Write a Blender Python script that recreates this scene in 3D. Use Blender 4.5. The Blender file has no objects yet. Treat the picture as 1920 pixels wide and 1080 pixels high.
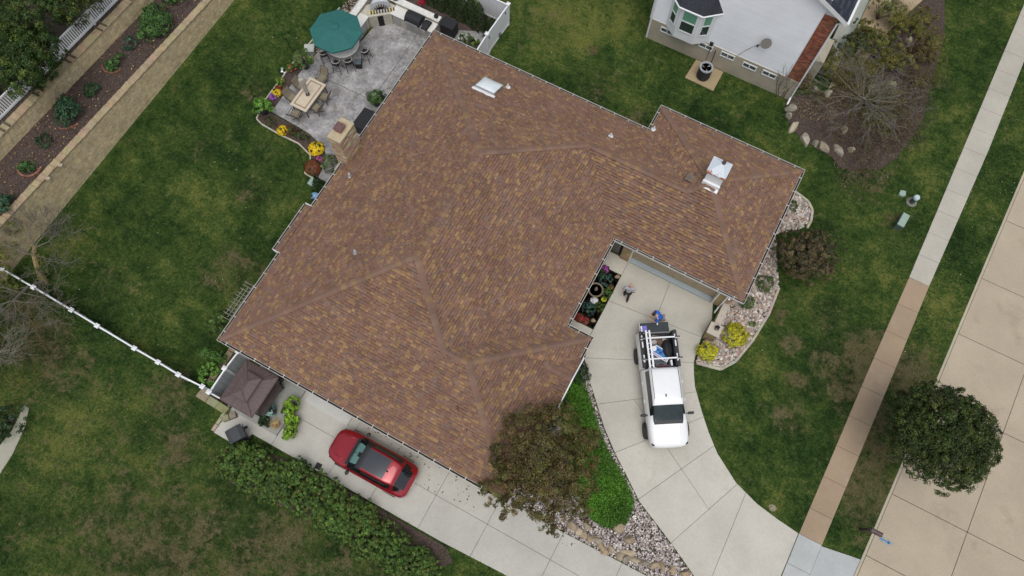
import bpy, bmesh, math, random
import numpy as np
from mathutils import Vector, Matrix

# ------------------------------------------------------------------ camera, sky, sun, exposure
S = bpy.context.scene
COL = S.collection
CAM_H = 37.0
FOCAL_PX = 1376.706                      # at 1920 px width
CR = np.array([[0.8797159995661182, -0.4502822550198808, 0.1527928366174162],
               [0.47546791224264484, 0.8293036931865679, -0.2935739240715009],
               [0.005479464846675581, 0.33090976909322256, 0.943646491109708]])
cam_d = bpy.data.cameras.new('drone_camera')
cam = bpy.data.objects.new('drone_camera', cam_d)
COL.objects.link(cam)
cam.matrix_world = Matrix([list(CR[0]) + [0], list(CR[1]) + [0], list(CR[2]) + [CAM_H], [0, 0, 0, 1]])
cam_d.sensor_width = 36.0
cam_d.lens = 36.0 * FOCAL_PX / 1920.0
cam_d.clip_start = 0.5
cam_d.clip_end = 2000
S.camera = cam

SUN_ELEV, SUN_AZ = math.radians(71), math.radians(-60)      # azimuth of the sun in the xy plane, from +x
w = bpy.data.worlds.new('World'); S.world = w; w.use_nodes = True
wn = w.node_tree
bg = wn.nodes['Background']; bg.inputs['Strength'].default_value = 0.135; S.view_settings.exposure = 0
sky = wn.nodes.new('ShaderNodeTexSky'); sky.sky_type = 'NISHITA'; sky.sun_disc = False
sky.sun_elevation = SUN_ELEV
sky.sun_rotation = math.pi / 2 - SUN_AZ
sky.air_density = 1.0; sky.dust_density = 3.0; sky.ozone_density = 1.0
hs = wn.nodes.new('ShaderNodeHueSaturation'); hs.inputs['Saturation'].default_value = 0.35
wn.links.new(sky.outputs[0], hs.inputs['Color']); wn.links.new(hs.outputs[0], bg.inputs['Color'])
sd = bpy.data.lights.new('sun', 'SUN'); sd.energy = 1.4; sd.angle = math.radians(45); sd.color = (1, .97, .92)
sun = bpy.data.objects.new('sun', sd); COL.objects.link(sun)
sdir = Vector((math.cos(SUN_ELEV) * math.cos(SUN_AZ), math.cos(SUN_ELEV) * math.sin(SUN_AZ), math.sin(SUN_ELEV)))
sun.rotation_euler = sdir.to_track_quat('Z', 'Y').to_euler()
sun.location = sdir * 80
S.view_settings.view_transform = 'Standard'; S.view_settings.look = 'None'
S.view_settings.exposure = 0.0; S.view_settings.gamma = 1.0; S.view_settings.use_curve_mapping = False
S.render.engine = 'CYCLES'

rnd = random.Random(7)
rng = np.random.default_rng(7)
PI = math.pi

# ------------------------------------------------------------------ helpers
def gp(px, py, z=0.0):
    """survey: the place at height z that shows at photo point px, py"""
    d = CR @ np.array([(px - 960) / FOCAL_PX, -(py - 540) / FOCAL_PX, -1.0])
    k = (z - CAM_H) / d[2]
    return (d[0] * k, d[1] * k)

def proj(P):
    c = (P - np.array([0, 0, CAM_H])) @ CR
    return 960 + FOCAL_PX * c[:, 0] / -c[:, 2], 540 - FOCAL_PX * c[:, 1] / -c[:, 2]

class MB:
    def __init__(s):
        s.v = []; s.f = []; s.m = []; s.t = []; s.tinted = False
    def add(s, vs, fs, mi=0, tint=None):
        o = len(s.v); s.v.extend([tuple(map(float, v)) for v in vs])
        for f in fs:
            s.f.append([i + o for i in f]); s.m.append(mi)
            s.t.append(tint if tint is not None else (1, 1, 1))
        if tint is not None: s.tinted = True
        return s
    def box(s, x0, x1, y0, y1, z0, z1, mi=0, tint=None, M=None):
        vs = [(x0, y0, z0), (x1, y0, z0), (x1, y1, z0), (x0, y1, z0), (x0, y0, z1), (x1, y0, z1), (x1, y1, z1), (x0, y1, z1)]
        if M is not None: vs = [M @ Vector(v) for v in vs]
        return s.add(vs, [(3, 2, 1, 0), (4, 5, 6, 7), (0, 1, 5, 4), (1, 2, 6, 5), (2, 3, 7, 6), (3, 0, 4, 7)], mi, tint)
    def prism(s, poly, z0, z1, mi=0, tint=None):
        n = len(poly)
        vs = [(p[0], p[1], z0) for p in poly] + [(p[0], p[1], z1) for p in poly]
        fs = [tuple(range(n - 1, -1, -1)), tuple(range(n, 2 * n))] + [(i, (i + 1) % n, n + (i + 1) % n, n + i) for i in range(n)]
        return s.add(vs, fs, mi, tint)
    def tube(s, pts, r, n=6, mi=0, tint=None, cap=True):
        pts = [Vector(p) for p in pts]
        if not hasattr(r, '__len__'): r = [r] * len(pts)
        vs = []; fs = []; prev = None
        for i, p in enumerate(pts):
            d = (pts[min(i + 1, len(pts) - 1)] - pts[max(i - 1, 0)])
            if d.length < 1e-9: d = Vector((0, 0, 1))
            d.normalize()
            a = prev if prev is not None else (Vector((0, 0, 1)) if abs(d.z) < .9 else Vector((1, 0, 0)))
            u = (a - d * a.dot(d))
            if u.length < 1e-6: u = d.orthogonal()
            u.normalize(); v = d.cross(u); prev = u
            for k in range(n):
                t = 2 * PI * k / n
                vs.append(p + (u * math.cos(t) + v * math.sin(t)) * r[i])
        for i in range(len(pts) - 1):
            for k in range(n):
                a = i * n + k; b = i * n + (k + 1) % n
                fs.append((a, b, b + n, a + n))
        if cap:
            fs.append(tuple(range(n - 1, -1, -1))); fs.append(tuple(range((len(pts) - 1) * n, len(pts) * n)))
        return s.add(vs, fs, mi, tint)
    def lathe(s, prof, n=16, c=(0, 0, 0), mi=0, tint=None, M=None):
        vs = []; fs = []
        for r, z in prof:
            for k in range(n):
                t = 2 * PI * k / n
                v = Vector((r * math.cos(t), r * math.sin(t), z))
                if M is not None: v = M @ v
                vs.append((v.x + c[0], v.y + c[1], v.z + c[2]))
        for i in range(len(prof) - 1):
            for k in range(n):
                a = i * n + k; b = i * n + (k + 1) % n
                fs.append((a, b, b + n, a + n))
        if prof[0][0] > 1e-5: fs.append(tuple(range(n - 1, -1, -1)))
        if prof[-1][0] > 1e-5: fs.append(tuple(range((len(prof) - 1) * n, len(prof) * n)))
        return s.add(vs, fs, mi, tint)
    def rock(s, c, sx, sy, sz, seed, sub=1, mi=0, tint=None, rz=0, jag=.18):
        v, f = ICO[sub]
        r = np.random.default_rng(seed)
        k = 1 + (r.random(len(v)) - .5) * 2 * jag
        V = v * k[:, None] * np.array([sx, sy, sz])
        cs, sn = math.cos(rz), math.sin(rz)
        V = np.stack([V[:, 0] * cs - V[:, 1] * sn, V[:, 0] * sn + V[:, 1] * cs, V[:, 2]], 1) + np.array(c)
        return s.add(V.tolist(), f, mi, tint)

def _ico(sub):
    bm = bmesh.new(); bmesh.ops.create_icosphere(bm, subdivisions=sub, radius=1)
    bm.verts.ensure_lookup_table()
    v = np.array([p.co[:] for p in bm.verts]); f = [[q.index for q in p.verts] for p in bm.faces]; bm.free()
    return v, f
ICO = {1: _ico(1), 2: _ico(2), 3: _ico(3)}

def mesh_of(name, mb, mats, smooth=False, bevel=0, seg=1):
    me = bpy.data.meshes.new(name)
    me.from_pydata(mb.v, [], mb.f)
    if not isinstance(mats, (list, tuple)): mats = [mats]
    for m in mats: me.materials.append(m)
    if len(mats) > 1: me.polygons.foreach_set('material_index', mb.m)
    if mb.tinted:
        a = me.attributes.new('tint', 'FLOAT_COLOR', 'FACE')
        a.data.foreach_set('color', np.array([list(t) + [1.0] for t in mb.t], dtype=np.float32).ravel())
    if bevel > 0:
        bm = bmesh.new(); bm.from_mesh(me)
        bmesh.ops.remove_doubles(bm, verts=bm.verts, dist=1e-5)
        es = [e for e in bm.edges if len(e.link_faces) == 2 and e.calc_face_angle(0) > .5]
        bmesh.ops.bevel(bm, geom=es, offset=bevel, segments=seg, affect='EDGES', profile=.5)
        bm.to_mesh(me); bm.free()
    if smooth:
        me.polygons.foreach_set('use_smooth', [True] * len(me.polygons))
    me.update()
    return me

def link(name, me, parent=None, loc=None, rz=0):
    o = bpy.data.objects.new(name, me); COL.objects.link(o)
    if parent is not None: o.parent = parent
    if loc is not None: o.location = loc
    if rz: o.rotation_euler = (0, 0, rz)
    return o

def part(name, mb, mats, parent=None, smooth=False, bevel=0, seg=1, world=False, label=None, stuff=False):
    """one mesh object; world=True: mb is in world coordinates and parent is an unrotated thing"""
    if world and parent is not None:
        p = parent; off = Vector((0, 0, 0))
        while p is not None: off += p.location; p = p.parent
        mb.v = [(v[0] - off.x, v[1] - off.y, v[2] - off.z) for v in mb.v]
    o = link(name, mesh_of(name, mb, mats, smooth, bevel, seg), parent)
    if label: o['label'] = label
    if stuff: o['kind'] = 'stuff'
    return o

def tag(o, label, cat, group=None):
    o['label'] = label; o['category'] = cat
    if group: o['group'] = group
    return o

def thing(name, label, cat, loc=(0, 0, 0), rz=0, group=None):
    o = bpy.data.objects.new(name, None); COL.objects.link(o)
    o.empty_display_size = .2
    o.location = loc; o.rotation_euler = (0, 0, rz)
    return tag(o, label, cat, group)

def solo(name, mb, mats, label, cat, group=None, loc=None, smooth=False, bevel=0, seg=1):
    """a thing that is one mesh, mb in world coordinates; origin moved to loc"""
    if loc is not None:
        mb.v = [(v[0] - loc[0], v[1] - loc[1], v[2] - loc[2]) for v in mb.v]
    o = link(name, mesh_of(name, mb, mats, smooth, bevel, seg), None, loc)
    return tag(o, label, cat, group)

def struct(name, mb, mats, **k):
    o = part(name, mb, mats, **k); o['kind'] = 'structure'; return o

def copy_tree(o, parent=None, loc=None, rz=None, label=None):
    c = o.copy(); COL.objects.link(c)
    if parent is not None: c.parent = parent
    if loc is not None: c.location = loc
    if rz is not None: c.rotation_euler = (0, 0, rz)
    if label: c['label'] = label
    for ch in list(o.children): copy_tree(ch, c)
    return c

# ------------------------------------------------------------------ materials
def newmat(name):
    m = bpy.data.materials.new(name); m.use_nodes = True
    return m, m.node_tree, m.node_tree.nodes['Principled BSDF']

def node(nt, t, **k):
    n = nt.nodes.new(t)
    for a, b in k.items():
        if hasattr(n, a): setattr(n, a, b)
        else: n.inputs[a].default_value = b
    return n

def noise(nt, vec, scale, detail=4, rough=.6):
    n = node(nt, 'ShaderNodeTexNoise'); n.inputs['Scale'].default_value = scale
    n.inputs['Detail'].default_value = detail; n.inputs['Roughness'].default_value = rough
    if vec is not None: nt.links.new(vec, n.inputs['Vector'])
    return n.outputs['Fac']

def maprange(nt, v, a, b, c, d, smooth=False):
    n = node(nt, 'ShaderNodeMapRange'); n.clamp = True
    if smooth: n.interpolation_type = 'SMOOTHSTEP'
    nt.links.new(v, n.inputs['Value'])
    for i, x in zip((1, 2, 3, 4), (a, b, c, d)): n.inputs[i].default_value = x
    return n.outputs[0]

def mulcol(nt, a, b):
    n = node(nt, 'ShaderNodeMix'); n.data_type = 'RGBA'; n.blend_type = 'MULTIPLY'
    n.inputs['Factor'].default_value = 1
    nt.links.new(a, n.inputs[6]); nt.links.new(b, n.inputs[7]); return n.outputs[2]

def mixcol(nt, fac, a, b):
    n = node(nt, 'ShaderNodeMix'); n.data_type = 'RGBA'
    nt.links.new(fac, n.inputs['Factor'])
    for i, x in ((6, a), (7, b)):
        if isinstance(x, tuple): n.inputs[i].default_value = (*x, 1)
        else: nt.links.new(x, n.inputs[i])
    return n.outputs[2]

def geo_pos(nt):
    return node(nt, 'ShaderNodeNewGeometry').outputs['Position']

def plain(name, col, rough=.6, metal=0, coat=0, var=.12, vscale=3.0, bump=0, bscale=40, spec=.5):
    m, nt, b = newmat(name)
    b.inputs['Roughness'].default_value = rough; b.inputs['Metallic'].default_value = metal
    b.inputs['Coat Weight'].default_value = coat; b.inputs['Coat Roughness'].default_value = .05
    b.inputs['Specular IOR Level'].default_value = spec
    pos = geo_pos(nt)
    f = noise(nt, pos, vscale, 5)
    f = maprange(nt, f, .3, .7, 1 - var, 1 + var)
    rgb = node(nt, 'ShaderNodeRGB'); rgb.outputs[0].default_value = (*col, 1)
    cc = node(nt, 'ShaderNodeCombineColor')
    for i in range(3): nt.links.new(f, cc.inputs[i])
    nt.links.new(mulcol(nt, rgb.outputs[0], cc.outputs[0]), b.inputs['Base Color'])
    if bump:
        bp = node(nt, 'ShaderNodeBump'); bp.inputs['Strength'].default_value = bump; bp.inputs['Distance'].default_value = .02
        nt.links.new(noise(nt, pos, bscale, 3), bp.inputs['Height']); nt.links.new(bp.outputs[0], b.inputs['Normal'])
    return m

def tinted(name, rough=.7, var=.2, vscale=1.5, fine=.12, fscale=30, bump=0, bscale=40, rpi=0, spec=.3, stain=None, trans=0):
    """base colour comes from the 'tint' attribute, with grain and wear by place"""
    m, nt, b = newmat(name)
    b.inputs['Roughness'].default_value = rough; b.inputs['Specular IOR Level'].default_value = spec
    at = node(nt, 'ShaderNodeAttribute'); at.attribute_name = 'tint'
    pos = geo_pos(nt)
    f1 = maprange(nt, noise(nt, pos, vscale, 5), .3, .7, 1 - var, 1 + var)
    f2 = maprange(nt, noise(nt, pos, fscale, 3), .3, .7, 1 - fine, 1 + fine)
    mu = node(nt, 'ShaderNodeMath', operation='MULTIPLY'); nt.links.new(f1, mu.inputs[0]); nt.links.new(f2, mu.inputs[1])
    v = mu.outputs[0]
    if rpi:
        g = node(nt, 'ShaderNodeNewGeometry')
        f3 = maprange(nt, g.outputs['Random Per Island'], 0, 1, 1 - rpi, 1 + rpi)
        m2 = node(nt, 'ShaderNodeMath', operation='MULTIPLY'); nt.links.new(v, m2.inputs[0]); nt.links.new(f3, m2.inputs[1]); v = m2.outputs[0]
    cc = node(nt, 'ShaderNodeCombineColor')
    for i in range(3): nt.links.new(v, cc.inputs[i])
    col = mulcol(nt, at.outputs['Color'], cc.outputs[0])
    if stain:
        sc, lo, hi, c = stain
        fs = maprange(nt, noise(nt, pos, sc, 6, .65), lo, hi, 0, .75, True)
        col = mixcol(nt, fs, col, c)
    nt.links.new(col, b.inputs['Base Color'])
    if bump:
        bp = node(nt, 'ShaderNodeBump'); bp.inputs['Strength'].default_value = bump; bp.inputs['Distance'].default_value = .02
        nt.links.new(noise(nt, pos, bscale, 4), bp.inputs['Height']); nt.links.new(bp.outputs[0], b.inputs['Normal'])
    return m

# browner places in the lawn: x, y, radius, strength
WORN = [(-13, -9, 7, .10), (-4, -5, 4, .14), (-9, -4.6, 2.5, .12), (12.6, 12.3, 1.2, .25), (11.6, 17.6, 1.6, .25), (8.2, 15.8, 1.1, .2), (9.2, 14.0, 1.0, .26), (7.2, 16.8, .8, .2), (14.4, 10, 2.5, .2), (-8.9, 27.2, .5, .5), (-20, -7, 8, .10), (-12, -6, 6, .10), (-6, -7, 7, .10), (-15, -11, 7, .08), (14.2, 17, 3.2, .30), (14.1, 13.2, 2.6, .30), (14, 10.5, 2.2, .12),
        (11.2, 15.5, 2.6, .26), (9.3, 18.2, 1.8, .16), (9.6, 12.2, 1.8, .18), (-24.8, 1.5, 2.2, .12), (-19.8, 5.2, 2.3, .22), (-17.9, 6.2, 1.2, .18),
        (-23.6, 18.8, 1.3, .22), (-25.2, 15.2, 1.4, .2), (-22.3, 12.4, 1.6, .12), (-12.5, 27.6, 2.4, .10), (-7.6, 25.3, 2.0, .16), (-4.5, 24.2, 1.6, .16),
        (10.8, 24.9, 1.1, .24), (8.4, 26.5, 2.2, .16), (-18.6, -1.6, 1.8, .24), (-24.5, -3.2, 2.8, .2), (-27.5, -2.5, 3.0, .24), (-16.6, -3.6, 1.6, .2),
        (-29.3, 9, .6, .2), (-29.3, 13, .6, .2), (-21.5, 9.4, 2.0, .1), (-25.5, 10.5, 1.2, .12)]
FRESH = [(-12, 27.5, 4.5, .35), (-8, 30, 5, .3), (14.5, 22, 2.2, .25), (11, 21, 2.5, .12), (-22, -6, 6, .2), (-24, 8, 4, .12), (11, 30, 2, .2)]

def lawn_material():
    m, nt, b = newmat('lawn_grass')
    b.inputs['Roughness'].default_value = .85; b.inputs['Specular IOR Level'].default_value = .15
    pos = geo_pos(nt)
    # flatten z so blades take the colour of the ground below
    mp = node(nt, 'ShaderNodeMapping'); mp.inputs['Scale'].default_value = (1, 1, 0); nt.links.new(pos, mp.inputs['Vector'])
    p = mp.outputs[0]
    def region(lst):
        acc = None
        for x, y, r, s in lst:
            d = node(nt, 'ShaderNodeVectorMath', operation='DISTANCE'); nt.links.new(p, d.inputs[0]); d.inputs[1].default_value = (x, y, 0)
            f = maprange(nt, d.outputs['Value'], r, r * .25, 0, s, True)
            if acc is None: acc = f
            else:
                a = node(nt, 'ShaderNodeMath', operation='ADD'); nt.links.new(acc, a.inputs[0]); nt.links.new(f, a.inputs[1]); acc = a.outputs[0]
        return acc
    def addv(a, b_, k=1.0):
        n = node(nt, 'ShaderNodeMath', operation='MULTIPLY_ADD'); nt.links.new(b_, n.inputs[0]); n.inputs[1].default_value = k; nt.links.new(a, n.inputs[2]); return n.outputs[0]
    n1 = noise(nt, p, .22, 3, .55); n2 = noise(nt, p, .9, 5, .65); n3 = noise(nt, p, 7, 5, .7); n5 = noise(nt, p, 2.4, 8, .78)
    # base greens
    st = lambda v, lo=.34, hi=.66: maprange(nt, v, lo, hi, 0, 1)
    n1s, n2s, n3s, n5s = st(n1), st(n2), st(n3), st(n5)
    t = addv(addv(addv(addv(maprange(nt, n1s, 0, 1, 0, .26), n2s, .24), n5s, .28), n3s, .22), region(FRESH), .42)
    cr = node(nt, 'ShaderNodeValToRGB'); nt.links.new(t, cr.inputs[0])
    e = cr.color_ramp.elements
    e[0].position = .20; e[0].color = (.0075, .0195, .0045, 1)
    e[1].position = .80; e[1].color = (.125, .138, .034, 1)
    k = e.new(.40); k.color = (.0195, .045, .0085, 1)
    k = e.new(.58); k.color = (.047, .079, .016, 1)
    # worn, straw coloured places with ragged edges
    n4 = noise(nt, p, .8, 9, .80)
    reg = region(WORN)
    n4s = st(n4, .33, .67)
    wv = addv(addv(maprange(nt, n4s, 0, 1, 0, .58), reg, 1.0), n5s, .28)
    wf = maprange(nt, wv, .57, .82, 0, .88, True)
    straw = mixcol(nt, noise(nt, p, 4.3, 6, .7), (.080, .068, .030), (.205, .168, .092))
    col = mixcol(nt, wf, cr.outputs[0], straw)
    ol = maprange(nt, addv(reg, n5s, .3), .18, .55, 0, .5); col = mixcol(nt, ol, col, (.050, .052, .018))
    # fine blade to blade variation
    g = node(nt, 'ShaderNodeNewGeometry')
    fi = maprange(nt, noise(nt, p, 22, 6, .8), .3, .7, .55, 1.5)
    ri = maprange(nt, g.outputs['Random Per Island'], 0, 1, .55, 1.55)
    mu = node(nt, 'ShaderNodeMath', operation='MULTIPLY'); nt.links.new(fi, mu.inputs[0]); nt.links.new(ri, mu.inputs[1])
    cc = node(nt, 'ShaderNodeCombineColor')
    for i in range(3): nt.links.new(mu.outputs[0], cc.inputs[i])
    nt.links.new(mulcol(nt, col, cc.outputs[0]), b.inputs['Base Color'])
    bp = node(nt, 'ShaderNodeBump'); bp.inputs['Strength'].default_value = .8; bp.inputs['Distance'].default_value = .04
    nt.links.new(noise(nt, p, 30, 4), bp.inputs['Height']); nt.links.new(bp.outputs[0], b.inputs['Normal'])
    return m

M_LAWN = lawn_material()
M_LEAF = tinted('leaf', rough=.55, var=.22, vscale=1.2, fine=.15, fscale=9, rpi=.28, spec=.3)
M_BARK = tinted('bark', rough=.9, var=.25, vscale=8, fine=.2)
M_CONC = tinted('concrete_slab', rough=.85, var=.10, vscale=.45, fine=.05, fscale=9, bump=.15, bscale=80, spec=.25, stain=(.7, .55, .8, (.40, .36, .29)))
M_ROAD = tinted('road_concrete', rough=.9, var=.09, vscale=.35, fine=.08, fscale=14, bump=.2, bscale=60, spec=.2, stain=(.5, .52, .8, (.27, .20, .14)))
M_PATIO = tinted('stamped_concrete', rough=.6, var=.42, vscale=1.3, fine=.28, fscale=7, bump=.5, bscale=9, spec=.4, stain=(.9, .52, .72, (.135, .122, .10)))
M_SHING = tinted('asphalt_shingle', rough=.95, var=.13, vscale=.9, fine=.12, fscale=60, bump=.3, bscale=150, spec=.12)
M_STONE = tinted('stone', rough=.85, var=.2, vscale=3, fine=.2, fscale=24, bump=.5, bscale=30, spec=.25)
M_DIRT = plain('soil', (.055, .042, .032), .95, var=.4, vscale=4, bump=.8, bscale=20)
M_JOINT = plain('joint_dirt', (.07, .06, .05), .95, var=.3)
M_MULCH = plain('mulch', (.075, .052, .043), .95, var=.6, vscale=14, bump=1, bscale=30)
M_CHIP = tinted('mulch_chip', rough=.95, var=.3, vscale=3, fine=.2)
M_WHITE = plain('white_vinyl', (.78, .80, .82), .45, var=.04, vscale=1.2)
M_SIDING = tinted('vinyl_siding', rough=.5, var=.05, vscale=.8, fine=.02)
M_CREAM = plain('cream_paint', (.66, .63, .56), .5, var=.06)
M_FOUND = plain('foundation_concrete', (.40, .36, .28), .9, var=.14, vscale=.9, bump=.2)
M_BLACK = plain('black_fabric', (.012, .013, .016), .7, var=.3, vscale=6)
M_BMETAL = plain('black_metal', (.02, .02, .022), .45, metal=.3, var=.2)
M_DARK = plain('dark_void', (.008, .008, .008), .9)
M_STEEL = plain('stainless_steel', (.5, .5, .5), .35, metal=.9, var=.1)
M_ALU = plain('aluminium', (.80, .81, .83), .4, metal=.25, var=.06)
M_GLASS = plain('dark_glass', (.012, .016, .018), .06, var=.1, spec=.8)
M_TAN = plain('garage_door_paint', (.36, .29, .19), .55, var=.1)
M_DECK = plain('roof_felt', (.05, .035, .028), .95)
M_GAZ = plain('brown_metal_roof', (.105, .072, .07), .6, var=.12, vscale=4)
M_UMB = plain('green_canvas', (.018, .125, .115), .8, var=.1, vscale=5)
M_RUBBER = plain('rubber', (.02, .02, .021), .75)
M_RED = plain('red_car_paint', (.30, .008, .018), .28, metal=.35, coat=1, var=.03)
M_TRUCK = plain('white_car_paint', (.80, .81, .82), .3, coat=.6, var=.02)
M_PLAST = plain('black_plastic', (.025, .025, .028), .55, var=.1)
M_RIM = plain('alloy_rim', (.45, .45, .46), .35, metal=.7)
M_SKIN = plain('skin', (.52, .29, .21), .55, var=.06)
M_BROWN = plain('brown_metal', (.06, .042, .038), .6, var=.15)
M_TEAL = plain('utility_green', (.27, .37, .31), .6, var=.08)

# ------------------------------------------------------------------ ground
FLAT = []     # polygons where no grass grows
LAWN_EDGE = [(16.9, 45), (16.21, 31.61), (15.81, 24.04), (15.52, 17.9), (15.26, 12.27), (15.0, 7.33), (14.75, 3), (14.2, -8), (13.0, -30)]
def kerb_x(y):
    L = sorted(LAWN_EDGE, key=lambda p: p[1])
    ys = [p[1] for p in L]; xs = [p[0] for p in L]
    return float(np.interp(y, ys, xs))
mb = MB(); mb.add([(-300, -300, -.3), (300, -300, -.3), (300, 300, -.3), (-300, 300, -.3)], [(0, 1, 2, 3)])
struct('ground', mb, M_DIRT)
mb = MB()
poly = [(-90, -60), (12.5, -60)] + [(x, y) for x, y in reversed(LAWN_EDGE)] + [(17.5, 90), (-90, 90)]
mb.prism(poly, -.2, 0)
struct('lawn', mb, M_LAWN)

def clip_half(poly, a, b, c):
    """keep a*x+b*y<=c"""
    out = []
    for i in range(len(poly)):
        p, q = poly[i], poly[(i + 1) % len(poly)]
        dp, dq = a * p[0] + b * p[1] - c, a * q[0] + b * q[1] - c
        if dp <= 0: out.append(p)
        if (dp < 0 < dq) or (dq < 0 < dp):
            t = dp / (dp - dq); out.append((p[0] + (q[0] - p[0]) * t, p[1] + (q[1] - p[1]) * t))
    return out

def split_polys(polys, cuts):
    """cuts: (p, q, test) ; a polygon whose centroid passes test is split by the line p-q"""
    for p, q, test in cuts:
        res = []
        for P in polys:
            c = (sum(v[0] for v in P) / len(P), sum(v[1] for v in P) / len(P))
            if test is not None and not test(c): res.append(P); continue
            bm = bmesh.new()
            vs = [bm.verts.new((v[0], v[1], 0)) for v in P]
            bm.faces.new(vs)
            n = Vector((-(q[1] - p[1]), q[0] - p[0], 0)).normalized()
            bmesh.ops.bisect_plane(bm, geom=bm.verts[:] + bm.edges[:] + bm.faces[:], plane_co=(p[0], p[1], 0), plane_no=n, dist=1e-5)
            for f in bm.faces:
                res.append([(v.co.x, v.co.y) for v in f.verts])
            bm.free()
        polys = res
    return polys

def inset_poly(P, d):
    a = sum(P[i][0] * P[(i + 1) % len(P)][1] - P[(i + 1) % len(P)][0] * P[i][1] for i in range(len(P)))
    if a < 0: P = P[::-1]
    Q = []
    for p in P:
        if not Q or (abs(p[0] - Q[-1][0]) + abs(p[1] - Q[-1][1])) > .02: Q.append(p)
    P = Q; n = len(P); out = []
    for i in range(n):
        p0, p1, p2 = Vector(P[i - 1]), Vector(P[i]), Vector(P[(i + 1) % n])
        d1, d2 = (p1 - p0).normalized(), (p2 - p1).normalized()
        n1, n2 = Vector((-d1.y, d1.x)), Vector((-d2.y, d2.x))
        m = n1 + n2
        if m.length < .3: m = n1
        k = d / max(.35, m.normalized().dot(n1)); out.append(tuple(p1 + m.normalized() * k))
    return out

def paving(name, outline, cuts, z, mat, tints, gap=.008, base=True, slab='slab', depth=.1):
    FLAT.append(outline)
    root_mb = MB(); root_mb.prism(inset_poly(outline, .02), z - depth - .05, z - .03)
    root = struct(name, root_mb, M_JOINT)
    for P in split_polys([outline], cuts):
        A = abs(sum(P[i][0] * P[(i + 1) % len(P)][1] - P[(i + 1) % len(P)][0] * P[i][1] for i in range(len(P)))) / 2
        if A < .03: continue
        Q = inset_poly(P, gap)
        c = (sum(v[0] for v in Q) / len(Q), sum(v[1] for v in Q) / len(Q))
        t = tints(c) if callable(tints) else tints
        k = 1 + rnd.uniform(-.035, .035)
        t = tuple(x * k for x in t)
        m = MB(); dz = rnd.uniform(-.003, .003)
        m.prism(Q, z - depth, z + dz, tint=t)
        part(slab, m, mat, root)
    return root

# driveway -----------------------------------------------------------
DR_L = [(-.85, 9.88), (-.26, 9.12), (.36, 8.48), (1.61, 7.17), (2.6, 6.33), (3.56, 5.62), (4.67, 4.79), (6.83, 3.77), (8.27, 3.01), (10.6, 1.4), (11.6, .6)]
DR_R = [(11.98, 7.1), (10.93, 7.22), (9.74, 7.42), (8.44, 7.86), (7.08, 8.73), (6.3, 9.47), (5.58, 10.26), (4.76, 11.27), (4.42, 11.91), (4.2, 12.4), (4.1, 12.92), (4.0, 13.91), (4.1, 15.0)]
drive = DR_L + [(11.8, 2), (11.95, 5.2)] + DR_R + [(3.8, 15.83), (-1.16, 15.83), (-1.4, 15.9), (-2.3, 15.9), (-2.3, 14.95), (-1.15, 14.95), (-1.15, 11.5), (-2.3, 11.5), (-2.3, 10.3), (-.95, 10.3)]
def L(a, b, t=None): return (gp(*a), gp(*b), t)
court = lambda c: c[1] > 10.4 + (c[0] > 3) * 1.5 - .3
below = lambda c: not court(c)
cuts = [L((1095, 671), (1303, 680)),
        L((1255, 532), (1234, 587), lambda c: c[1] > 10.9 and c[0] > -1.2),
        L((1145, 566), (1222, 596), lambda c: c[1] > 10.9 and c[0] > -1.2 and c[1] < 15),
        ((-1.16, 11), (-1.16, 16), lambda c: c[0] < .6 and c[1] > 10),
        L((1126, 757), (1303, 735), lambda c: c[1] < 12 and c[1] > 6.8),
        L((1153, 849), (1205, 828), lambda c: c[1] < 11 and c[1] > 5.0),
        L((1200, 934), (1320, 849), lambda c: c[1] < 9.5),
        L((1259, 1017), (1385, 905), lambda c: c[1] < 8),
        L((1252, 842), (1317, 938), lambda c: c[1] < 8.9 and c[1] > 4.5 and 2 < c[0] < 9),
        L((1335, 1080), (1398, 925), lambda c: c[1] < 7 and c[0] > 5)]
conc = lambda c: (.50, .48, .43)
paving('driveway', drive, cuts, .03, M_CONC, lambda c: (.475, .452, .395) if c[1] > 12 else (.505, .482, .425))
# apron and kerb side slabs
apr = [(13.16, 7.08), (15.0, 7.4), (14.75, 3), (14.5, -1), (13.1, -1), (13.1, 5)]
paving('driveway_apron', apr, [((13, 2.2), (15, 2.2), None)], .025, M_CONC, lambda c: (.40, .42, .42))
# sidewalk
SWL = [(13.6, 60), (13.05, 43.27), (12.73, 31.28), (12.5, 22.24), (12.26, 16.19), (12.0, 7.1), (11.97, 4.93), (11.8, .5)]
SWR = [(13.0, .5), (13.12, 5.56), (13.16, 7.08), (13.47, 16.78), (13.61, 22.19), (14.06, 32.0), (14.3, 43.27), (14.9, 60)]
ys = [22.22 + 1.53 * k for k in range(1, 25)] + [22.22] + [22.22 - 1.72 * k for k in range(1, 9)] + [7.1, 5.6, 3.9, 2.2]
paving('sidewalk', SWL + SWR, [((12, y), (13, y + .02), None) for y in ys], .035, M_CONC,
       lambda c: (.43, .405, .35) if c[1] > 22.2 else ((.42, .44, .435) if c[1] < 7.1 else (.335, .252, .172)))
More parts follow.
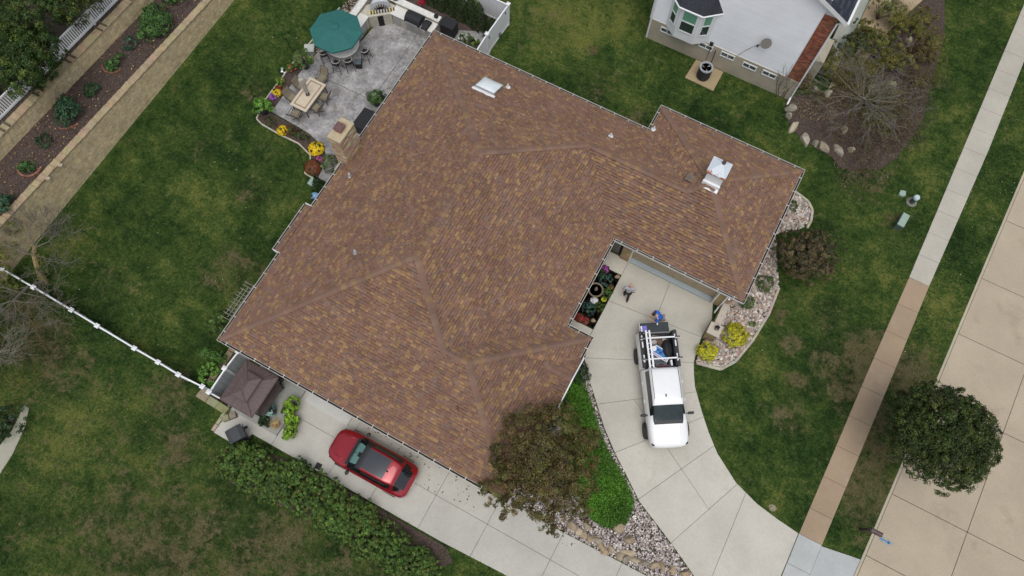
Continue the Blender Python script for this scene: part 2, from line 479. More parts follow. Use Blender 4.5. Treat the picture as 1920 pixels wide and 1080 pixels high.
# road
road_in = [(x + .18, y) for x, y in LAWN_EDGE]
ROAD = [(x, y) for x, y in reversed(road_in)] + [(40, 45), (40, -30)]
ry = [11.02 + k for k in (5.5, 9.47, 13.1, 17.1, 21.3, 25.6, 30, 0, -3.3, -8)]
paving('road', ROAD, [((18.76, 0), (19.47, 20.05), None)] + [((16, y), (20, y + .02), None) for y in ry] + [((23.2, 0), (23.9, 20), None)], -.08, M_ROAD,
       lambda c: (.415, .352, .266), gap=.016)
k = MB(); 
kerb = struct('kerb', MB().prism([(14, -30), (14.1, -30), (14.1, -29.9)], -.3, -.25), M_JOINT)
seg = 3.05; yy = -12.0
while yy < 46:
    y1 = yy + seg - .012
    p = [(kerb_x(yy) + .01, yy), (kerb_x(yy) + .17, yy), (kerb_x(y1) + .17, y1), (kerb_x(y1) + .01, y1)]
    m = MB()
    a = [(p[0][0], p[0][1]), (p[1][0], p[1][1]), (p[2][0], p[2][1]), (p[3][0], p[3][1])]
    zs = [.02, -.07, -.07, .02]
    vs = [(q[0], q[1], zz) for q, zz in zip(a, zs)] + [(q[0], q[1], -.25) for q in a]
    m.add(vs, [(0, 1, 2, 3), (0, 4, 5, 1), (1, 5, 6, 2), (2, 6, 7, 3), (3, 7, 4, 0)], tint=tuple(v * rnd.uniform(.95, 1.05) for v in (.42, .37, .29)))
    part('kerb_stone', m, M_CONC, kerb); yy += seg
# side drive
side = [(-15.42, -2.3), (-14.4, -2.3), (-13.72, -1.6), (-13.7, -1.45), (-2.9, -1.36), (.4, -1.21), (9, -1.1), (9, 1.95), (6.3, 1.92), (2.17, 1.79), (-.6, 1.78), (-.6, 2.1), (-12.4, 2.1), (-15.35, 2.1), (-15.35, -.86)]
cuts = [((-15, -1.31), (-12.5, -1.26), lambda c: c[0] < -13.6),
        ((-14, .33), (3, .40), lambda c: c[0] > -12.5 or c[1] > -1.3)] + \
       [((x, -2), (x + .03, 2), lambda c, x=x: c[1] > -1.45) for x in (-12.55, -9.3, -6.9, -4.17, -1.34, 2.05, 5.1)]
paving('side_drive', side, cuts, .03, M_CONC, lambda c: (.465, .452, .41))
m = MB(); m.prism([(-12.3, 1.2), (-9.75, 1.14), (-9.75, 2.05), (-12.3, 2.05)], .031, .12, tint=(.50, .51, .49))
tag(part('concrete_ramp', m, M_CONC), 'pale concrete ramp under the eave beside the red car', 'ramp')
# garden path far lower left
path = [(-24.62, -5.73), (-24.3, -5.71), (-23.84, -6.52), (-23.49, -7.82), (-23.38, -8.92), (-23.6, -11), (-24.7, -11), (-24.5, -8.9), (-24.33, -7.84), (-24.3, -7.01), (-24.47, -6.26)]
paving('garden_path', path, [], .03, M_CONC, lambda c: (.36, .35, .28))

# ------------------------------------------------------------------ terraces and retaining walls
def zlow(y): return 1.2 + max(0, 20 - y) * .058
WALL_X = -30.02
XB = -32.95; YA, YB = -4.0, 33.0
mb = MB()
ny = 24
ysn = np.linspace(YA, YB, ny)
rows = []
for y in ysn:
    zt = zlow(y)
    rows.append([(WALL_X - .35, y, zt - .06), (WALL_X - 1.5, y, zt + .0), (XB - .15, y, zt + .12)])
vs = [p for r in rows for p in r]; fs = []
for i in range(ny - 1):
    for j in range(2):
        a = i * 3 + j; fs.append((a, a + 3, a + 4, a + 1))
mb.add(vs, fs)
struct('mulch_bed', mb, M_MULCH)
mb = MB(); vs = []; fs = []
for y in ysn:
    zt = zlow(y) + 1.12
    vs += [(XB - .30, y, zt - .02), (XB - .8, y, zt + .02), (XB - 3, y, zt + .15), (XB - 60, y, zt + 1)]
for i in range(ny - 1):
    for j in range(3):
        a = i * 4 + j; fs.append((a, a + 4, a + 5, a + 1))
mb.add(vs, fs)
struct('upper_terrace', mb, M_DIRT)

BLK = [(.55, .445, .27), (.58, .475, .29), (.53, .425, .255), (.55, .46, .30), (.60, .49, .29)]
def block_wall(name, label, x0, zbot, ztop, batter, cap_w, n_ind, depth=.3, cap_z=.11):
    t = thing(name, label, 'retaining wall', (x0, (YA + YB) / 2, 0))
    bh = .15; joined = MB(); cnt = 0; ind = []
    y = YA
    courses = 21
    for c in range(courses):
        z0 = c * bh
        y = YA - (c % 2) * .17
        while y < YB:
            wdt = rnd.choice((.30, .34, .34, .36)); y1 = min(y + wdt, YB)
            ym = (y + y1) / 2; zb, zt = zbot(ym), ztop(ym)
            zz0 = zb + z0
            if zz0 < zt - .02 and y1 - y > .08:
                zz1 = min(zz0 + bh - .014, zt - .004)
                xo = x0 - batter * (zz0 - zb) + rnd.uniform(-.003, .005)
                m = MB(); kk = rnd.uniform(.9, 1.08); tint = tuple(v * kk for v in rnd.choice(BLK))
                vs = [(xo - depth, y, zz0), (xo, y + .007, zz0), (xo, y1 - .007, zz0), (xo - depth, y1 - .003, zz0),
                      (xo - depth, y, zz1), (xo - .008, y + .008, zz1), (xo - .008, y1 - .008, zz1), (xo - depth, y1 - .003, zz1)]
                fs = [(4, 5, 6, 7), (0, 1, 5, 4), (1, 2, 6, 5), (2, 3, 7, 6)]
                ind.append((-(zz0 - zb) + abs(ym - 14) * .08, vs, fs, tint))
            y = y1
    ind.sort(key=lambda q: q[0])
    for i, (k_, vs, fs, tint) in enumerate(ind):
        if i < n_ind:
            m = MB(); m.add(vs, fs, tint=tint); part('block', m, M_STONE, t, world=True)
        else: joined.add(vs, fs, tint=tint)
    part('blockwork', joined, M_STONE, t, world=True, stuff=True)
    y = YA
    while y < YB - .1:
        y1 = min(y + rnd.choice((.4, .45, .6)), YB); ym = (y + y1) / 2
        zt = ztop(ym); xo = x0 - batter * (zt - zbot(ym)) + .03
        m = MB(); m.box(xo - cap_w, xo + rnd.uniform(-.005, .01), y + .004, y1 - .004, zt, zt + cap_z, tint=tuple(v * rnd.uniform(.93, 1.07) for v in (.36, .285, .18)))
        part('cap_stone', m, M_STONE, t, world=True, bevel=.012); y = y1
    back = MB()
    for i in range(ny - 1):
        ya, yb = ysn[i], ysn[i + 1]
        xa = x0 - .2
        back.add([(xa, ya, -.1), (xa, yb, -.1), (xa - .3, yb, ztop(yb) - .05), (xa - .3, ya, ztop(ya) - .05)], [(0, 1, 2, 3)])
    part('backfill', back, M_DIRT, t, world=True)
    return t
block_wall('retaining_wall', 'long tan block retaining wall between the back lawn and the mulch bed', WALL_X, lambda y: -.05, zlow, .10, .42, 270)
block_wall('retaining_wall', 'upper tan block retaining wall below the white picket fence', XB, lambda y: zlow(y) + .05, lambda y: zlow(y) + 1.05, .06, .5, 150)
# short return wall at the top of the picture
t = thing('retaining_wall', 'short tan block wall joining the long retaining wall at the top edge', 'retaining wall', (-29.5, 21.6, 0))
for c in range(6):
    for i in range(5):
        m = MB(); xa = -30 + i * .45 + (c % 2) * .2
        m.box(xa, xa + .43, 20.75 - .02 * c + .9, 21.1 + .9, c * .17, c * .17 + .16, tint=tuple(v * rnd.uniform(.88, 1.12) for v in rnd.choice(BLK)))
        part('block', m, M_STONE, t, world=True)
for i in range(5):
    m = MB(); m.box(-30 + i * .5, -29.51 + i * .5, 21.55, 22.05, 1.02, 1.13, tint=(.36, .285, .18)); part('cap_stone', m, M_STONE, t, world=True, bevel=.01)
FLAT.append([(-300, -60), (-29.85, -60), (-29.85, 90), (-300, 90)])

# ------------------------------------------------------------------ plants: generators
def np_quads(name, V, tint, mat, parent=None, tri=False, label=None):
    n = len(V); k = V.shape[1]
    me = bpy.data.meshes.new(name)
    me.vertices.add(n * k); me.vertices.foreach_set('co', V.reshape(-1).astype(np.float32))
    me.loops.add(n * k); me.loops.foreach_set('vertex_index', np.arange(n * k, dtype=np.int32))
    me.polygons.add(n); me.polygons.foreach_set('loop_start', np.arange(0, n * k, k, dtype=np.int32))
    me.materials.append(mat)
    if tint is not None:
        a = me.attributes.new('tint', 'FLOAT_COLOR', 'FACE')
        a.data.foreach_set('color', np.concatenate([tint, np.ones((n, 1))], 1).astype(np.float32).ravel())
    me.update(calc_edges=True)
    return link(name, me, parent)

def leaf_quads(P, N, size, asp=.5, droop=0.0):
    n = len(P)
    N = N / (np.linalg.norm(N, axis=1, keepdims=True) + 1e-9)
    r = rng.normal(size=(n, 3)); T = r - N * (r * N).sum(1, keepdims=True); T /= np.linalg.norm(T, axis=1, keepdims=True) + 1e-9
    T[:, 2] -= droop
    B = np.cross(N, T)
    s = size[:, None]
    V = np.stack([P - T * s * .5, P + B * s * asp * .5 + N * s * .07, P + T * s * .5 - N * s * .06, P - B * s * asp * .5 + N * s * .07], 1)
    return V

def lobe_leaves(lobes, n, size, cols, clumps=40, crad=.3, asp=.5, zmin=-.25, inner=.55, up=.25, droop=0.0, vary=.28, shell=.8):
    """leaf faces spread in clumps through lobes (cx,cy,cz,rx,ry,rz)"""
    lobes = [np.array(l, float) for l in lobes]
    wts = np.array([(l[3] * l[4] * l[5]) ** (2 / 3) for l in lobes]); wts /= wts.sum()
    cols = np.array(cols, float)
    VV = []; TT = []
    for l, wt in zip(lobes, wts):
        nl = max(30, int(n * wt)); nc = max(5, int(clumps * wt * len(lobes) ** .3))
        D = rng.normal(size=(nc * 3, 3)); D /= np.linalg.norm(D, axis=1, keepdims=True)
        D = D[D[:, 2] > zmin][:nc]
        nc = len(D)
        rad = rng.uniform(inner, 1.05, nc) ** .5
        rad = np.clip(rad * rng.uniform(.82, 1.12, nc), .3, 1.15)
        C = D * rad[:, None] * l[3:6]
        cr = crad * rng.uniform(.6, 1.25, nc) * (l[3] * l[4] * l[5]) ** (1 / 3)
        ci = rng.integers(0, nc, nl)
        d = rng.normal(size=(nl, 3)); d /= np.linalg.norm(d, axis=1, keepdims=True)
        out = D[ci]
        flip = (d * out).sum(1) < -.25
        d[flip] *= -1
        P = l[:3] + C[ci] + d * (cr[ci] * rng.uniform(.35, 1.0, nl) ** shell)[:, None]
        P[:, 2] = np.maximum(P[:, 2], l[2] + zmin * l[5] - .15 * l[5])
        N = d * .8 + out * .5 + rng.normal(size=(nl, 3)) * .55 + np.array([0, 0, up])
        s = size * rng.uniform(.65, 1.35, nl)
        VV.append(leaf_quads(P, N, s, asp, droop))
        base = cols[rng.integers(0, len(cols), nc)][ci]
        br = (1 + rng.uniform(-vary, vary, nc))[ci] * (1 + rng.uniform(-.22, .22, nl))
        TT.append(base * br[:, None])
    return np.concatenate(VV), np.concatenate(TT)

def add_foliage(root, lobes, n, size, cols, name='foliage', **k):
    V, T = lobe_leaves(lobes, n, size, cols, **k)
    return np_quads(name, V, T, M_LEAF, root)

def stems_mb(lobes, base=(0, 0, 0), r=.03, tint=(.10, .08, .06), per=3, seed=1):
    mb = MB(); rr = random.Random(seed)
    for l in lobes:
        for _ in range(per):
            e = Vector((l[0] + rr.uniform(-.5, .5) * l[3], l[1] + rr.uniform(-.5, .5) * l[4], l[2] + rr.uniform(-.1, .5) * l[5]))
            b = Vector(base) + Vector((rr.uniform(-.05, .05), rr.uniform(-.05, .05), 0))
            mid = b.lerp(e, .5) + Vector((rr.uniform(-.1, .1) * l[3], rr.uniform(-.1, .1) * l[4], .1 * l[5]))
            mb.tube([b, mid, e], [r, r * .7, r * .3], 5, tint=tint)
    return mb

def shrub(name, label, x, y, z, lobes, n, size, cols, cat='shrub', group=None, stem=.02, **k):
    t = thing(name, label, cat, (x, y, z), 0, group)
    add_foliage(t, lobes, n, size, cols, **k)
    part('stem', stems_mb(lobes, r=stem), M_BARK, t)
    return t

def branch_tree(mb, p, d, length, r, depth, spread, rr, tint, up=.1, nseg=3, droop=0.0, tips=None, kids=(2, 4)):
    pts = [Vector(p)]; dd = Vector(d).normalized()
    for i in range(nseg):
        dd = (dd + Vector((rr.uniform(-1, 1), rr.uniform(-1, 1), rr.uniform(-1, 1))) * .22 + Vector((0, 0, up - droop * i / nseg))).normalized()
        pts.append(pts[-1] + dd * length / nseg)
    rs = [max(.0065, r * (1 - .55 * i / nseg)) for i in range(nseg + 1)]
    mb.tube(pts, rs, 5 if depth > 1 else 4 if depth == 1 else 3, tint=tint, cap=False)
    if tips is not None: tips.append((pts[-1], depth))
    if depth <= 0: return
    for _ in range(rr.randint(*kids)):
        i = rr.randint(1, nseg)
        a = Vector((rr.uniform(-1, 1), rr.uniform(-1, 1), rr.uniform(-.5, .8)))
        nd = (dd + a * spread).normalized()
        branch_tree(mb, pts[i], nd, length * rr.uniform(.55, .8), rs[i] * .6, depth - 1, spread, rr, tint, up, nseg, droop, tips, kids)

# ------------------------------------------------------------------ the house
EZ, PT = 2.7, 0.5
BLOCKS = [   # x0,x1,y0,y1, hipped sides
    (-16.68, -2.28, 1.66, 22.03, 'wens'),
    (-3.33, 4.76, 15.51, 23.70, 'wens'),
    (-7.2, .55, 15.51, 22.03, 'ns'),
    (-12.0, -.99, 1.66, 10.22, 'ens'),
    (-2.9, -.87, 6.63, 9.09, 'ns'),
    (-17.15, -16.5, 6.77, 9.68, 'w'),
]
def sides(b):
    x0, x1, y0, y1, hs_ = b; r = []
    if 'w' in hs_: r.append(((1, 0), x0))
    if 'e' in hs_: r.append(((-1, 0), -x1))
    if 's' in hs_: r.append(((0, 1), y0))
    if 'n' in hs_: r.append(((0, -1), -y1))
    return r
def bh(b, x, y):
    x0, x1, y0, y1, _ = b
    if x < x0 - 1e-6 or x > x1 + 1e-6 or y < y0 - 1e-6 or y > y1 + 1e-6: return -9
    z = EZ if b is not BLOCKS[5] else EZ - PT * .47
    return z + PT * min(n[0] * x + n[1] * y - o for n, o in sides(b))
def env(x, y): return max(bh(b, x, y) for b in BLOCKS)

house = thing('house', 'large single storey house with brown and tan shingle hip roof', 'house', (-9.5, 12, 0))
H0 = Vector((-9.5, 12, 0))
deck = MB(); shing = MB(); cand = []
SH_COL = [(.176, .106, .080)] * 6 + [(.190, .118, .090)] * 5 + [(.160, .100, .080)] * 4 + [(.182, .102, .076)] * 4 + [(.168, .115, .096)] * 3 + [(.232, .146, .080)] * 3 + [(.255, .165, .092)] * 2 + [(.208, .128, .076)] * 3
EXP = .128; BUTT = (.022, .017, .015)
def shingle_slope(bi, b, n, o):
    x0, x1, y0, y1, _ = b
    ss = sides(b)
    reg = [(x0, y0), (x1, y0), (x1, y1), (x0, y1)]
    for m_, o_ in ss:
        if (m_, o_) == (n, o): continue
        # d_this <= d_other
        reg = clip_half(reg, n[0] - m_[0], n[1] - m_[1], o - o_)
    zoff = EZ if bi != 5 else EZ - PT * .47
    def Z(x, y): return zoff + PT * (n[0] * x + n[1] * y - o)
    vs = [(x, y, Z(x, y) - .012 - .002 * bi) for x, y in reg]
    deck.add(vs, [tuple(range(len(vs)))])
    a = (-n[1], n[0])
    ds = [n[0] * x + n[1] * y - o for x, y in reg]; as_ = [a[0] * x + a[1] * y for x, y in reg]
    k = -1
    while k * EXP < max(ds):
        d0 = k * EXP + .06 - .02; d1 = d0 + EXP + .02
        t = min(as_) - rnd.random() * .3
        col = rnd.choice(SH_COL); run = 0
        while t < max(as_):
            wd = rnd.choice((.11, .14, .17, .20, .24, .28))
            if run <= 0:
                col = rnd.choice(SH_COL); run = 1
            run -= 1
            P = reg
            lo = max(d0, -.04) if k < 1 else d0
            P = clip_half(P, -n[0], -n[1], -(o + lo)); P = clip_half(P, n[0], n[1], o + d1) if P else P
            P = clip_half(P, -a[0], -a[1], -(t + .004)) if len(P) > 2 else []
            P = clip_half(P, a[0], a[1], t + wd - .004) if len(P) > 2 else []
            t += wd
            if len(P) < 3: continue
            cx = sum(p[0] for p in P) / len(P); cy = sum(p[1] for p in P) / len(P)
            zz = Z(cx, cy); hh = [bh(q, cx, cy) for q in BLOCKS]; mx = max(hh)
            own = mx - zz
            if own > .12: continue
            if own < 1e-4 and next(i for i, h in enumerate(hh) if h > mx - 1e-4) != bi: continue
            if .67 < 0: continue
            lift = rnd.choice((0, .004, .012, .022))
            kk = rnd.uniform(1.02, 1.22); tint = (col[0] * kk * 1.02, col[1] * kk, col[2] * kk * .96)
            def lifted(Q): return [(x, y, Z(x, y) + .006 + (.016 + lift) * max(0, 1 - ((n[0] * x + n[1] * y - o) - d0) / EXP)) for x, y in Q]
            m_ = len(P); top = lifted(P); bot = [(x, y, Z(x, y) - .004) for x, y in P]
            vs = top + bot; skirts = [(i, m_ + i, m_ + (i + 1) % m_, (i + 1) % m_) for i in range(m_)]
            tops = [tuple(range(m_))]; tt = [tint]
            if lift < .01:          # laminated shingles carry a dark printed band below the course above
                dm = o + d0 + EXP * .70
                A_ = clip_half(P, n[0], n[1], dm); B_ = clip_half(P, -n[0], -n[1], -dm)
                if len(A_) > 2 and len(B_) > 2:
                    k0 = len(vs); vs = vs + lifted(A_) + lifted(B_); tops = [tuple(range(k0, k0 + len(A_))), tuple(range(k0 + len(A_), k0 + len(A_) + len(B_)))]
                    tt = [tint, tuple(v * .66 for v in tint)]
            area = abs(sum(P[i][0] * P[(i + 1) % m_][1] - P[(i + 1) % m_][0] * P[i][1] for i in range(m_))) / 2
            cand.append((area / ((CAM_H - zz) ** 2 + cx * cx + cy * cy), vs, tops + skirts, tt))
        k += 1
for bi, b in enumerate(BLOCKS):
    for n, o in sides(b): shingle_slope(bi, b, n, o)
roof = part('roof', deck, M_DECK, house, world=True)
cand.sort(key=lambda c: -c[0])
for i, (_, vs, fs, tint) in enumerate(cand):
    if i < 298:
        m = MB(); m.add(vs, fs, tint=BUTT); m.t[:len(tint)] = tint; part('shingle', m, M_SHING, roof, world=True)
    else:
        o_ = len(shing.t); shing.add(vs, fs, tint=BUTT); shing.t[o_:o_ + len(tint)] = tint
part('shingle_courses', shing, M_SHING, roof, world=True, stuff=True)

def cap_line(p0, p1, n1, n2, w_=.165):
    """ridge or hip cap shingles from p0 (low) to p1; n1,n2 plan inward directions of the two slopes"""
    p0 = Vector(p0); p1 = Vector(p1); d = (p1 - p0); Ln = d.length; d.normalize()
    N1 = Vector((-PT * n1[0], -PT * n1[1], 1)).normalized(); N2 = Vector((-PT * n2[0], -PT * n2[1], 1)).normalized()
    s1 = N1.cross(d).normalized(); s2 = N2.cross(d).normalized()
    if s1.z > 0 or (abs(s1.z) < 1e-6): s1 = -s1 if s1.z > 0 else s1
    if s2.z > 0: s2 = -s2
    up = (N1 + N2).normalized()
    n = max(1, int(Ln / .26)); st = Ln / n
    for i in range(n):
        q = p0 + d * (i * st); m = MB()
        L_ = st + .05; lo = .072; hi = .040
        vs = []
        for (dist, lf) in ((0, lo), (L_, hi)):
            c = q + d * dist + up * (lf + .008)
            vs += [c, c + s1 * w_ - N1 * .006, c + s2 * w_ - N2 * .006, c + s1 * w_ - N1 * (lf + .02), c + s2 * w_ - N2 * (lf + .02)]
        col = rnd.choice([(.180, .116, .086), (.188, .122, .090), (.172, .110, .086), (.222, .142, .082), (.182, .112, .082), (.172, .110, .088)])
        kk = rnd.uniform(1.04, 1.18); tint = tuple(v * kk for v in col)
        m.add(vs, [(0, 5, 6, 1), (0, 2, 7, 5), (1, 6, 8, 3), (2, 4, 9, 7), (0, 1, 3), (0, 4, 2), (0, 3, 4)], tint=tint); m.t[2:] = [BUTT] * (len(m.t) - 2)
        part('ridge_shingle', m, M_SHING, roof, world=True)
def rp(x, y): return (x, y, env(x, y))
W_, E_, S_, N_ = (1, 0), (-1, 0), (0, 1), (0, -1)
hw = 7.2
xr, y_n, y_s = -9.48, 22.03 - hw, 1.66 + hw
cap_line(rp(-16.68, 22.03), rp(xr, y_n), W_, N_)
cap_line(rp(xr, y_s), rp(xr, y_n), W_, E_)
cap_line(rp(-16.68, 1.66), rp(xr, y_s), W_, S_)
cap_line(rp(-5.54, 18.77), rp(xr, y_n), E_, N_)
cap_line(rp(-5.54, 18.77), rp(-.07, 18.77), S_, N_)
cap_line(rp(-6.56, 5.94), rp(xr, y_s), S_, E_)
cap_line(rp(-5.27, 5.94), rp(-6.56, 5.94), S_, N_)
cap_line(rp(-.99, 10.22), rp(-5.27, 5.94), E_, N_)
cap_line(rp(-.99, 1.66), rp(-5.27, 5.94), E_, S_)
ax, ay = .715, 19.6
cap_line(rp(-3.33, 23.7), rp(ax, ay), W_, N_)
cap_line(rp(4.76, 23.7), rp(ax, ay), E_, N_)
cap_line(rp(4.76, 15.51), rp(ax, ay), E_, S_)
cap_line(rp(-.07, 18.77), rp(ax, ay - .05), W_, S_)
cap_line(rp(-.87, 7.86), rp(-2.2, 7.86), S_, N_)

# walls, soffits, fascia, gutters
OUT = [(-16.68, 1.66), (-.99, 1.66), (-.99, 10.22), (-2.28, 10.22), (-2.28, 15.51), (4.76, 15.51), (4.76, 23.7), (-3.33, 23.7), (-3.33, 22.03), (-16.68, 22.03)]
sof = MB()
for i, (x0, x1, y0, y1) in enumerate(((-16.66, -2.3, 1.68, 22.01), (-2.3, -1.01, 1.68, 10.2), (-3.31, 4.74, 22.01, 23.68), (-2.3, 4.74, 15.53, 22.01))):
    sof.box(x0, x1, y0, y1, 2.52 - .002 * i, 2.54 - .002 * i)
part('soffit', sof, M_CREAM, house, world=True)
fas = MB(); gut_runs = []
n = len(OUT)
for i in range(n):
    p, q = Vector(OUT[i]), Vector(OUT[(i + 1) % n]); d = (q - p).normalized(); o = Vector((d.y, -d.x))
    runs = [(p, q)]
    if abs(p.x + .99) < .01 and abs(q.x + .99) < .01: runs = [(p, Vector((-.99, 6.6))), (Vector((-.99, 9.12)), q)]
    if abs(p.x + 16.68) < .01 and abs(q.x + 16.68) < .01: runs = [(p, Vector((-16.68, 9.70))), (Vector((-16.68, 6.75)), q)]
    for a, b in runs:
        fas.add([(a.x, a.y, 2.53), (b.x, b.y, 2.53), (b.x, b.y, 2.70), (a.x, a.y, 2.70)], [(0, 1, 2, 3)])
        gut_runs.append((a, b, o, 2.70))
# west bump with its own fascia
gut_runs.append((Vector((-17.15, 9.68)), Vector((-17.15, 6.77)), Vector((-1, 0)), 2.47))
fas.box(-17.16, -17.13, 6.77, 9.68, 2.30, 2.47); fas.box(-17.15, -16.68, 6.74, 6.77, 2.28, 2.66); fas.box(-17.15, -16.68, 9.68, 9.71, 2.28, 2.66)
# entry gable front: white rake boards and face
fas.add([(-.86, 6.58, 2.60), (-.86, 9.14, 2.60), (-.86, 9.14, 2.74), (-.86, 7.86, 3.36), (-.86, 6.58, 2.74)], [(0, 1, 2, 3, 4)])
for s_ in (-1, 1):
    m = [( -.80, 7.86 + s_ * 1.34, 2.60), (-.80, 7.86, 3.27), (-.80, 7.86, 3.40), (-.80, 7.86 + s_ * 1.34, 2.73)]
    fas.add(m + [(x - .06, y, z) for x, y, z in m], [(0, 1, 2, 3), (4, 7, 6, 5), (3, 2, 6, 7), (0, 4, 5, 1), (0, 3, 7, 4)])
part('fascia', fas, M_WHITE, house, world=True)
M_GUT = plain('gutter_metal', (.56, .555, .52), .45, var=.08)
M_DIRT_SHADE = plain('gutter_dirt_shade', (.03, .022, .017), .95, var=.5, vscale=6)  # dirt in the trough, with the shade inside it put into the dark colour
GW = .125
for a, b, o, ez in gut_runs:
    d = (b - a); Ln = d.length
    if Ln < .3: continue
    d.normalize()
    m = MB(); a2 = a + d * .0; b2 = b
    # extend to meet at outside corners
    def corner(pt, dr):
        return any((pt - Vector(c)).length < .02 for c in ((-16.68, 1.66), (-.99, 1.66), (-.99, 10.22), (4.76, 15.51), (4.76, 23.7), (-3.33, 23.7), (-16.68, 22.03)))
    ea = a - d * (GW if corner(a, -1) else 0); eb = b + d * (GW if corner(b, 1) else 0)
    for u0, u1, z0, z1 in ((.003, .015, -.12, .0), (.015, GW - .018, -.12, -.105), (GW - .018, GW, -.12, .010)):
        pa, pb = (a, b) if u0 < .01 else (ea, eb)
        vs = []
        for z in (ez + z0, ez + z1):
            vs += [(pa + o * u0).to_tuple() + (z,), (pb + o * u0).to_tuple() + (z,), (pb + o * u1).to_tuple() + (z,), (pa + o * u1).to_tuple() + (z,)]
        m.add(vs, [(3, 2, 1, 0), (4, 5, 6, 7), (0, 1, 5, 4), (1, 2, 6, 5), (2, 3, 7, 6), (3, 0, 4, 7)])
    g = part('gutter', m, M_GUT, house, world=True)
    m = MB(); vs = []
    for z in (ez - .1, ez - .045):
        vs += [(a + o * .016).to_tuple() + (z,), (b + o * .016).to_tuple() + (z,), (b + o * (GW - .019)).to_tuple() + (z,), (a + o * (GW - .019)).to_tuple() + (z,)]
    m.add(vs, [(4, 5, 6, 7), (0, 1, 5, 4), (1, 2, 6, 5), (2, 3, 7, 6), (3, 0, 4, 7)])
    part('gutter_dirt_shade', m, M_DIRT_SHADE, g, world=True)
    nh = max(1, int(Ln / .82))
    for i in range(nh):
        c = a + d * ((i + .5) * Ln / nh); m = MB()
        e = c + o * (GW + .005); s0 = c - o * .04
        hwid = d * .018
        vs = [(s0 - hwid).to_tuple() + (ez + .035,), (s0 + hwid).to_tuple() + (ez + .035,), (e + hwid).to_tuple() + (ez + .018,), (e - hwid).to_tuple() + (ez + .018,)]
        vs += [(x, y, z - .01) for x, y, z in vs]
        m.add(vs, [(0, 1, 2, 3), (7, 6, 5, 4), (0, 4, 5, 1), (1, 5, 6, 2), (2, 6, 7, 3), (3, 7, 4, 0)])
        part('gutter_hanger', m, M_GUT, g, world=True)
M_BRICKW = plain('tan_brick_wall', (.30, .22, .14), .9, var=.2, vscale=5, bump=.4)
wal = MB()
def wseg(x0, y0, x1, y1, z0=0, z1=2.52):
    d = Vector((x1 - x0, y1 - y0)).normalized(); o = Vector((-d.y, d.x)) * .15
    wal.prism([(x0, y0), (x1, y1), (x1 + o.x, y1 + o.y), (x0 + o.x, y0 + o.y)], z0, z1)
wp = [(-16.25, 2.1), (-1.42, 2.1), (-1.42, 9.8), (-2.7, 9.8), (-2.7, 15.95), (-1.68, 15.95)]
for i in range(len(wp) - 1): wseg(*wp[i], *wp[i + 1])
wp = [(4.4, 15.84), (4.4, 23.3), (-2.9, 23.3), (-2.9, 21.6), (-16.25, 21.6), (-16.25, 2.1)]
for i in range(len(wp) - 1): wseg(*wp[i], *wp[i + 1])
wal.box(-1.68, -1.14, 15.84, 16.3, 0, 2.52); wal.box(3.70, 4.39, 15.84, 16.3, 0, 2.52); wal.box(-1.14, 3.70, 15.86, 16.2, 2.18, 2.52)
part('wall', wal, M_BRICKW, house, world=True)
# stone faces of the two garage piers
for x0, x1 in ((-1.69, -1.20), (3.78, 4.40)):
    for c in range(13):
        x = x0 + .002; first = True
        while x < x1 - .02:
            x2 = min(x1, x + rnd.choice((.16, .24, .31)))
            if x1 - x2 < .07: x2 = x1
            m = MB(); m.box(x, x2 - .008, 15.80 + rnd.uniform(-.012, .012), 15.845, .03 + c * .19, .03 + c * .19 + .18, tint=tuple(v * rnd.uniform(.8, 1.2) for v in (.34, .255, .145)))
            part('stone', m, M_STONE, house, world=True); x = x2
# garage door, jambs, apron
gd = MB(); gd.box(-1.12, 3.68, 16.17, 16.19, .03, 2.18)
gdo = part('garage_door', gd, M_TAN, house, world=True)
for r in range(4):
    for c in range(4):
        m = MB(); m.box(-1.11 + c * 1.2, -1.11 + c * 1.2 + 1.18, 16.135, 16.17, .045 + r * .535, .045 + r * .535 + .52)
        m.box(-1.0 + c * 1.2, -1.0 + c * 1.2 + .96, 16.12, 16.135, .14 + r * .535, .14 + r * .535 + .33)
        part('door_panel', m, M_TAN, gdo, world=True)
jm = MB(); jm.box(-1.20, -1.12, 15.79, 16.16, .03, 2.4); jm.box(3.68, 3.77, 15.79, 16.16, .03, 2.4); jm.box(-1.2, 3.77, 15.78, 15.855, 2.2, 2.45)
part('door_frame', jm, M_CREAM, house, world=True)
m = MB(); m.prism([(-1.12, 15.845), (3.68, 15.845), (3.68, 16.13), (-1.12, 16.13)], -.05, .045, tint=(.37, .43, .46)); part('garage_sill', m, M_CONC, house, world=True)
m = MB(); m.box(-2.62, -1.72, 15.93, 15.945, .1, 2.2); fd = part('front_door', m, M_DARK, house, world=True)
m = MB(); m.box(-2.5, -1.85, 15.9, 15.93, .3, 2.05); part('door_glass', m, M_GLASS, fd, world=True)
dsp = MB(); dsp.tube([(4.16, 15.30, 2.6), (4.12, 15.62, 2.3), (4.12, 15.7, .35), (4.06, 15.35, .1)], .045, 8)
part('downspout', dsp, M_WHITE, house, world=True)
dsp = MB(); dsp.tube([(-.72, 6.5, 2.62), (-1.1, 6.45, 2.4), (-1.3, 6.4, 2.2), (-1.3, 6.4, .1)], .045, 8); part('downspout', dsp, M_WHITE, house, world=True)

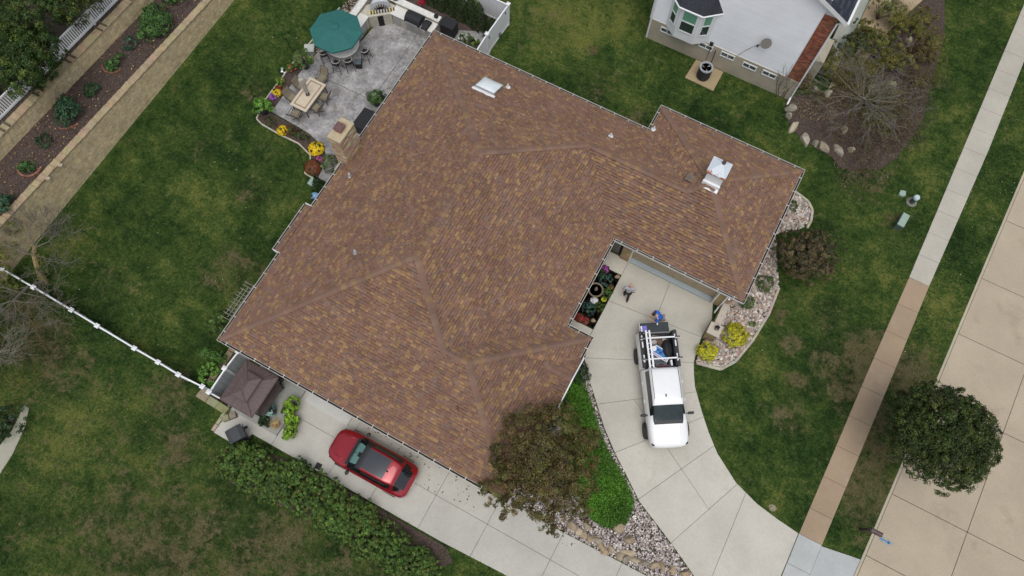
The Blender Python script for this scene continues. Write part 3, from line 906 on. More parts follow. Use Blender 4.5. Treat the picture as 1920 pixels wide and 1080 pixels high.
# stone chimney on the patio side
X0, X1, Y0, Y1, ZT = -16.98, -16.27, 12.56, 13.80, 5.02
m = MB(); m.box(X0 + .05, X1 - .05, Y0 + .05, Y1 - .05, 0, ZT); m.box(X0 - .3, -16.2, Y0 - .25, Y1 + .25, 0, 1.9)
chim = part('chimney', m, M_FOUND, house, world=True)
join = MB()
STC = [(.43, .33, .22), (.52, .42, .30), (.47, .34, .24), (.38, .28, .18), (.57, .48, .37), (.50, .31, .22)]
def ledge(face, u0, u1, fixed, z0, z1, indiv):
    z = z0
    while z < z1 - .01:
        h = min(rnd.choice((.07, .09, .12)), z1 - z); u = u0
        while u < u1 - .01:
            ue = min(u1, u + rnd.uniform(.18, .46))
            if u1 - ue < .09: ue = u1
            pr = rnd.uniform(.0, .03); tint = tuple(v * rnd.uniform(.8, 1.15) for v in rnd.choice(STC))
            m = MB() if indiv else join
            if face == 's': m.box(u + .003, ue - .003, fixed - pr - .01, fixed + .06, z + .002, z + h - .008, tint=tint)
            if face == 'n': m.box(u + .003, ue - .003, fixed - .06, fixed + pr + .01, z + .002, z + h - .008, tint=tint)
            if face == 'e': m.box(fixed - .06, fixed + pr + .01, u + .003, ue - .003, z + .002, z + h - .008, tint=tint)
            if face == 'w': m.box(fixed - pr - .01, fixed + .06, u + .003, ue - .003, z + .002, z + h - .008, tint=tint)
            if indiv: part('stone', m, M_STONE, chim, world=True)
            u = ue
        z += h
ledge('s', X0, X1, Y0, 2.3, ZT, True); ledge('e', Y0, Y1, X1, 2.85, ZT, True)
ledge('n', X0, X1, Y1, 1.9, ZT, False); ledge('w', Y0, Y1, X0, 1.9, ZT, False)
part('stonework', join, M_STONE, chim, world=True, stuff=True)
m = MB(); m.box(X0 - .04, X1 + .04, Y0 - .04, Y1 + .04, ZT, ZT + .09)
part('chimney_cap', m, plain('chimney_crown', (.44, .37, .24), .85, var=.15), chim, world=True, bevel=.02)
m = MB(); m.box(-16.83, -16.47, 13.0, 13.40, ZT + .09, ZT + .28); part('flue', m, plain('clay_flue', (.33, .14, .09), .8, var=.4, vscale=9), chim, world=True)
m = MB(); m.box(-16.88, -16.42, 12.95, 13.45, ZT + .30, ZT + .335); part('flue_cover', m, plain('rusty_steel', (.15, .085, .08), .7, metal=.2, var=.35, vscale=8), chim, world=True)

# white metal chimney chase near the street end of the roof
zc = 5.68
m = MB(); m.box(.38, 1.22, 19.46, 20.27, 3.6, zc); wc = part('metal_chimney', m, M_WHITE, house, world=True, bevel=.01)
m = MB(); m.box(.30, 1.28, 19.38, 20.34, zc - .06, zc + .03); m.add([(.34, 19.42, zc + .03), (1.24, 19.42, zc + .03), (1.24, 20.30, zc + .03), (.34, 20.30, zc + .03), (.84, 20.08, zc + .22)], [(0, 1, 4), (1, 2, 4), (2, 3, 4), (3, 0, 4)])
rm, nt, b = newmat('rust_streaked_white')
pos = geo_pos(nt); f = noise(nt, pos, 5.5, 6, .7)
sp = node(nt, 'ShaderNodeSeparateXYZ'); nt.links.new(pos, sp.inputs[0])
g = maprange(nt, sp.outputs['Y'], 19.62, 19.38, 0, .26); ad = node(nt, 'ShaderNodeMath', operation='ADD'); nt.links.new(f, ad.inputs[0]); nt.links.new(g, ad.inputs[1])
nt.links.new(mixcol(nt, maprange(nt, ad.outputs[0], .68, .76, 0, 1), (.55, .61, .67), (.33, .14, .075)), b.inputs['Base Color']); b.inputs['Roughness'].default_value = .4
part('chimney_lid', m, rm, wc, world=True)
m = MB(); m.lathe([(.09, 0), (.1, .14), (0, .16)], 10, (.86, 20.08, zc + .2)); part('flue', m, M_BROWN, wc, world=True)
m = MB(); m.box(.35, 1.25, 19.36, 19.46, 4.3, 4.86); m.box(.35, 1.25, 19.18, 19.36, 4.2, 4.60); part('chimney_flashing', m, M_WHITE, wc, world=True)

# skylight
def on_roof(x, y): return env(x, y)
m = MB(); zs_ = on_roof(-11.7, 19.6)
def sk(x, y, up): return (x, y, EZ + PT * (22.03 - y) + up)
x0, x1, y0, y1 = -12.32, -11.16, 19.08, 20.12
m.add([sk(x0, y0, -.05), sk(x1, y0, -.05), sk(x1, y1, -.05), sk(x0, y1, -.05), sk(x0, y0, .2), sk(x1, y0, .2), sk(x1, y1, .2), sk(x0, y1, .2)], [(3, 2, 1, 0), (4, 5, 6, 7), (0, 1, 5, 4), (1, 2, 6, 5), (2, 3, 7, 6), (3, 0, 4, 7)])
skl = part('skylight', m, M_STEEL, house, world=True)
m = MB(); vs = []; nn = 8
for j in range(nn + 1):
    for i in range(nn + 1):
        u, v = i / nn, j / nn
        h = .215 + .13 * (1 - abs(2 * u - 1) ** 3) * (1 - abs(2 * v - 1) ** 3)
        vs.append(sk(x0 + .04 + (x1 - x0 - .08) * u, y0 + .04 + (y1 - y0 - .08) * v, h))
m.add(vs, [(j * (nn + 1) + i, j * (nn + 1) + i + 1, (j + 1) * (nn + 1) + i + 1, (j + 1) * (nn + 1) + i) for j in range(nn) for i in range(nn)])
part('skylight_dome', m, plain('white_acrylic', (.72, .77, .80), .25, var=.05), skl, world=True, smooth=True)
m = MB(); m.add([sk(x0 - .1, y0 - .18, .03), sk(x1 + .06, y0 - .18, .03), sk(x1 + .06, y0 + .02, .05), sk(x0 - .1, y0 + .02, .05)], [(0, 1, 2, 3)]); part('skylight_flashing', m, M_WHITE, skl, world=True)
# plumbing vents
for x, y in ((-10.98, 20.25), (-4.86, 20.15), (-12.55, 8.05), (-3.15, 22.15), (-15.7, 11.9)):
    z = env(x, y); m = MB()
    m.lathe([(.045, -.05), (.045, .30), (.035, .30), (.035, .1)], 10, (x, y, z)); v = part('roof_vent', m, M_WHITE, house, world=True)
    m = MB(); nx = [n for n, o in sides(BLOCKS[0])]
    m.lathe([(.13, .02), (.075, .06), (.06, .12)], 10, (x, y, z + .02)); part('vent_boot', m, M_WHITE if x > -12 else M_STEEL, v, world=True)
m = MB(); z = env(-.25, 19.45); m.box(-.42, -.12, 19.32, 19.62, z - .1, z + .16); m.box(-.46, -.08, 19.28, 19.66, z + .16, z + .19); part('box_vent', m, plain('weathered_metal', (.16, .13, .10), .7, var=.3), house, world=True)
FLAT.append([(-16.5, 1.8), (-1.2, 1.8), (-1.2, 10), (-2.4, 10), (-2.4, 15.6), (4.6, 15.6), (4.6, 23.5), (-3, 23.5), (-3, 21.8), (-16.5, 21.8)])

# ------------------------------------------------------------------ fences
# white picket fence on the upper wall
FX = -33.72
def fz(y): return zlow(y) + 1.12
t = thing('picket_fence', 'white picket fence with gaps along the top of the upper block wall', 'fence', (FX, 14, 0))
y0p = gp(173, 45, fz(17) + .1)[1]
posts = [y0p + 2.55 * k for k in range(-8, 6)]
pk = None
for i, y in enumerate(posts):
    z = fz(y)
    m = MB(); m.box(FX - .065, FX + .065, y - .065, y + .065, z - .25, z + 1.12)
    p = part('post', m, M_WHITE, t, world=True)
    m = MB(); m.box(FX - .085, FX + .085, y - .085, y + .085, z + 1.12, z + 1.16); m.add([(FX - .08, y - .08, z + 1.16), (FX + .08, y - .08, z + 1.16), (FX + .08, y + .08, z + 1.16), (FX - .08, y + .08, z + 1.16), (FX, y, z + 1.22)], [(0, 1, 4), (1, 2, 4), (2, 3, 4), (3, 0, 4)])
    part('post_cap', m, M_WHITE, p, world=True)
    if i == len(posts) - 1: break
    ya, yb = y + .066, posts[i + 1] - .066; za, zb = fz(ya), fz(yb)
    for h, hh in ((.06, .13), (.93, .09)):
        m = MB(); vs = []
        for yy, zz in ((ya, za), (yb, zb)):
            for dx, dz in ((-.03, 0), (.03, 0), (.03, hh), (-.03, hh)): vs.append((FX + dx, yy, zz + h + dz))
        m.add(vs, [(0, 1, 5, 4), (1, 2, 6, 5), (2, 3, 7, 6), (3, 0, 4, 7), (3, 2, 1, 0), (4, 5, 6, 7)]); part('rail', m, M_WHITE, t, world=True)
    npk = 17
    for k in range(npk):
        yy = ya + (k + .5) * (yb - ya) / npk; zz = fz(yy)
        if pk is None:
            m = MB(); m.box(-.012, .012, -.042, .042, .19, .93); pk = mesh_of('picket', m, M_WHITE)
        link('picket', pk, t, (0, yy - 14, zz))
for i in range(0, len(posts), 1):      # short wooden ties sticking out at the foot of each post
    y = posts[i]; z = fz(y)
    for s_ in (-.17, .2):
        m = MB(); m.box(FX + .2, FX + .72, y + s_ - .05, y + s_ + .05, z + .0, z + .12, tint=(.10, .08, .06)); part('timber_tie', m, M_BARK, t, world=True)

def panel_fence(name, label, pts, h, cat='fence', cap=.115, zb=0.05, cross=True, thick=.022, bmat=None):
    t = thing(name, label, cat, (pts[0][0], pts[0][1], 0))
    for i, (x, y) in enumerate(pts):
        m = MB(); m.box(x - .062, x + .062, y - .062, y + .062, 0, h + .06); p = part('post', m, M_WHITE, t, world=True)
        m = MB(); m.box(x - cap, x + cap, y - cap, y + cap, h + .06, h + .10)
        c = cap * .95; m.add([(x - c, y - c, h + .1), (x + c, y - c, h + .1), (x + c, y + c, h + .1), (x - c, y + c, h + .1), (x, y, h + .17)], [(0, 1, 4), (1, 2, 4), (2, 3, 4), (3, 0, 4)])
        part('post_cap', m, M_WHITE, p, world=True)
        if i == len(pts) - 1: break
        a, b = Vector(pts[i]), Vector(pts[i + 1]); d = (b - a); Ln = d.length; d.normalize(); o = Vector((-d.y, d.x))
        a2 = a + d * .063; b2 = b - d * .063
        def plank(u0, u1, w_, z0, z1, nm):
            q0, q1 = a2 + d * u0, a2 + d * u1
            m = MB(); m.prism([(q0 - o * w_).to_tuple(), (q1 - o * w_).to_tuple(), (q1 + o * w_).to_tuple(), (q0 + o * w_).to_tuple()], z0, z1); part(nm, m, (bmat or M_WHITE) if nm == 'board' else M_WHITE, t, world=True)
        Lp = (b2 - a2).length
        plank(0, Lp, .035, zb, zb + .12, 'rail'); plank(0, Lp, .035, h - .10, h, 'rail')
        nb = max(2, int(Lp / .24)); st = Lp / nb
        for k in range(nb):
            plank(k * st + .004, (k + 1) * st - .004, thick if k % 2 else thick - .003, zb + .12, h - .10, 'board')
    return t
panel_fence('garden_fence', 'long thin white panel fence crossing the left lawn under the bare tree', [(-31.6, -.57), (-29.5, -.58), (-27.42, -.59), (-24.92, -.62), (-23.24, -.66), (-20.86, -.70), (-19.38, -.71), (-18.12, -.74), (-16.72, -.66)], 1.2)
panel_fence('side_fence', 'white panel fence with grey boards beside the brown gazebo', [(-16.1, -.72), (-16.12, .60), (-16.05, 1.62)], 1.6, bmat=plain('grey_vinyl', (.40, .42, .45), .5, var=.05))  # grey boards between white posts and rails
m = MB(); m.box(-16.05, -15.35, -.745, -.70, .3, 1.5)
tag(part('fence_return', m, M_WHITE), 'short white fence return at the lower corner of the gazebo', 'fence')
yf = panel_fence('yard_fence', 'tall white vinyl fence along the grass strip between the two houses', [(-14.34, 22.25), (-14.36, 23.92), (-14.28, 26.36), (-16.6, 26.36), (-18.9, 26.36), (-21.2, 26.4)], 1.8)
for x, y, z in ((-14.25, 24.0, 1.5), (-14.25, 22.75, 1.6), (-14.2, 25.9, 1.6)):
    m = MB(); m.box(x - .02, x + .015, y - .02, y + .02, z - .08, z + .08); part('hinge', m, M_BMETAL, yf, world=True)

# ------------------------------------------------------------------ patio
patio = [(-23.32, 19.6), (-23.5, 17.5), (-23.43, 14.36), (-22.6, 14.33), (-21.71, 14.28), (-20.75, 14.2), (-20.21, 14.06), (-19.65, 13.9), (-19.2, 13.6), (-18.95, 13.2), (-18.8, 12.6), (-18.66, 11.99), (-16.2, 11.9), (-16.2, 21.6), (-13.95, 22.0), (-14.5, 25.6), (-17.3, 24.3), (-17.3, 23.2), (-20.4, 23.3), (-21.4, 22.3), (-21.5, 20.8), (-22.5, 24.5), (-23.3, 24.5)]
paving('patio', patio, [((-24, 17.75), (-16, 17.86), None), ((-24, 21.70), (-16, 21.70), lambda c: c[0] > -21.6), ((-18.72, 18), (-18.8, 26), lambda c: c[1] > 17.8 and c[0] > -21.6), ((-20.9, 17), (-21.0, 12), lambda c: False)],
       .06, M_PATIO, lambda c: (.295, .288, .288), gap=.014)
# gravel strip behind the umbrella, flower bed and its stone edging
bed = [(-24.15, 17.75), (-24.12, 14.75), (-23.85, 13.62), (-23.45, 13.46), (-22.11, 13.40), (-20.86, 13.42), (-19.9, 13.12), (-19.55, 12.6), (-19.5, 12.0), (-18.7, 11.98), (-18.84, 12.6), (-18.98, 13.18), (-19.22, 13.57), (-19.66, 13.86), (-20.21, 14.02), (-20.75, 14.16), (-21.71, 14.24), (-22.6, 14.28), (-23.46, 14.30), (-23.53, 17.5), (-23.55, 17.75)]
m = MB(); m.prism(bed, -.1, .05); struct('flower_bed', m, M_MULCH); FLAT.append(bed)
edge = [(-23.95, 22.5), (-24.2, 17.85), (-24.18, 14.73), (-23.9, 13.57), (-23.45, 13.41), (-22.11, 13.34), (-20.86, 13.37), (-19.85, 13.06), (-19.53, 12.6), (-19.5, 11.95), (-18.81, 11.9)]
def edging(name, label, pts, w_, z, tint, piece=.45, mat=None, cat='edging'):
    t = thing(name, label, cat, (pts[0][0], pts[0][1], 0))
    for i in range(len(pts) - 1):
        a, b = Vector(pts[i]), Vector(pts[i + 1]); d = b - a; Ln = d.length; d.normalize(); o = Vector((-d.y, d.x)) * w_ / 2
        n = max(1, round(Ln / piece))
        for k in range(n):
            p, q = a + d * (Ln * k / n + .006), a + d * (Ln * (k + 1) / n - .004)
            m = MB(); m.prism([(p - o).to_tuple(), (q - o).to_tuple(), (q + o).to_tuple(), (p + o).to_tuple()], -.05, z + rnd.uniform(-.006, .006), tint=tuple(v * rnd.uniform(.9, 1.1) for v in tint))
            part('edging_stone', m, mat or M_STONE, t, world=True, bevel=.008)
    return t
edging('edging', 'pale curb of small stones around the patio flower bed', edge, .075, .12, (.47, .44, .36))
m = MB(); grv = [(-24.1, 17.9), (-23.85, 23.2), (-23.0, 24.2), (-22.7, 22), (-23.1, 19.2), (-23.4, 17.9)]; m.prism(grv, -.1, .04); struct('gravel_strip', m, M_DIRT); FLAT.append(grv)

def pip(px, py, poly):
    ins = np.zeros(len(px), bool); n = len(poly); j = n - 1
    for i in range(n):
        xi, yi = poly[i]; xj, yj = poly[j]
        c = ((yi > py) != (yj > py)) & (px < (xj - xi) * (py - yi) / (yj - yi + 1e-12) + xi)
        ins ^= c; j = i
    return ins

def pebbles(name, polys, n, size, cols, z, parent_label=None, holes=(), zf=None):
    xs = [p[0] for q in polys for p in q]; ys_ = [p[1] for q in polys for p in q]
    X = rng.uniform(min(xs), max(xs), n * 4); Y = rng.uniform(min(ys_), max(ys_), n * 4)
    ok = np.zeros(len(X), bool)
    for q in polys: ok |= pip(X, Y, q)
    for q in holes: ok &= ~pip(X, Y, q)
    X, Y = X[ok][:n], Y[ok][:n]; n = len(X)
    v, f = ICO[1]; f = np.array(f)
    s = size * rng.uniform(.5, 1.5, n)
    an = rng.uniform(0, 6.28, n)
    V = v[None] * (1 + rng.uniform(-.22, .22, (n, len(v))))[:, :, None] * np.stack([s * rng.uniform(.8, 1.3, n), s * rng.uniform(.6, .95, n), s * .55], 1)[:, None, :]
    c, sn = np.cos(an)[:, None], np.sin(an)[:, None]
    x, y = V[..., 0] * c - V[..., 1] * sn, V[..., 0] * sn + V[..., 1] * c
    zz = (z if zf is None else zf(X, Y))
    V = np.stack([x + X[:, None], y + Y[:, None], V[..., 2] + (zz if np.ndim(zz) == 0 else zz[:, None]) + rng.uniform(0, size * .35, n)[:, None]], 2)
    T = V[:, f].reshape(-1, 3, 3)
    col = np.array(cols)[rng.integers(0, len(cols), n)] * rng.uniform(.75, 1.25, (n, 1))
    o = np_quads(name, T, np.repeat(col, len(f), 0), M_STONE)
    o['kind'] = 'stuff'; return o
pebbles('gravel', [grv], 900, .035, [(.40, .34, .24), (.30, .25, .18), (.48, .42, .32)], .05)

# outdoor kitchen
kit = thing('outdoor_kitchen', 'white stone outdoor kitchen counter with raised back ledge around the patio corner', 'kitchen counter', (-19.4, 23.6, 0))
M_WSTONE = plain('white_stone_top', (.66, .65, .61), .4, var=.12, vscale=7, bump=.1)
M_TILE = plain('pale_stone_face', (.46, .43, .36), .7, var=.15, vscale=4)
def kb(nm, x0, x1, y0, y1, z0, z1, mat, bevel=0):
    m = MB(); m.box(x0, x1, y0, y1, z0, z1); return part(nm, m, mat, kit, world=True, bevel=bevel)
kb('cabinet', -20.42, -17.66, 23.10, 23.72, .06, .93, M_TILE); kb('countertop', -20.5, -17.6, 23.02, 23.74, .93, .99, M_WSTONE, .01)
kb('ledge_wall', -20.6, -17.62, 23.76, 24.05, .06, 1.16, M_TILE); kb('ledge_top', -21.3, -17.55, 23.72, 24.13, 1.16, 1.22, M_WSTONE, .01)
kb('cabinet', -22.12, -21.56, 20.75, 22.15, .06, .93, M_TILE); kb('countertop', -22.12, -21.5, 20.7, 22.22, .93, .99, M_WSTONE, .01)
kb('ledge_wall', -22.4, -22.14, 20.7, 23.6, .06, 1.16, M_TILE); kb('ledge_top', -22.48, -22.08, 20.65, 23.4, 1.16, 1.22, M_WSTONE, .01)
for x0, x1 in ((-20.3, -19.85), (-19.5, -18.4), (-18.2, -17.75)): kb('cabinet_door', x0, x1, 23.075, 23.10, .14, .86, M_STEEL)
for y0, y1 in ((20.85, 21.25), (21.35, 21.95)): kb('cabinet_door', -21.56, -21.535, y0, y1, .14, .86, M_STEEL)
m = MB(); m.prism([(-21.5, 22.2), (-20.45, 23.06), (-20.55, 23.7), (-21.2, 23.72), (-22.1, 22.9), (-22.1, 22.2)], .06, .95); part('oven_base', m, M_TILE, kit, world=True)
m = MB(); d = Vector((1.05, .86)).normalized(); o = Vector((d.y, -d.x)); c = Vector((-20.975, 22.63))
m.prism([(c - d * .17 + o * .0).to_tuple(), (c + d * .17).to_tuple(), (c + d * .17 + o * .03).to_tuple(), (c - d * .17 + o * .03).to_tuple()], .06, .9); part('oven_recess', m, M_DARK, kit, world=True)
# corner pizza oven: rounded hood with striped arch
M_HOOD = plain('pale_render', (.50, .52, .55), .7, var=.1)
ov = thing('pizza_oven', 'grey domed corner pizza oven with striped brick arch on the kitchen corner', 'oven', (-21.05, 22.9, .95))
m = MB(); R_ = .62; nseg = 14; vs = []; fs = []
a0 = math.atan2(d.y, d.x)
for j in range(7):
    ph = j / 6 * PI / 2; rr_ = R_ * math.cos(ph) ** .6 if j < 6 else .02; zz = .60 * math.sin(ph)
    for i in range(nseg + 1):
        th = a0 + PI * i / nseg
        vs.append((rr_ * math.cos(th) - o.x * .22, rr_ * math.sin(th) - o.y * .22, zz + .02))
for j in range(6):
    for i in range(nseg):
        a = j * (nseg + 1) + i; fs.append((a, a + 1, a + nseg + 2, a + nseg + 1))
m.add(vs, fs); m.add([vs[j * (nseg + 1)] for j in range(7)] + [vs[j * (nseg + 1) + nseg] for j in range(6, -1, -1)], [tuple(range(13, -1, -1))])
part('dome', m, M_HOOD, ov, smooth=False)
vz = Vector((d.x, d.y, 0)); vo = Vector((o.x, o.y, 0))
nb = 17
for i in range(nb):
    m = MB(); th = PI * i / (nb - 1); r0, r1 = .27, .40; da = PI / nb * .44
    pts = []
    for r, s_ in ((r0, -1), (r1, -1), (r1, 1), (r0, 1)):
        pts.append(vz * (r * math.cos(th + s_ * da)) * 1.05 + Vector((0, 0, r * math.sin(th + s_ * da))) + vo * -.21)
    m.add([p for p in pts] + [p + vo * .09 for p in pts], [(0, 1, 2, 3), (7, 6, 5, 4), (0, 4, 5, 1), (1, 5, 6, 2), (2, 6, 7, 3), (3, 7, 4, 0)], tint=(.05, .045, .05) if i % 2 else (.42, .40, .36))
    part('arch_brick', m, M_STONE, ov)
for i in range(18):
    m = MB(); u = -.72 + i * .085
    pts = [vz * u + vo * .10, vz * (u + .078) + vo * .10, vz * (u + .078) - vo * .14, vz * u - vo * .14]
    m.add([p + Vector((0, 0, .0)) for p in pts] + [p + Vector((0, 0, .05)) for p in pts], [(4, 5, 6, 7), (0, 1, 5, 4), (1, 2, 6, 5), (2, 3, 7, 6), (3, 0, 4, 7)], tint=(.05, .045, .05) if i % 2 else ((.55, .47, .20) if (i < 5 or i > 12) else (.45, .43, .40)))
    part('shelf_brick', m, M_STONE, ov)
m = MB(); pts = [vz * -.25 - vo * .2, vz * .25 - vo * .2]
m.add([pts[0] + vo * .012, pts[1] + vo * .012] + [vz * (.26 * math.cos(t)) + Vector((0, 0, .26 * math.sin(t))) - vo * .195 for t in np.linspace(.1, PI - .1, 9)], [tuple(range(11))]); part('oven_mouth', m, M_DARK, ov)
# grills on the counter
def grill(name, label, x0, x1, y0, y1, z, h):
    t = thing(name, label, 'grill', ((x0 + x1) / 2, (y0 + y1) / 2, z))
    w2, d2 = (x1 - x0) / 2, (y1 - y0) / 2
    m = MB(); prof = [(-d2, 0), (-d2 - .02, h * .35), (-d2 * .75, h * .75), (-d2 * .2, h), (d2 * .5, h * .95), (d2, h * .55), (d2, 0)]
    vs = [(-w2, y, zz) for y, zz in prof] + [(w2, y, zz) for y, zz in prof]; n = len(prof)
    m.add(vs, [tuple(range(n)), tuple(range(2 * n - 1, n - 1, -1))] + [(i, i + n, (i + 1) % n + n, (i + 1) % n) for i in range(n)]); part('cover', m, M_BLACK, t, bevel=.03, seg=2)
    m = MB(); m.tube([(-w2 * .8, -d2 - .05, h * .3), (w2 * .8, -d2 - .05, h * .3)], .018, 6); part('handle', m, M_STEEL, t)
    return t
grill('grill', 'large black covered grill on the white kitchen counter', -19.45, -18.42, 22.92, 23.66, .99, .50)
grill('grill', 'small black covered side burner near the roof corner on the white counter', -18.32, -17.92, 22.92, 23.62, .99, .24)
t = thing('speaker_box', 'small black box on the raised white kitchen ledge', 'speaker', (-17.82, 23.95, 1.22))
m = MB(); m.box(-.11, .11, -.1, .1, 0, .2); part('body', m, M_BLACK, t, bevel=.02); m = MB(); m.tube([(-.08, 0, .2), (-.04, 0, .25), (.04, 0, .25), (.08, 0, .2)], .012, 6); part('handle', m, M_BLACK, t)
t = thing('bowl', 'dark round bowl on the white ledge behind the pizza oven', 'bowl', (-20.62, 23.95, 1.22))
m = MB(); m.lathe([(.06, 0), (.18, .05), (.22, .12), (.19, .11), (.05, .03)], 16); part('body', m, M_BMETAL, t, smooth=True)

# covered cart, planter box and plants in the fenced corner
t = thing('storage_bench', 'black covered storage box behind the end of the white kitchen', 'storage box', (-17.08, 24.1, .05))
m = MB(); m.box(-.43, .43, -.32, .32, 0, .9); part('box', m, M_BLACK, t, bevel=.02)
m = MB(); m.box(-.46, .46, -.35, .35, .9, .97); part('lid', m, M_BLACK, t, bevel=.02)
t = thing('planter_box', 'black raised planter box full of white edged leaves by the tall white fence', 'planter', (-15.5, 23.72, .06))
m = MB(); m.box(-.72, .72, -.33, .33, 0, .04)
for x0, x1, y0, y1 in ((-.72, .72, -.33, -.29), (-.72, .72, .29, .33), (-.72, -.68, -.29, .29), (.68, .72, -.29, .29)): m.box(x0, x1, y0, y1, .04, .55)
part('box', m, M_BMETAL, t); m = MB(); m.box(-.68, .68, -.29, .29, .3, .48); part('soil', m, M_DIRT, t)
add_foliage(t, [(-.4, .05, .62, .32, .32, .32)], 500, .13, [(.26, .31, .22), (.40, .44, .36), (.12, .17, .08)], name='variegated_foliage', clumps=12)
add_foliage(t, [(.15, .05, .62, .38, .34, .32), (.5, -.02, .58, .25, .3, .28)], 900, .10, [(.10, .17, .03), (.16, .24, .05), (.07, .12, .03)], clumps=22)

def conifer(name, label, x, y, z, r, h, n, cols, group=None, size=.09):
    t = thing(name, label, 'conifer', (x, y, z), 0, group)
    u = rng.random(n) ** .62; ang = rng.uniform(0, 2 * PI, n)
    zz = (1 - u) * h
    lump = 1 + .16 * np.sin(ang * 5 + zz * 6) + rng.uniform(-.22, .12, n)
    rr_ = r * (1 - (zz / h) ** 1.5) * lump + .03
    P = np.stack([rr_ * np.cos(ang), rr_ * np.sin(ang), zz + .05], 1)
    N = np.stack([np.cos(ang), np.sin(ang), np.full(n, .45)], 1) + rng.normal(size=(n, 3)) * .4
    V = leaf_quads(P, N, size * rng.uniform(.6, 1.4, n), .4)
    T = np.array(cols)[rng.integers(0, len(cols), n)] * rng.uniform(.6, 1.35, (n, 1))
    np_quads('foliage', V, T, M_LEAF, t)
    m = MB(); m.tube([(0, 0, 0), (0, 0, h * .9)], [.05, .015], 6, tint=(.10, .07, .05)); part('trunk', m, M_BARK, t)
    return t
ARB = [(.018, .040, .012), (.028, .055, .014), (.040, .065, .018)]
for i, (x, y, lab_) in enumerate(((-19.3, 25.75, 'arborvitae at the top left of the row, behind the red leaved plant'), (-18.55, 25.7, 'second arborvitae from the red leaved plant in the fence row'), (-17.8, 25.7, 'arborvitae directly behind the end of the white ledge'), (-17.1, 25.6, 'arborvitae directly behind the black storage box'),
        (-16.4, 25.6, 'arborvitae between the black storage box and the planter box'), (-15.75, 25.45, 'arborvitae directly behind the white edged leaves of the planter box'), (-14.8, 25.3, 'shortest arborvitae standing apart in the corner of the white fence'))):
    conifer('arborvitae', lab_, x, y, 0, .48, 2.1 if i < 6 else 1.4, 2600, ARB, 'arborvitae row inside the white fence')
shrub('grass_clump', 'bright yellow green ornamental grass between arborvitae and white fence', -16.5, 26.05, 0, [(0, 0, .9, .4, .25, .5)], 500, .16, [(.16, .22, .03), (.22, .27, .05)], cat='ornamental grass', asp=.15)
m = MB(); fb = [(-21.4, 24.1), (-14.45, 24.65), (-14.4, 26.3), (-21.4, 26.3)]; m.prism(fb, -.1, .03); struct('corner_bed', m, M_MULCH); FLAT.append([(-22.5, 22), (-14.3, 22), (-14.3, 26.4), (-22.5, 26.4)])
shrub('flower', 'red leaved plant standing behind the white kitchen ledge', -19.35, 24.75, 0, [(0, 0, .9, .2, .2, .4)], 260, .13, [(.45, .012, .035), (.30, .01, .03)], cat='plant')
shrub('flower_pot', 'red orange flowers in a dark pot beside the black storage box', -17.05, 23.15, .06, [(0, 0, .55, .28, .26, .18), (.12, -.05, .45, .25, .2, .15)], 420, .07, [(.50, .06, .03), (.42, .04, .025), (.05, .09, .02), (.55, .10, .05)], cat='flowers')

# ------------------------------------------------------------------ patio furniture
def umbrella_open():
    t = thing('patio_umbrella', 'open green octagonal patio umbrella over the white bar table', 'umbrella', (-21.87, 19.72, .06))
    m = MB(); R_ = 1.52; zt, ze = 2.62, 2.18; a0 = math.radians(22.5 + 2)
    n = 8; sub = 3; vs = [(0, 0, zt)]
    for j in range(1, sub + 1):
        for k in range(n):
            for q in (0, .5):
                th = a0 + 2 * PI * (k + q) / n; f = j / sub
                r = R_ * f * (1 if q == 0 else math.cos(PI / n))
                z = zt - (zt - ze) * f ** 1.12 - (0 if q == 0 else .035 * f)
                vs.append((r * math.cos(th), r * math.sin(th), z))
    fs = []; c = 2 * n
    for k in range(c): fs.append((0, 1 + k, 1 + (k + 1) % c))
    for j in range(sub - 1):
        for k in range(c):
            a = 1 + j * c + k; b = 1 + j * c + (k + 1) % c; fs.append((a, a + c, b + c, b))
    for k in range(c):      # hanging edge
        a = 1 + (sub - 1) * c + k; b = 1 + (sub - 1) * c + (k + 1) % c
        o_ = len(vs); vs += [(vs[a][0], vs[a][1], vs[a][2] - .1), (vs[b][0], vs[b][1], vs[b][2] - .1)]; fs.append((a, o_, o_ + 1, b))
    m.add(vs, fs); part('canopy', m, M_UMB, t)
    m = MB(); m.lathe([(.27, zt - .02), (.16, zt + .045), (0, zt + .09)], 8); part('vent_cap', m, M_UMB, t)
    m = MB(); m.lathe([(.03, zt + .08), (.035, zt + .12), (0, zt + .16)], 8); part('finial', m, M_UMB, t)
    m = MB(); m.tube([(0, 0, 0), (0, 0, zt)], .025, 8); part('pole', m, M_BROWN, t)
    for k in range(8):
        th = a0 + 2 * PI * k / 8; m = MB(); m.tube([(0, 0, zt - .03), (R_ * .99 * math.cos(th), R_ * .99 * math.sin(th), ze - .02)], .012, 5); part('rib', m, M_BROWN, t)
    return t
umbrella_open()
t = thing('bar_table', 'round white stone bar table under the green umbrella', 'table', (-21.75, 19.78, .06))
m = MB(); m.lathe([(0, .98), (.95, .98), (.97, 1.01), (.95, 1.04), (0, 1.04)], 40); part('tabletop', m, M_WSTONE, t)
m = MB(); m.lathe([(.42, 0), (.40, .98)], 20); part('base', m, M_TILE, t)
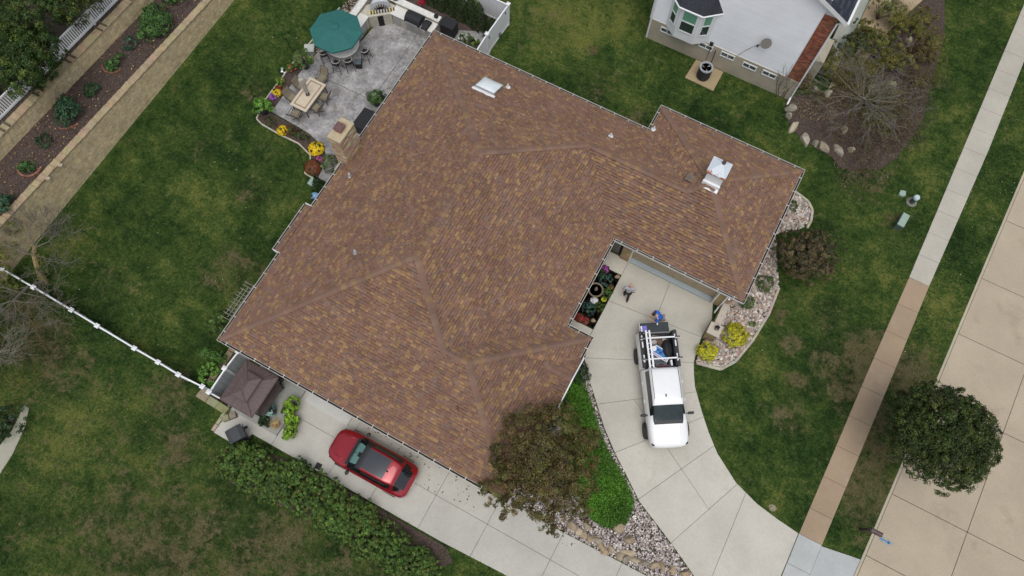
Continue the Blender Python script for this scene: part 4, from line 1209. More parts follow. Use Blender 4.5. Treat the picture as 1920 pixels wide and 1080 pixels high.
def stool(x, y, face, lab, first=None):
    if first is not None: return copy_tree(first, None, (x, y, .06), face, lab)
    t = thing('bar_stool', lab, 'stool', (x, y, .06), face, 'bar stools around the round bar table')
    m = MB(); m.box(-.2, .2, -.19, .2, .70, .76); part('seat', m, M_BLACK, t, bevel=.03, seg=2)
    m = MB(); pts = [(-.22, .12, .98), (-.24, -.08, 1.0), (-.14, -.22, 1.03), (0, -.26, 1.04), (.14, -.22, 1.03), (.24, -.08, 1.0), (.22, .12, .98)]; m.tube(pts, .03, 6); part('back_rail', m, plain('pale_wicker', (.34, .31, .28), .7) if 'pale_wicker' not in bpy.data.materials else bpy.data.materials['pale_wicker'], t)
    m = MB(); m.add([(-.17, -.2, .76), (.17, -.2, .76), (.17, -.22, 1.02), (-.17, -.22, 1.02)], [(0, 1, 2, 3), (3, 2, 1, 0)][:1]); m.box(-.17, .17, -.235, -.21, .76, 1.0); part('backrest', m, M_BLACK, t)
    for sx in (-1, 1):
        for sy in (-1, 1):
            m = MB(); m.tube([(sx * .19, sy * .18, .72), (sx * .25, sy * .24, 0)], .016, 5); part('leg', m, M_BMETAL, t)
    m = MB(); q = [(-.22, -.21, .28), (.22, -.21, .28), (.22, .21, .28), (-.22, .21, .28), (-.22, -.21, .28)]; m.tube(q, .012, 5); part('footrest', m, M_BMETAL, t)
    return t
c0 = Vector((-21.75, 19.78)); st0 = None
for (x, y), lab in (((-21.5, 18.62), 'bar stool on the near side of the bar table, nearest the dining table'), ((-20.93, 19.03), 'bar stool between the near stool and the black side box'),
                    ((-20.45, 20.08), 'bar stool on the right of the bar table nearest the kitchen'), ((-22.5, 18.78), 'bar stool half hidden under the left edge of the green umbrella')):
    f = math.atan2(c0.y - y, c0.x - x) - PI / 2
    s_ = stool(x, y, f, lab, st0); st0 = st0 or s_
t = thing('side_box', 'small dark box with grey top among the bar stools', 'box', (-20.62, 19.45, .06), .5)
m = MB(); m.box(-.18, .18, -.18, .18, 0, .45); part('body', m, M_BLACK, t, bevel=.01); m = MB(); m.box(-.19, .19, -.19, .19, .45, .48); part('lid', m, plain('slate_grey', (.10, .13, .15), .5), t)

# dining table with closed umbrella
t = thing('dining_table', 'rectangular beige tile dining table with darker border on the patio', 'table', (-21.78, 16.05, .06))
m = MB(); m.box(-.55, .55, -1.05, 1.05, .68, .73); part('tabletop', m, plain('beige_tile', (.56, .48, .36), .5, var=.08, vscale=6), t, bevel=.01)
m = MB(); b0 = .40; b1 = .90
for x0, x1, y0, y1 in ((-b0, b0, -b1, -b1 + .075), (-b0, b0, b1 - .075, b1), (-b0, -b0 + .075, -b1 + .075, b1 - .075), (b0 - .075, b0, -b1 + .075, b1 - .075)): m.box(x0, x1, y0, y1, .732, .737)
part('border_inlay', m, plain('brown_tile', (.30, .21, .15), .5, var=.12), t)
for i in range(2):
    for j in range(4):
        m = MB(); m.box(-.32 + i * .32 + .004, -.32 + (i + 1) * .32 - .004, -.82 + j * .41 + .004, -.82 + (j + 1) * .41 - .004, .731, .736 + .001 * ((i + j) % 2)); part('tile', m, bpy.data.materials['beige_tile'], t)
for sx in (-1, 1):
    for sy in (-1, 1):
        m = MB(); m.tube([(sx * .46, sy * .95, .68), (sx * .48, sy * .97, 0)], .03, 6); part('leg', m, M_BROWN, t)
t = thing('closed_umbrella', 'folded cream umbrella standing up through the beige dining table', 'umbrella', (-21.78, 16.03, .06))
m = MB(); m.tube([(0, 0, 0), (0, 0, 2.3)], .022, 8); part('pole', m, M_CREAM, t)
m = MB(); vs = []; fs = []; n = 16
for j, (r, z) in enumerate(((.03, .95), (.10, 1.05), (.12, 1.4), (.135, 1.8), (.15, 2.05), (.13, 2.22), (.02, 2.34))):
    for k in range(n):
        q = r * (1 + (.28 if k % 2 else -.22)); vs.append((q * math.cos(2 * PI * k / n), q * math.sin(2 * PI * k / n), z))
for j in range(6):
    for k in range(n): fs.append((j * n + k, j * n + (k + 1) % n, (j + 1) * n + (k + 1) % n, (j + 1) * n + k))
m.add(vs, fs); part('canopy', m, plain('cream_canvas', (.52, .48, .42), .85, var=.12, vscale=6), t)
m = MB(); m.lathe([(.13, .745), (.13, .775), (.03, .80)], 8); part('table_collar', m, M_BROWN, t)
def patio_chair(x, y, face, lab, first=None):
    if first is not None: return copy_tree(first, None, (x, y, .06), face, lab)
    t = thing('patio_chair', lab, 'chair', (x, y, .06), face, 'sling chairs around the dining table')
    ms = plain('taupe_sling', (.21, .18, .125), .8, var=.12, vscale=9)
    m = MB(); vs = []; W2 = .25
    prof = [(.24, .44), (.05, .40), (-.20, .43), (-.30, .62), (-.38, .88), (-.42, .98)]
    for y_, z_ in prof: vs += [(-W2, y_, z_), (W2, y_, z_)]
    vs += [(x_, y_ - .012, z_ - .012) for x_, y_, z_ in vs]
    q = len(prof) * 2; fs = []
    for i in range(len(prof) - 1): fs += [(2 * i, 2 * i + 1, 2 * i + 3, 2 * i + 2), (q + 2 * i + 2, q + 2 * i + 3, q + 2 * i + 1, q + 2 * i)]
    m.add(vs[:6] + vs[q:q + 6], [(0, 1, 3, 2), (2, 3, 5, 4), (8, 9, 7, 6), (10, 11, 9, 8)]); part('seat', m, ms, t)
    m = MB(); vb = vs[4:q] ; vb2 = vs[q + 4:2 * q]; m.add(vb + vb2, [(0, 1, 3, 2), (2, 3, 5, 4), (4, 5, 7, 6), (10, 11, 9, 8), (12, 13, 11, 10), (14, 15, 13, 12)]); part('backrest', m, ms, t)
    for s_ in (-1, 1):
        m = MB(); m.tube([(s_ * .27, .26, .44), (s_ * .27, -.2, .43), (s_ * .27, -.31, .64), (s_ * .27, -.43, 1.0)], .016, 5); part('frame', m, M_BROWN, t)
        m = MB(); m.tube([(s_ * .29, .22, .44), (s_ * .29, .2, .64), (s_ * .29, -.28, .66)], .018, 5); part('armrest', m, M_BROWN, t)
    m = MB(); m.tube([(-.27, -.43, 1.0), (0, -.45, 1.02), (.27, -.43, 1.0)], .016, 5); part('top_rail', m, M_BROWN, t)
    for k in range(4):
        th = PI / 4 + k * PI / 2; m = MB(); m.tube([(0, 0, .1), (.3 * math.cos(th), .3 * math.sin(th), .03)], .018, 5); part('leg', m, M_BROWN, t)
    m = MB(); m.tube([(0, 0, .08), (0, 0, .4)], .025, 6); part('pedestal', m, M_BROWN, t)
    return t
ch0 = None
for x, y, f, lab in ((-21.85, 17.50, PI, 'sling chair at the far end of the beige dining table, nearest the umbrella bar'), (-22.58, 16.45, -PI / 2, 'sling chair on the flower bed side of the dining table, partly behind the folded umbrella'),
                     (-22.62, 15.55, -PI / 2 - .1, 'sling chair on the flower bed side near the corner of the dining table'), (-21.02, 16.5, PI / 2 + .12, 'sling chair on the house side of the dining table, farther from the chimney'),
                     (-20.98, 15.65, PI / 2 - .1, 'sling chair on the house side of the dining table, closer to the chimney'), (-21.85, 14.72, .15, 'sling chair at the near end of the dining table beside the lower flower bed')):
    c = patio_chair(x, y, f, lab, ch0); ch0 = ch0 or c
t = thing('covered_furniture', 'flat black covered furniture between the stone chimney and the roof edge', 'furniture cover', (-17.7, 16.3, .06))
m = MB(); m.prism([(-.78, -.75), (.9, -.75), (.9, .62), (-.74, .55)], 0, .82); part('cover', m, M_BLACK, t, bevel=.04, seg=2)

# ------------------------------------------------------------------ plants on and around the patio
GRN = [(.035, .075, .015), (.055, .11, .02), (.075, .14, .028)]
DGRN = [(.018, .042, .014), (.028, .058, .018), (.038, .075, .022)]
BGRN = [(.07, .16, .02), (.10, .21, .03), (.13, .26, .045)]
def mum(label, x, y, z, r, cols, n0=700, leaf=(.03, .07, .015), name='chrysanthemum', size=.06, h=.75, group=None):
    n = int(n0 * 1.9)
    t = thing(name, label, 'flowers', (x, y, z), 0, group)
    lob = [(0, 0, r * .35, r, r, r * h)]
    V, T = lobe_leaves(lob, int(n * .5), .06, [leaf, tuple(v * .6 for v in leaf)], clumps=20, crad=.3, zmin=-.2, inner=.4)
    np_quads('foliage', V, T, M_LEAF, t)
    D = rng.normal(size=(n, 3)); D /= np.linalg.norm(D, axis=1, keepdims=True); D[:, 2] = np.abs(D[:, 2]) - .12
    P = D * np.array([r, r, r * h]) * rng.uniform(.95, 1.1, (n, 1)) + np.array([0, 0, r * .35])
    V = leaf_quads(P, D + rng.normal(size=(n, 3)) * .25 + np.array([0, 0, .4]), size * rng.uniform(.7, 1.3, n), .9)
    T = np.array(cols)[rng.integers(0, len(cols), n)] * rng.uniform(.75, 1.2, (n, 1))
    np_quads('blossom', V, T, M_LEAF, t)
    return t
YEL = [(.72, .50, .01), (.80, .58, .02), (.65, .42, .01)]; RUST = [(.16, .03, .015), (.22, .05, .02), (.05, .07, .02)]; PUR = [(.30, .09, .42), (.38, .14, .50), (.24, .06, .32)]
mum('big round yellow chrysanthemum at the curved end of the lower flower bed', *gp(592, 277, .3), .05, .42, YEL, 1300)
mum('small yellow chrysanthemum in the middle of the lower flower bed', *gp(529, 243, .25), .05, .31, YEL, 800)
mum('yellow chrysanthemum in the bed left of the dining table', *gp(518, 173, .2), .05, .25, YEL, 600)
mum('purple asters beside the yellow flowers left of the dining table', *gp(511, 180, .2), .05, .21, PUR, 350, name='asters')
mum('dark red chrysanthemum behind the yellow one left of the dining table', *gp(521, 164, .2), .05, .19, [(.26, .02, .02), (.18, .015, .015)], 400)
shrub('flowering_plant', 'green plant with yellow tips in the bed beside the closed umbrella', *gp(526, 154, .2), .05, [(0, 0, .2, .26, .26, .22)], 380, .10, [(.06, .14, .02), (.13, .22, .03), (.35, .33, .04)], cat='plant')
shrub('flowering_plant', 'plant with orange red blooms at the top of the left flower bed', *gp(547, 130, .2), .05, [(0, 0, .2, .30, .30, .22)], 420, .09, [(.05, .10, .02), (.10, .13, .02), (.38, .08, .03)], cat='plant')
shrub('flowering_plant', 'low reddish plant between the two yellow flowers of the lower bed', *gp(545, 246, .2), .05, [(0, 0, .2, .34, .30, .22)], 520, .09, [(.05, .08, .02), (.16, .05, .025), (.22, .06, .03)], cat='plant')
shrub('flowering_plant', 'low dark green plant along the patio edge of the lower bed', *gp(560, 252, .15), .05, [(0, 0, .15, .42, .24, .18), (.5, -.1, .16, .3, .22, .18)], 600, .08, [(.035, .06, .015), (.06, .09, .02)], cat='plant')
shrub('flowering_plant', 'sparse olive plant at the left corner of the lower bed', *gp(508, 228, .15), .05, [(0, 0, .15, .42, .28, .2)], 300, .08, [(.07, .09, .025), (.11, .12, .03)], cat='plant')
mum('rust red chrysanthemum mound at the end of the lower bed by the house', *gp(586, 312, .3), .05, .46, RUST, 1200)
mum('magenta blooms between the big yellow and rust red mounds', *gp(596, 296, .3), .05, .24, [(.45, .05, .20), (.36, .08, .25)], 350)
def potted(name, label, x, y, z, lobes, n, size, cols, pot=(.26, .4), potmat=None, **k):
    t = thing(name, label, 'potted plant', (x, y, z))
    m = MB(); r, h = pot; m.lathe([(r * .7, 0), (r, h), (r * .9, h), (r * .86, h - .06), (0, h - .06)], 16); part('pot', m, potmat or M_PLAST, t)
    add_foliage(t, [(a, b, c + h, d, e, f) for a, b, c, d, e, f in lobes], n, size, cols, **k)
    return t
potted('potted_plant', 'large leafy green plant in a dark pot at the left corner of the patio', *gp(494, 205, .4), .06, [(0, 0, .25, .5, .46, .38), (-.28, .1, .2, .3, .3, .3), (.25, .3, .15, .3, .3, .3)], 1100, .17, [(.06, .15, .02), (.09, .21, .03), (.13, .27, .04)], pot=(.26, .35))
potted('potted_palm', 'green feathery potted palm left of the green umbrella', *gp(571, 118, .5), .06, [(0, 0, .3, .55, .52, .42)], 1000, .26, [(.06, .11, .025), (.09, .15, .03), (.12, .17, .05)], asp=.16, pot=(.24, .42), droop=.2)
potted('potted_palm', 'potted fern against the patio side eave beside the black covered furniture', *gp(704, 188, .5), .06, [(0, 0, .3, .42, .42, .35)], 800, .2, [(.05, .10, .025), (.07, .13, .03)], asp=.18, pot=(.24, .4))
potted('potted_plant', 'small dark leafy pot tucked under the patio eave', *gp(716, 182, .4), .06, [(0, 0, .2, .26, .26, .26)], 350, .1, DGRN, pot=(.18, .3))
shrub('shrub', 'grey green rounded shrub between the stone chimney and the flower bed', *gp(621, 306, .5), 0, [(0, 0, .45, .55, .52, .5)], 1500, .09, [(.07, .10, .04), (.10, .14, .05), (.14, .17, .08)])
conifer('dwarf_spruce', 'small dark conical evergreen against the house by the patio corner', *gp(598, 347, .4), 0, .34, 1.3, 1500, DGRN)
t = thing('hose_reel', 'blue and white hose reel at the roof notch beside the patio', 'hose reel', (*gp(591, 368, .5), 0), .4)
m = MB(); m.lathe([(.06, -.16), (.24, -.15), (.24, -.12), (.16, -.1), (.16, .1), (.24, .12), (.24, .15), (.06, .16)], 14, (0, 0, .42), M=Matrix.Rotation(PI / 2, 4, 'X')); part('reel', m, plain('pale_blue_plastic', (.22, .38, .62), .5), t)
m = MB(); m.box(-.2, .2, -.2, -.17, 0, .5); m.box(-.2, .2, .17, .2, 0, .5); part('stand', m, M_PLAST, t)
t = thing('utility_box', 'grey green square box on the gravel left of the umbrella', 'box', (*gp(581, 94, .2), .03), .5)
m = MB(); m.box(-.28, .28, -.25, .25, 0, .35); part('body', m, M_TEAL, t, bevel=.02); m = MB(); m.box(-.3, .3, -.27, .27, .35, .39); part('lid', m, plain('pale_lid', (.44, .47, .42), .6), t, bevel=.01)
m = MB(); m.box(-.25, .25, -.25, .25, 0, .2); t = thing('utility_box', 'small green square lid in the lawn at the end of the patio bed', 'box', (*gp(588, 342, .1), 0), 0); part('lid', m, M_TEAL, t, bevel=.02)
def torch(label, base, top_px, h):
    bx, by = base; t = thing('garden_torch', label, 'torch', (bx, by, 0)); tx, ty = gp(*top_px, h)
    m = MB(); m.tube([(0, 0, 0), ((tx - bx) * .9, (ty - by) * .9, h * .9)], .018, 6); part('pole', m, M_BMETAL, t)
    m = MB(); m.lathe([(.02, 0), (.055, .05), (.05, .16), (.02, .2)], 8, ((tx - bx) * .9, (ty - by) * .9, h * .88)); part('canister', m, M_BMETAL, t)
torch('thin black garden torch left of the potted palm', gp(549, 98), (535, 72), 1.5)
torch('thin black garden torch beside the large leafy corner plant', gp(476, 185), (469, 160), 1.5)
torch('thin black garden torch in the middle of the lower bed edge', gp(531, 250), (503, 218), 1.5)
torch('thin black garden torch at the far end of the lower flower bed', gp(573, 318), (557, 275), 1.6)
t = thing('torch_stand', 'dark metal torch stand with reddish top behind the kitchen ledge', 'torch', (*gp(657, 22, .0), .05))
m = MB(); m.tube([(0, 0, 0), (-.05, .05, 1.1)], .03, 6); part('pole', m, M_BMETAL, t); m = MB(); m.lathe([(.05, 0), (.14, .12), (.1, .2)], 10, (-.05, .05, 1.1)); part('bowl', m, plain('dull_red_glass', (.16, .03, .03), .4), t)
t = thing('garden_ornament', 'white butterfly ornament on the flower bed edging', 'ornament', (*gp(533, 138, .1), .1))
m = MB(); m.add([(0, 0, .12), (-.16, .1, .2), (-.13, -.1, .18), (0, 0, .12), (.16, .1, .2), (.13, -.1, .18)], [(0, 1, 2), (3, 5, 4)]); m.tube([(0, 0, -.1), (0, 0, .14)], .012, 5); part('body', m, M_WHITE, t)
t = thing('solar_light', 'small round garden light on the lawn edge of the flower bed', 'light', (*gp(530, 131, .1), 0))
m = MB(); m.tube([(0, 0, 0), (0, 0, .2)], .012, 5); m.lathe([(.02, .18), (.09, .2), (.07, .25), (0, .27)], 10); part('lamp', m, M_TEAL, t)

# ------------------------------------------------------------------ lower left corner: gazebo, planter, side yard things
t = thing('gazebo', 'brown two tier hard top grill gazebo beside the white side fence', 'gazebo', (-14.29, .355, .03))
def tier(x0, x1, y0, y1, ze, zt, rid, nm):
    m = MB(); cx, cy = (x0 + x1) / 2, (y0 + y1) / 2; ry = rid
    base = [(x0, y0, ze), (x1, y0, ze), (x1, y1, ze), (x0, y1, ze)]; r0, r1 = (cx, cy - ry, zt), (cx, cy + ry, zt)
    pans = [(base[0], base[1], r0, r0), (base[1], base[2], r1, r0), (base[2], base[3], r1, r1), (base[3], base[0], r0, r1)]
    for a, b, c, d in pans:
        a, b, c, d = map(Vector, (a, b, c, d)); n = max(3, round((b - a).length / .33))
        for i in range(n):
            f0, f1 = i / n, (i + 1) / n
            p0, p1 = a.lerp(b, f0), a.lerp(b, f1); q0, q1 = d.lerp(c, f0), d.lerp(c, f1)
            if i: p0 = p0 + (p1 - p0) * .03; q0 = q0 + (q1 - q0) * .03
            mm = MB(); up = Vector((0, 0, .012 if i % 2 else .004))
            vs = [p0 + up, p1 + up, q1 + up, q0 + up]; vs += [v - Vector((0, 0, .03)) for v in vs]
            mm.add(vs, [(0, 1, 2, 3), (7, 6, 5, 4), (0, 4, 5, 1), (1, 5, 6, 2), (2, 6, 7, 3), (3, 7, 4, 0)])
            part(nm, mm, M_GAZ, t)
    for a, b in ((base[0], r0), (base[1], r0), (base[2], r1), (base[3], r1), (r0, r1)):
        mm = MB(); mm.tube([Vector(a) + Vector((0, 0, .015)), Vector(b) + Vector((0, 0, .02))], .028, 5); part('ridge_strip', mm, M_GAZ, t)
    mm = MB()
    for (xa, ya, xb, yb) in ((x0, y0, x1, y0), (x1, y0, x1, y1), (x1, y1, x0, y1), (x0, y1, x0, y0)): mm.tube([(xa, ya, ze - .02), (xb, yb, ze - .02)], .035, 4)
    part('roof_edge', mm, M_GAZ, t)
tier(-.92, .92, -1.09, 1.09, 2.12, 2.46, .2, 'roof_panel')
tier(-.42, .42, -.64, .64, 2.56, 2.72, .24, 'roof_panel')
for sx in (-.72, .72):
    for sy in (-.85, .85):
        m = MB(); m.box(sx - .045, sx + .045, sy - .045, sy + .045, 0, 2.2); part('post', m, M_BROWN, t)
for sx in (-.72, .72): m = MB(); m.box(sx - .22, sx + .22, -.8, .8, .9, .94); part('shelf', m, M_BROWN, t)
m = MB(); m.prism([(-15.3, -.95), (-12.55, -.95), (-12.55, 2.05), (-15.3, 2.05)], -.05, .17, tint=(.30, .31, .29)); pad = part('gazebo_pad', m, M_CONC); tag(pad, 'raised grey concrete pad under the brown gazebo', 'pad')
# tie walled planter at the corner of the house
tw = thing('planter_wall', 'tan stone edged planter at the lower left corner of the house', 'planter', (-16.9, .4, 0))
def ties(p, q, w_, z, n):
    a, b = Vector(p), Vector(q); d = b - a; Ln = d.length; d.normalize(); o = Vector((-d.y, d.x)) * w_ / 2
    for k in range(n):
        s0, s1 = a + d * (Ln * k / n + .012), a + d * (Ln * (k + 1) / n - .012)
        m = MB(); m.prism([(s0 - o).to_tuple(), (s1 - o).to_tuple(), (s1 + o).to_tuple(), (s0 + o).to_tuple()], -.05, z + rnd.uniform(-.02, .02), tint=tuple(v * rnd.uniform(.8, 1.1) for v in (.27, .225, .145)))
        part('stone', m, M_STONE, tw, world=True, bevel=.015)
ties((-16.95, 2.3), (-16.95, -.95), .33, .42, 4); ties((-17.15, -1.05), (-15.3, -1.1), .38, .40, 3); ties((-15.35, -1.55), (-14.9, -1.0), .3, .3, 2)
m = MB(); m.prism([(-16.8, -.9), (-16.1, -.9), (-16.1, 2.2), (-16.8, 2.2)], 0, .3); part('soil', m, M_DIRT, tw, world=True); FLAT.append([(-17.2, -1.25), (-15.2, -1.25), (-15.2, 2.3), (-17.2, 2.3)])
ties((-17.0, 2.4), (-17.0, 6.6), .35, .2, 7)
shrub('shrub', 'bright green leafy shrub against the white side fence in the corner planter', *gp(395, 705, .7), .3, [(0, 0, .45, .55, .5, .4), (-.35, .3, .3, .35, .4, .3)], 1300, .13, BGRN)
shrub('shrub', 'upper leafy green shrub in the corner planter below the roof corner', *gp(397, 672, .7), .3, [(0, 0, .4, .5, .42, .38), (-.4, .1, .35, .3, .3, .3), (.3, .3, .3, .3, .3, .3)], 1100, .13, [(.05, .12, .02), (.08, .17, .03), (.06, .13, .03)])
t = thing('trellis', 'grey weathered wooden trellis leaning out beside the house wall', 'trellis', (-17.35, 3.9, 0))
for k in range(4):
    m = MB(); xx = -.05 - k * .17; m.box(xx, xx + .028, -1.2 + k * .08, 1.25 - k * .22, 1.22 + .02 * k, 1.25 + .02 * k, tint=(.26, .24, .21)); part('rail', m, M_BARK, t)
for k in range(11):
    m = MB(); yy = -1.15 + k * .21 + rnd.uniform(-.03, .03); m.box(-.72, .05, yy, yy + .026, 1.27, 1.29, tint=(.27, .25, .22)); part('slat', m, M_BARK, t)
for yy in (-1.0, 0, .95):
    m = MB(); m.box(-.06, -.02, yy, yy + .04, 0, 1.24, tint=(.2, .18, .16)); part('leg', m, M_BARK, t)
shrub('shrub', 'loose yellow green climbing plant at the lower end of the trellis', *gp(407, 602, .8), 0, [(0, 0, .6, .5, .6, .5)], 900, .12, [(.07, .12, .025), (.10, .17, .03), (.04, .08, .02)])
# trash cart and side drive pots
t = thing('trash_cart', 'black wheeled trash cart tipped beside the end of the hedge', 'trash can', (*gp(449, 817, .4), .03), -.55)
m = MB(); m.add([(-.27, -.30, .06), (.27, -.30, .06), (.27, .28, .06), (-.27, .28, .06), (-.33, -.38, .95), (.33, -.38, .95), (.33, .38, .95), (-.33, .38, .95)], [(3, 2, 1, 0), (4, 5, 6, 7), (0, 1, 5, 4), (1, 2, 6, 5), (2, 3, 7, 6), (3, 0, 4, 7)]); part('body', m, M_PLAST, t, bevel=.02)
m = MB(); vs = []
for y_, z_ in ((-.42, .97), (-.2, 1.04), (.2, 1.04), (.42, .97)): vs += [(-.36, y_, z_), (.36, y_, z_)]
m.add(vs, [(0, 1, 3, 2), (2, 3, 5, 4), (4, 5, 7, 6), (0, 2, 4, 6), (7, 5, 3, 1), (1, 0, 6, 7)]); part('lid', m, plain('dark_grey_plastic', (.035, .04, .045), .45), t, bevel=.015)
m = MB(); m.tube([(-.3, .46, .93), (.3, .46, .93)], .02, 6); part('handle', m, M_PLAST, t)
for s_ in (-1, 1):
    m = MB(); m.lathe([(.02, -.03), (.13, -.03), (.13, .03), (.02, .03)], 12, (s_ * .3, .34, .13), M=Matrix.Rotation(PI / 2, 4, 'Y')); part('wheel', m, M_RUBBER, t)
potted('potted_plant', 'blue grey succulent in a black pot beside the hose', *gp(507, 770, .5), .03, [(0, 0, .14, .3, .3, .22)], 420, .14, [(.14, .24, .22), (.20, .32, .28), (.08, .15, .12)], pot=(.28, .42))
potted('potted_plant', 'dark green potted plant below the blue grey succulent', *gp(497, 790, .4), .03, [(0, 0, .14, .28, .28, .22)], 420, .13, DGRN, pot=(.22, .3))
t = thing('spiky_plant', 'straw coloured spiky plant in a pot between the green pots', 'potted plant', (*gp(516, 795, .4), .03))
m = MB(); m.lathe([(.14, 0), (.2, .3), (.16, .3), (0, .26)], 12); part('pot', m, plain('terracotta', (.30, .13, .075), .8), t)
m = MB()
for k in range(46):
    th = rnd.uniform(0, 2 * PI); r = rnd.uniform(.28, .5); zz = .3 + rnd.uniform(.05, .35); w2 = .016
    pv = Vector((-math.sin(th), math.cos(th), 0)) * w2; e = Vector((r * math.cos(th), r * math.sin(th), zz))
    m.add([pv + Vector((0, 0, .3)), -pv + Vector((0, 0, .3)), e], [(0, 1, 2)], tint=tuple(v * rnd.uniform(.8, 1.2) for v in (.48, .33, .16)))
part('foliage', m, M_LEAF, t)
LIME = [(.17, .30, .02), (.22, .38, .03), (.12, .22, .02)]
potted('potted_vine', 'bright lime green vine in a black pot nearest the house wall', *gp(549, 762, .5), .03, [(-.05, 0, .12, .38, .42, .26), (-.15, -.25, .0, .28, .3, .25)], 700, .15, LIME, pot=(.25, .4))
potted('potted_vine', 'middle pot of the row of lime green vines on the side drive', *gp(546, 786, .5), .03, [(0, 0, .1, .36, .36, .25)], 520, .15, LIME, pot=(.22, .36))
potted('potted_vine', 'lime green vine pot closest to the red car and hedge', *gp(543, 808, .5), .03, [(0, 0, .1, .34, .36, .26), (.05, -.2, 0, .22, .25, .2)], 520, .15, LIME, pot=(.22, .36))
t = thing('garden_hose', 'dark green hose looped on the side patio under the eave', 'hose', (-13.2, .6, .19))
m = MB(); hp = [(530, 707), (524, 713), (520, 716), (529, 727), (527, 735), (516, 737), (505, 734), (497, 740), (498, 748), (510, 753), (517, 746), (515, 738), (508, 735)]
hp = [(525, 715), (529, 722), (529, 730), (522, 736), (514, 736), (507, 740), (510, 747), (516, 746), (518, 739), (510, 734), (501, 735), (496, 742), (498, 750), (505, 757)]
pts = [Vector((*gp(*p, .22), .205)) - Vector((-13.2, .6, .19)) for p in hp]
sm = []
for i in range(len(pts) - 1):
    p0, p1, p2, p3 = pts[max(i - 1, 0)], pts[i], pts[i + 1], pts[min(i + 2, len(pts) - 1)]
    for k in range(5):
        u = k / 5; sm.append(.5 * ((2 * p1) + (p2 - p0) * u + (2 * p0 - 5 * p1 + 4 * p2 - p3) * u * u + (3 * p1 - p0 - 3 * p2 + p3) * u ** 3))
m.tube(sm + [pts[-1]], .016, 6); part('hose', m, M_RUBBER, t, smooth=True)
t = thing('tool_stand', 'black garden tools standing by the wall where the hose begins', 'tools', (*gp(524, 710, .5), .17))
m = MB(); m.lathe([(.12, 0), (.14, .3), (.05, .36)], 10); part('base', m, M_PLAST, t); m = MB(); m.tube([(0, 0, .3), (.25, -.2, .5)], .03, 6); m.tube([(.25, -.2, .45), (.3, -.25, .55)], .09, 8); part('nozzle', m, M_PLAST, t)
t = thing('drain_grate', 'small square black drain grate in the side drive beside the hedge', 'drain', (*gp(597, 874, .03), .034), .05)
m = MB(); m.box(-.15, .15, -.15, .15, 0, .012); part('frame', m, M_DARK, t)
for k in range(6): m = MB(); m.box(-.12 + k * .04, -.12 + k * .04 + .02, -.12, .12, .012, .018); part('bar', m, M_BMETAL, t)
ec = thing('edging', 'pale stone curb at the upper left end of the side drive', 'edging', (-15.5, -1.5, 0))
for k in range(4):
    m = MB(); m.box(-.08, .09, -.75 + k * .37, -.75 + k * .37 + .35, -.05, .13, tint=tuple(v * rnd.uniform(.9, 1.1) for v in (.40, .36, .26))); part('edging_stone', m, M_STONE, ec, bevel=.02)

# ------------------------------------------------------------------ hedge, trees, shrubs
hed = thing('hedge', 'long uneven green hedge between the side drive and the lower lawn', 'hedge', (-8, -2.4, 0))
HED = [(.058, .118, .022), (.080, .148, .026), (.105, .168, .032), (.046, .096, .020)]
hl = [(-13.55, -2.9, 1.0, 1.0), (-12.5, -2.75, 1.1, 1.15), (-11.3, -2.75, 1.05, 1.1), (-10.2, -2.35, 1.05, 1.2), (-9.1, -2.4, 1.15, 1.15), (-8.0, -2.55, 1.15, 1.25),
      (-6.9, -2.5, 1.1, 1.15), (-5.8, -2.75, 1.1, 1.1), (-4.7, -2.75, 1.0, 1.15), (-3.7, -2.95, .95, 1.0), (-2.85, -2.75, .75, .9)]
sm_ = MB()
for i, (x, y, r, h) in enumerate(hl):
    lobes = [(x + 8, y + 2.4, h * .45, r * .95, r * 1.0, h * .5)] + [(x + 8 + rnd.uniform(-.6, .6), y + 2.4 + s_ * r * rnd.uniform(.35, .6), h * rnd.uniform(.35, .5), r * .6, r * .55, h * .5) for s_ in (-1, 1, -1, 1)]
    V, T = lobe_leaves(lobes, 20000, .066, [tuple(v * q for v in c) for c in HED for q in (1, 1.12)] + [(.105, .115, .026)], clumps=230, crad=.14, inner=.3, vary=.30, zmin=-.3)
    np_quads('foliage', V, T, M_LEAF, hed)
    stems = stems_mb([(x + 8, y + 2.4, h * .5, r * .7, r * .7, h * .4)], (x + 8, y + 2.4, 0), .03, per=5, seed=i)
    part('stem', stems, M_BARK, hed)
m = MB(); hb = [(-14.3, -3.5), (-13.3, -2.1), (-12, -1.75), (-10.8, -1.48), (-2.5, -1.45), (-1.9, -1.9), (-3.2, -3.4), (-7, -3.2), (-13.3, -3.9)]; m.prism(hb, -.1, .02); struct('hedge_bed', m, M_MULCH); FLAT.append([(-13.6, -3.2), (-13.2, -2.2), (-10.8, -1.48), (-2.6, -1.45), (-3.2, -3.0), (-7, -2.9)])

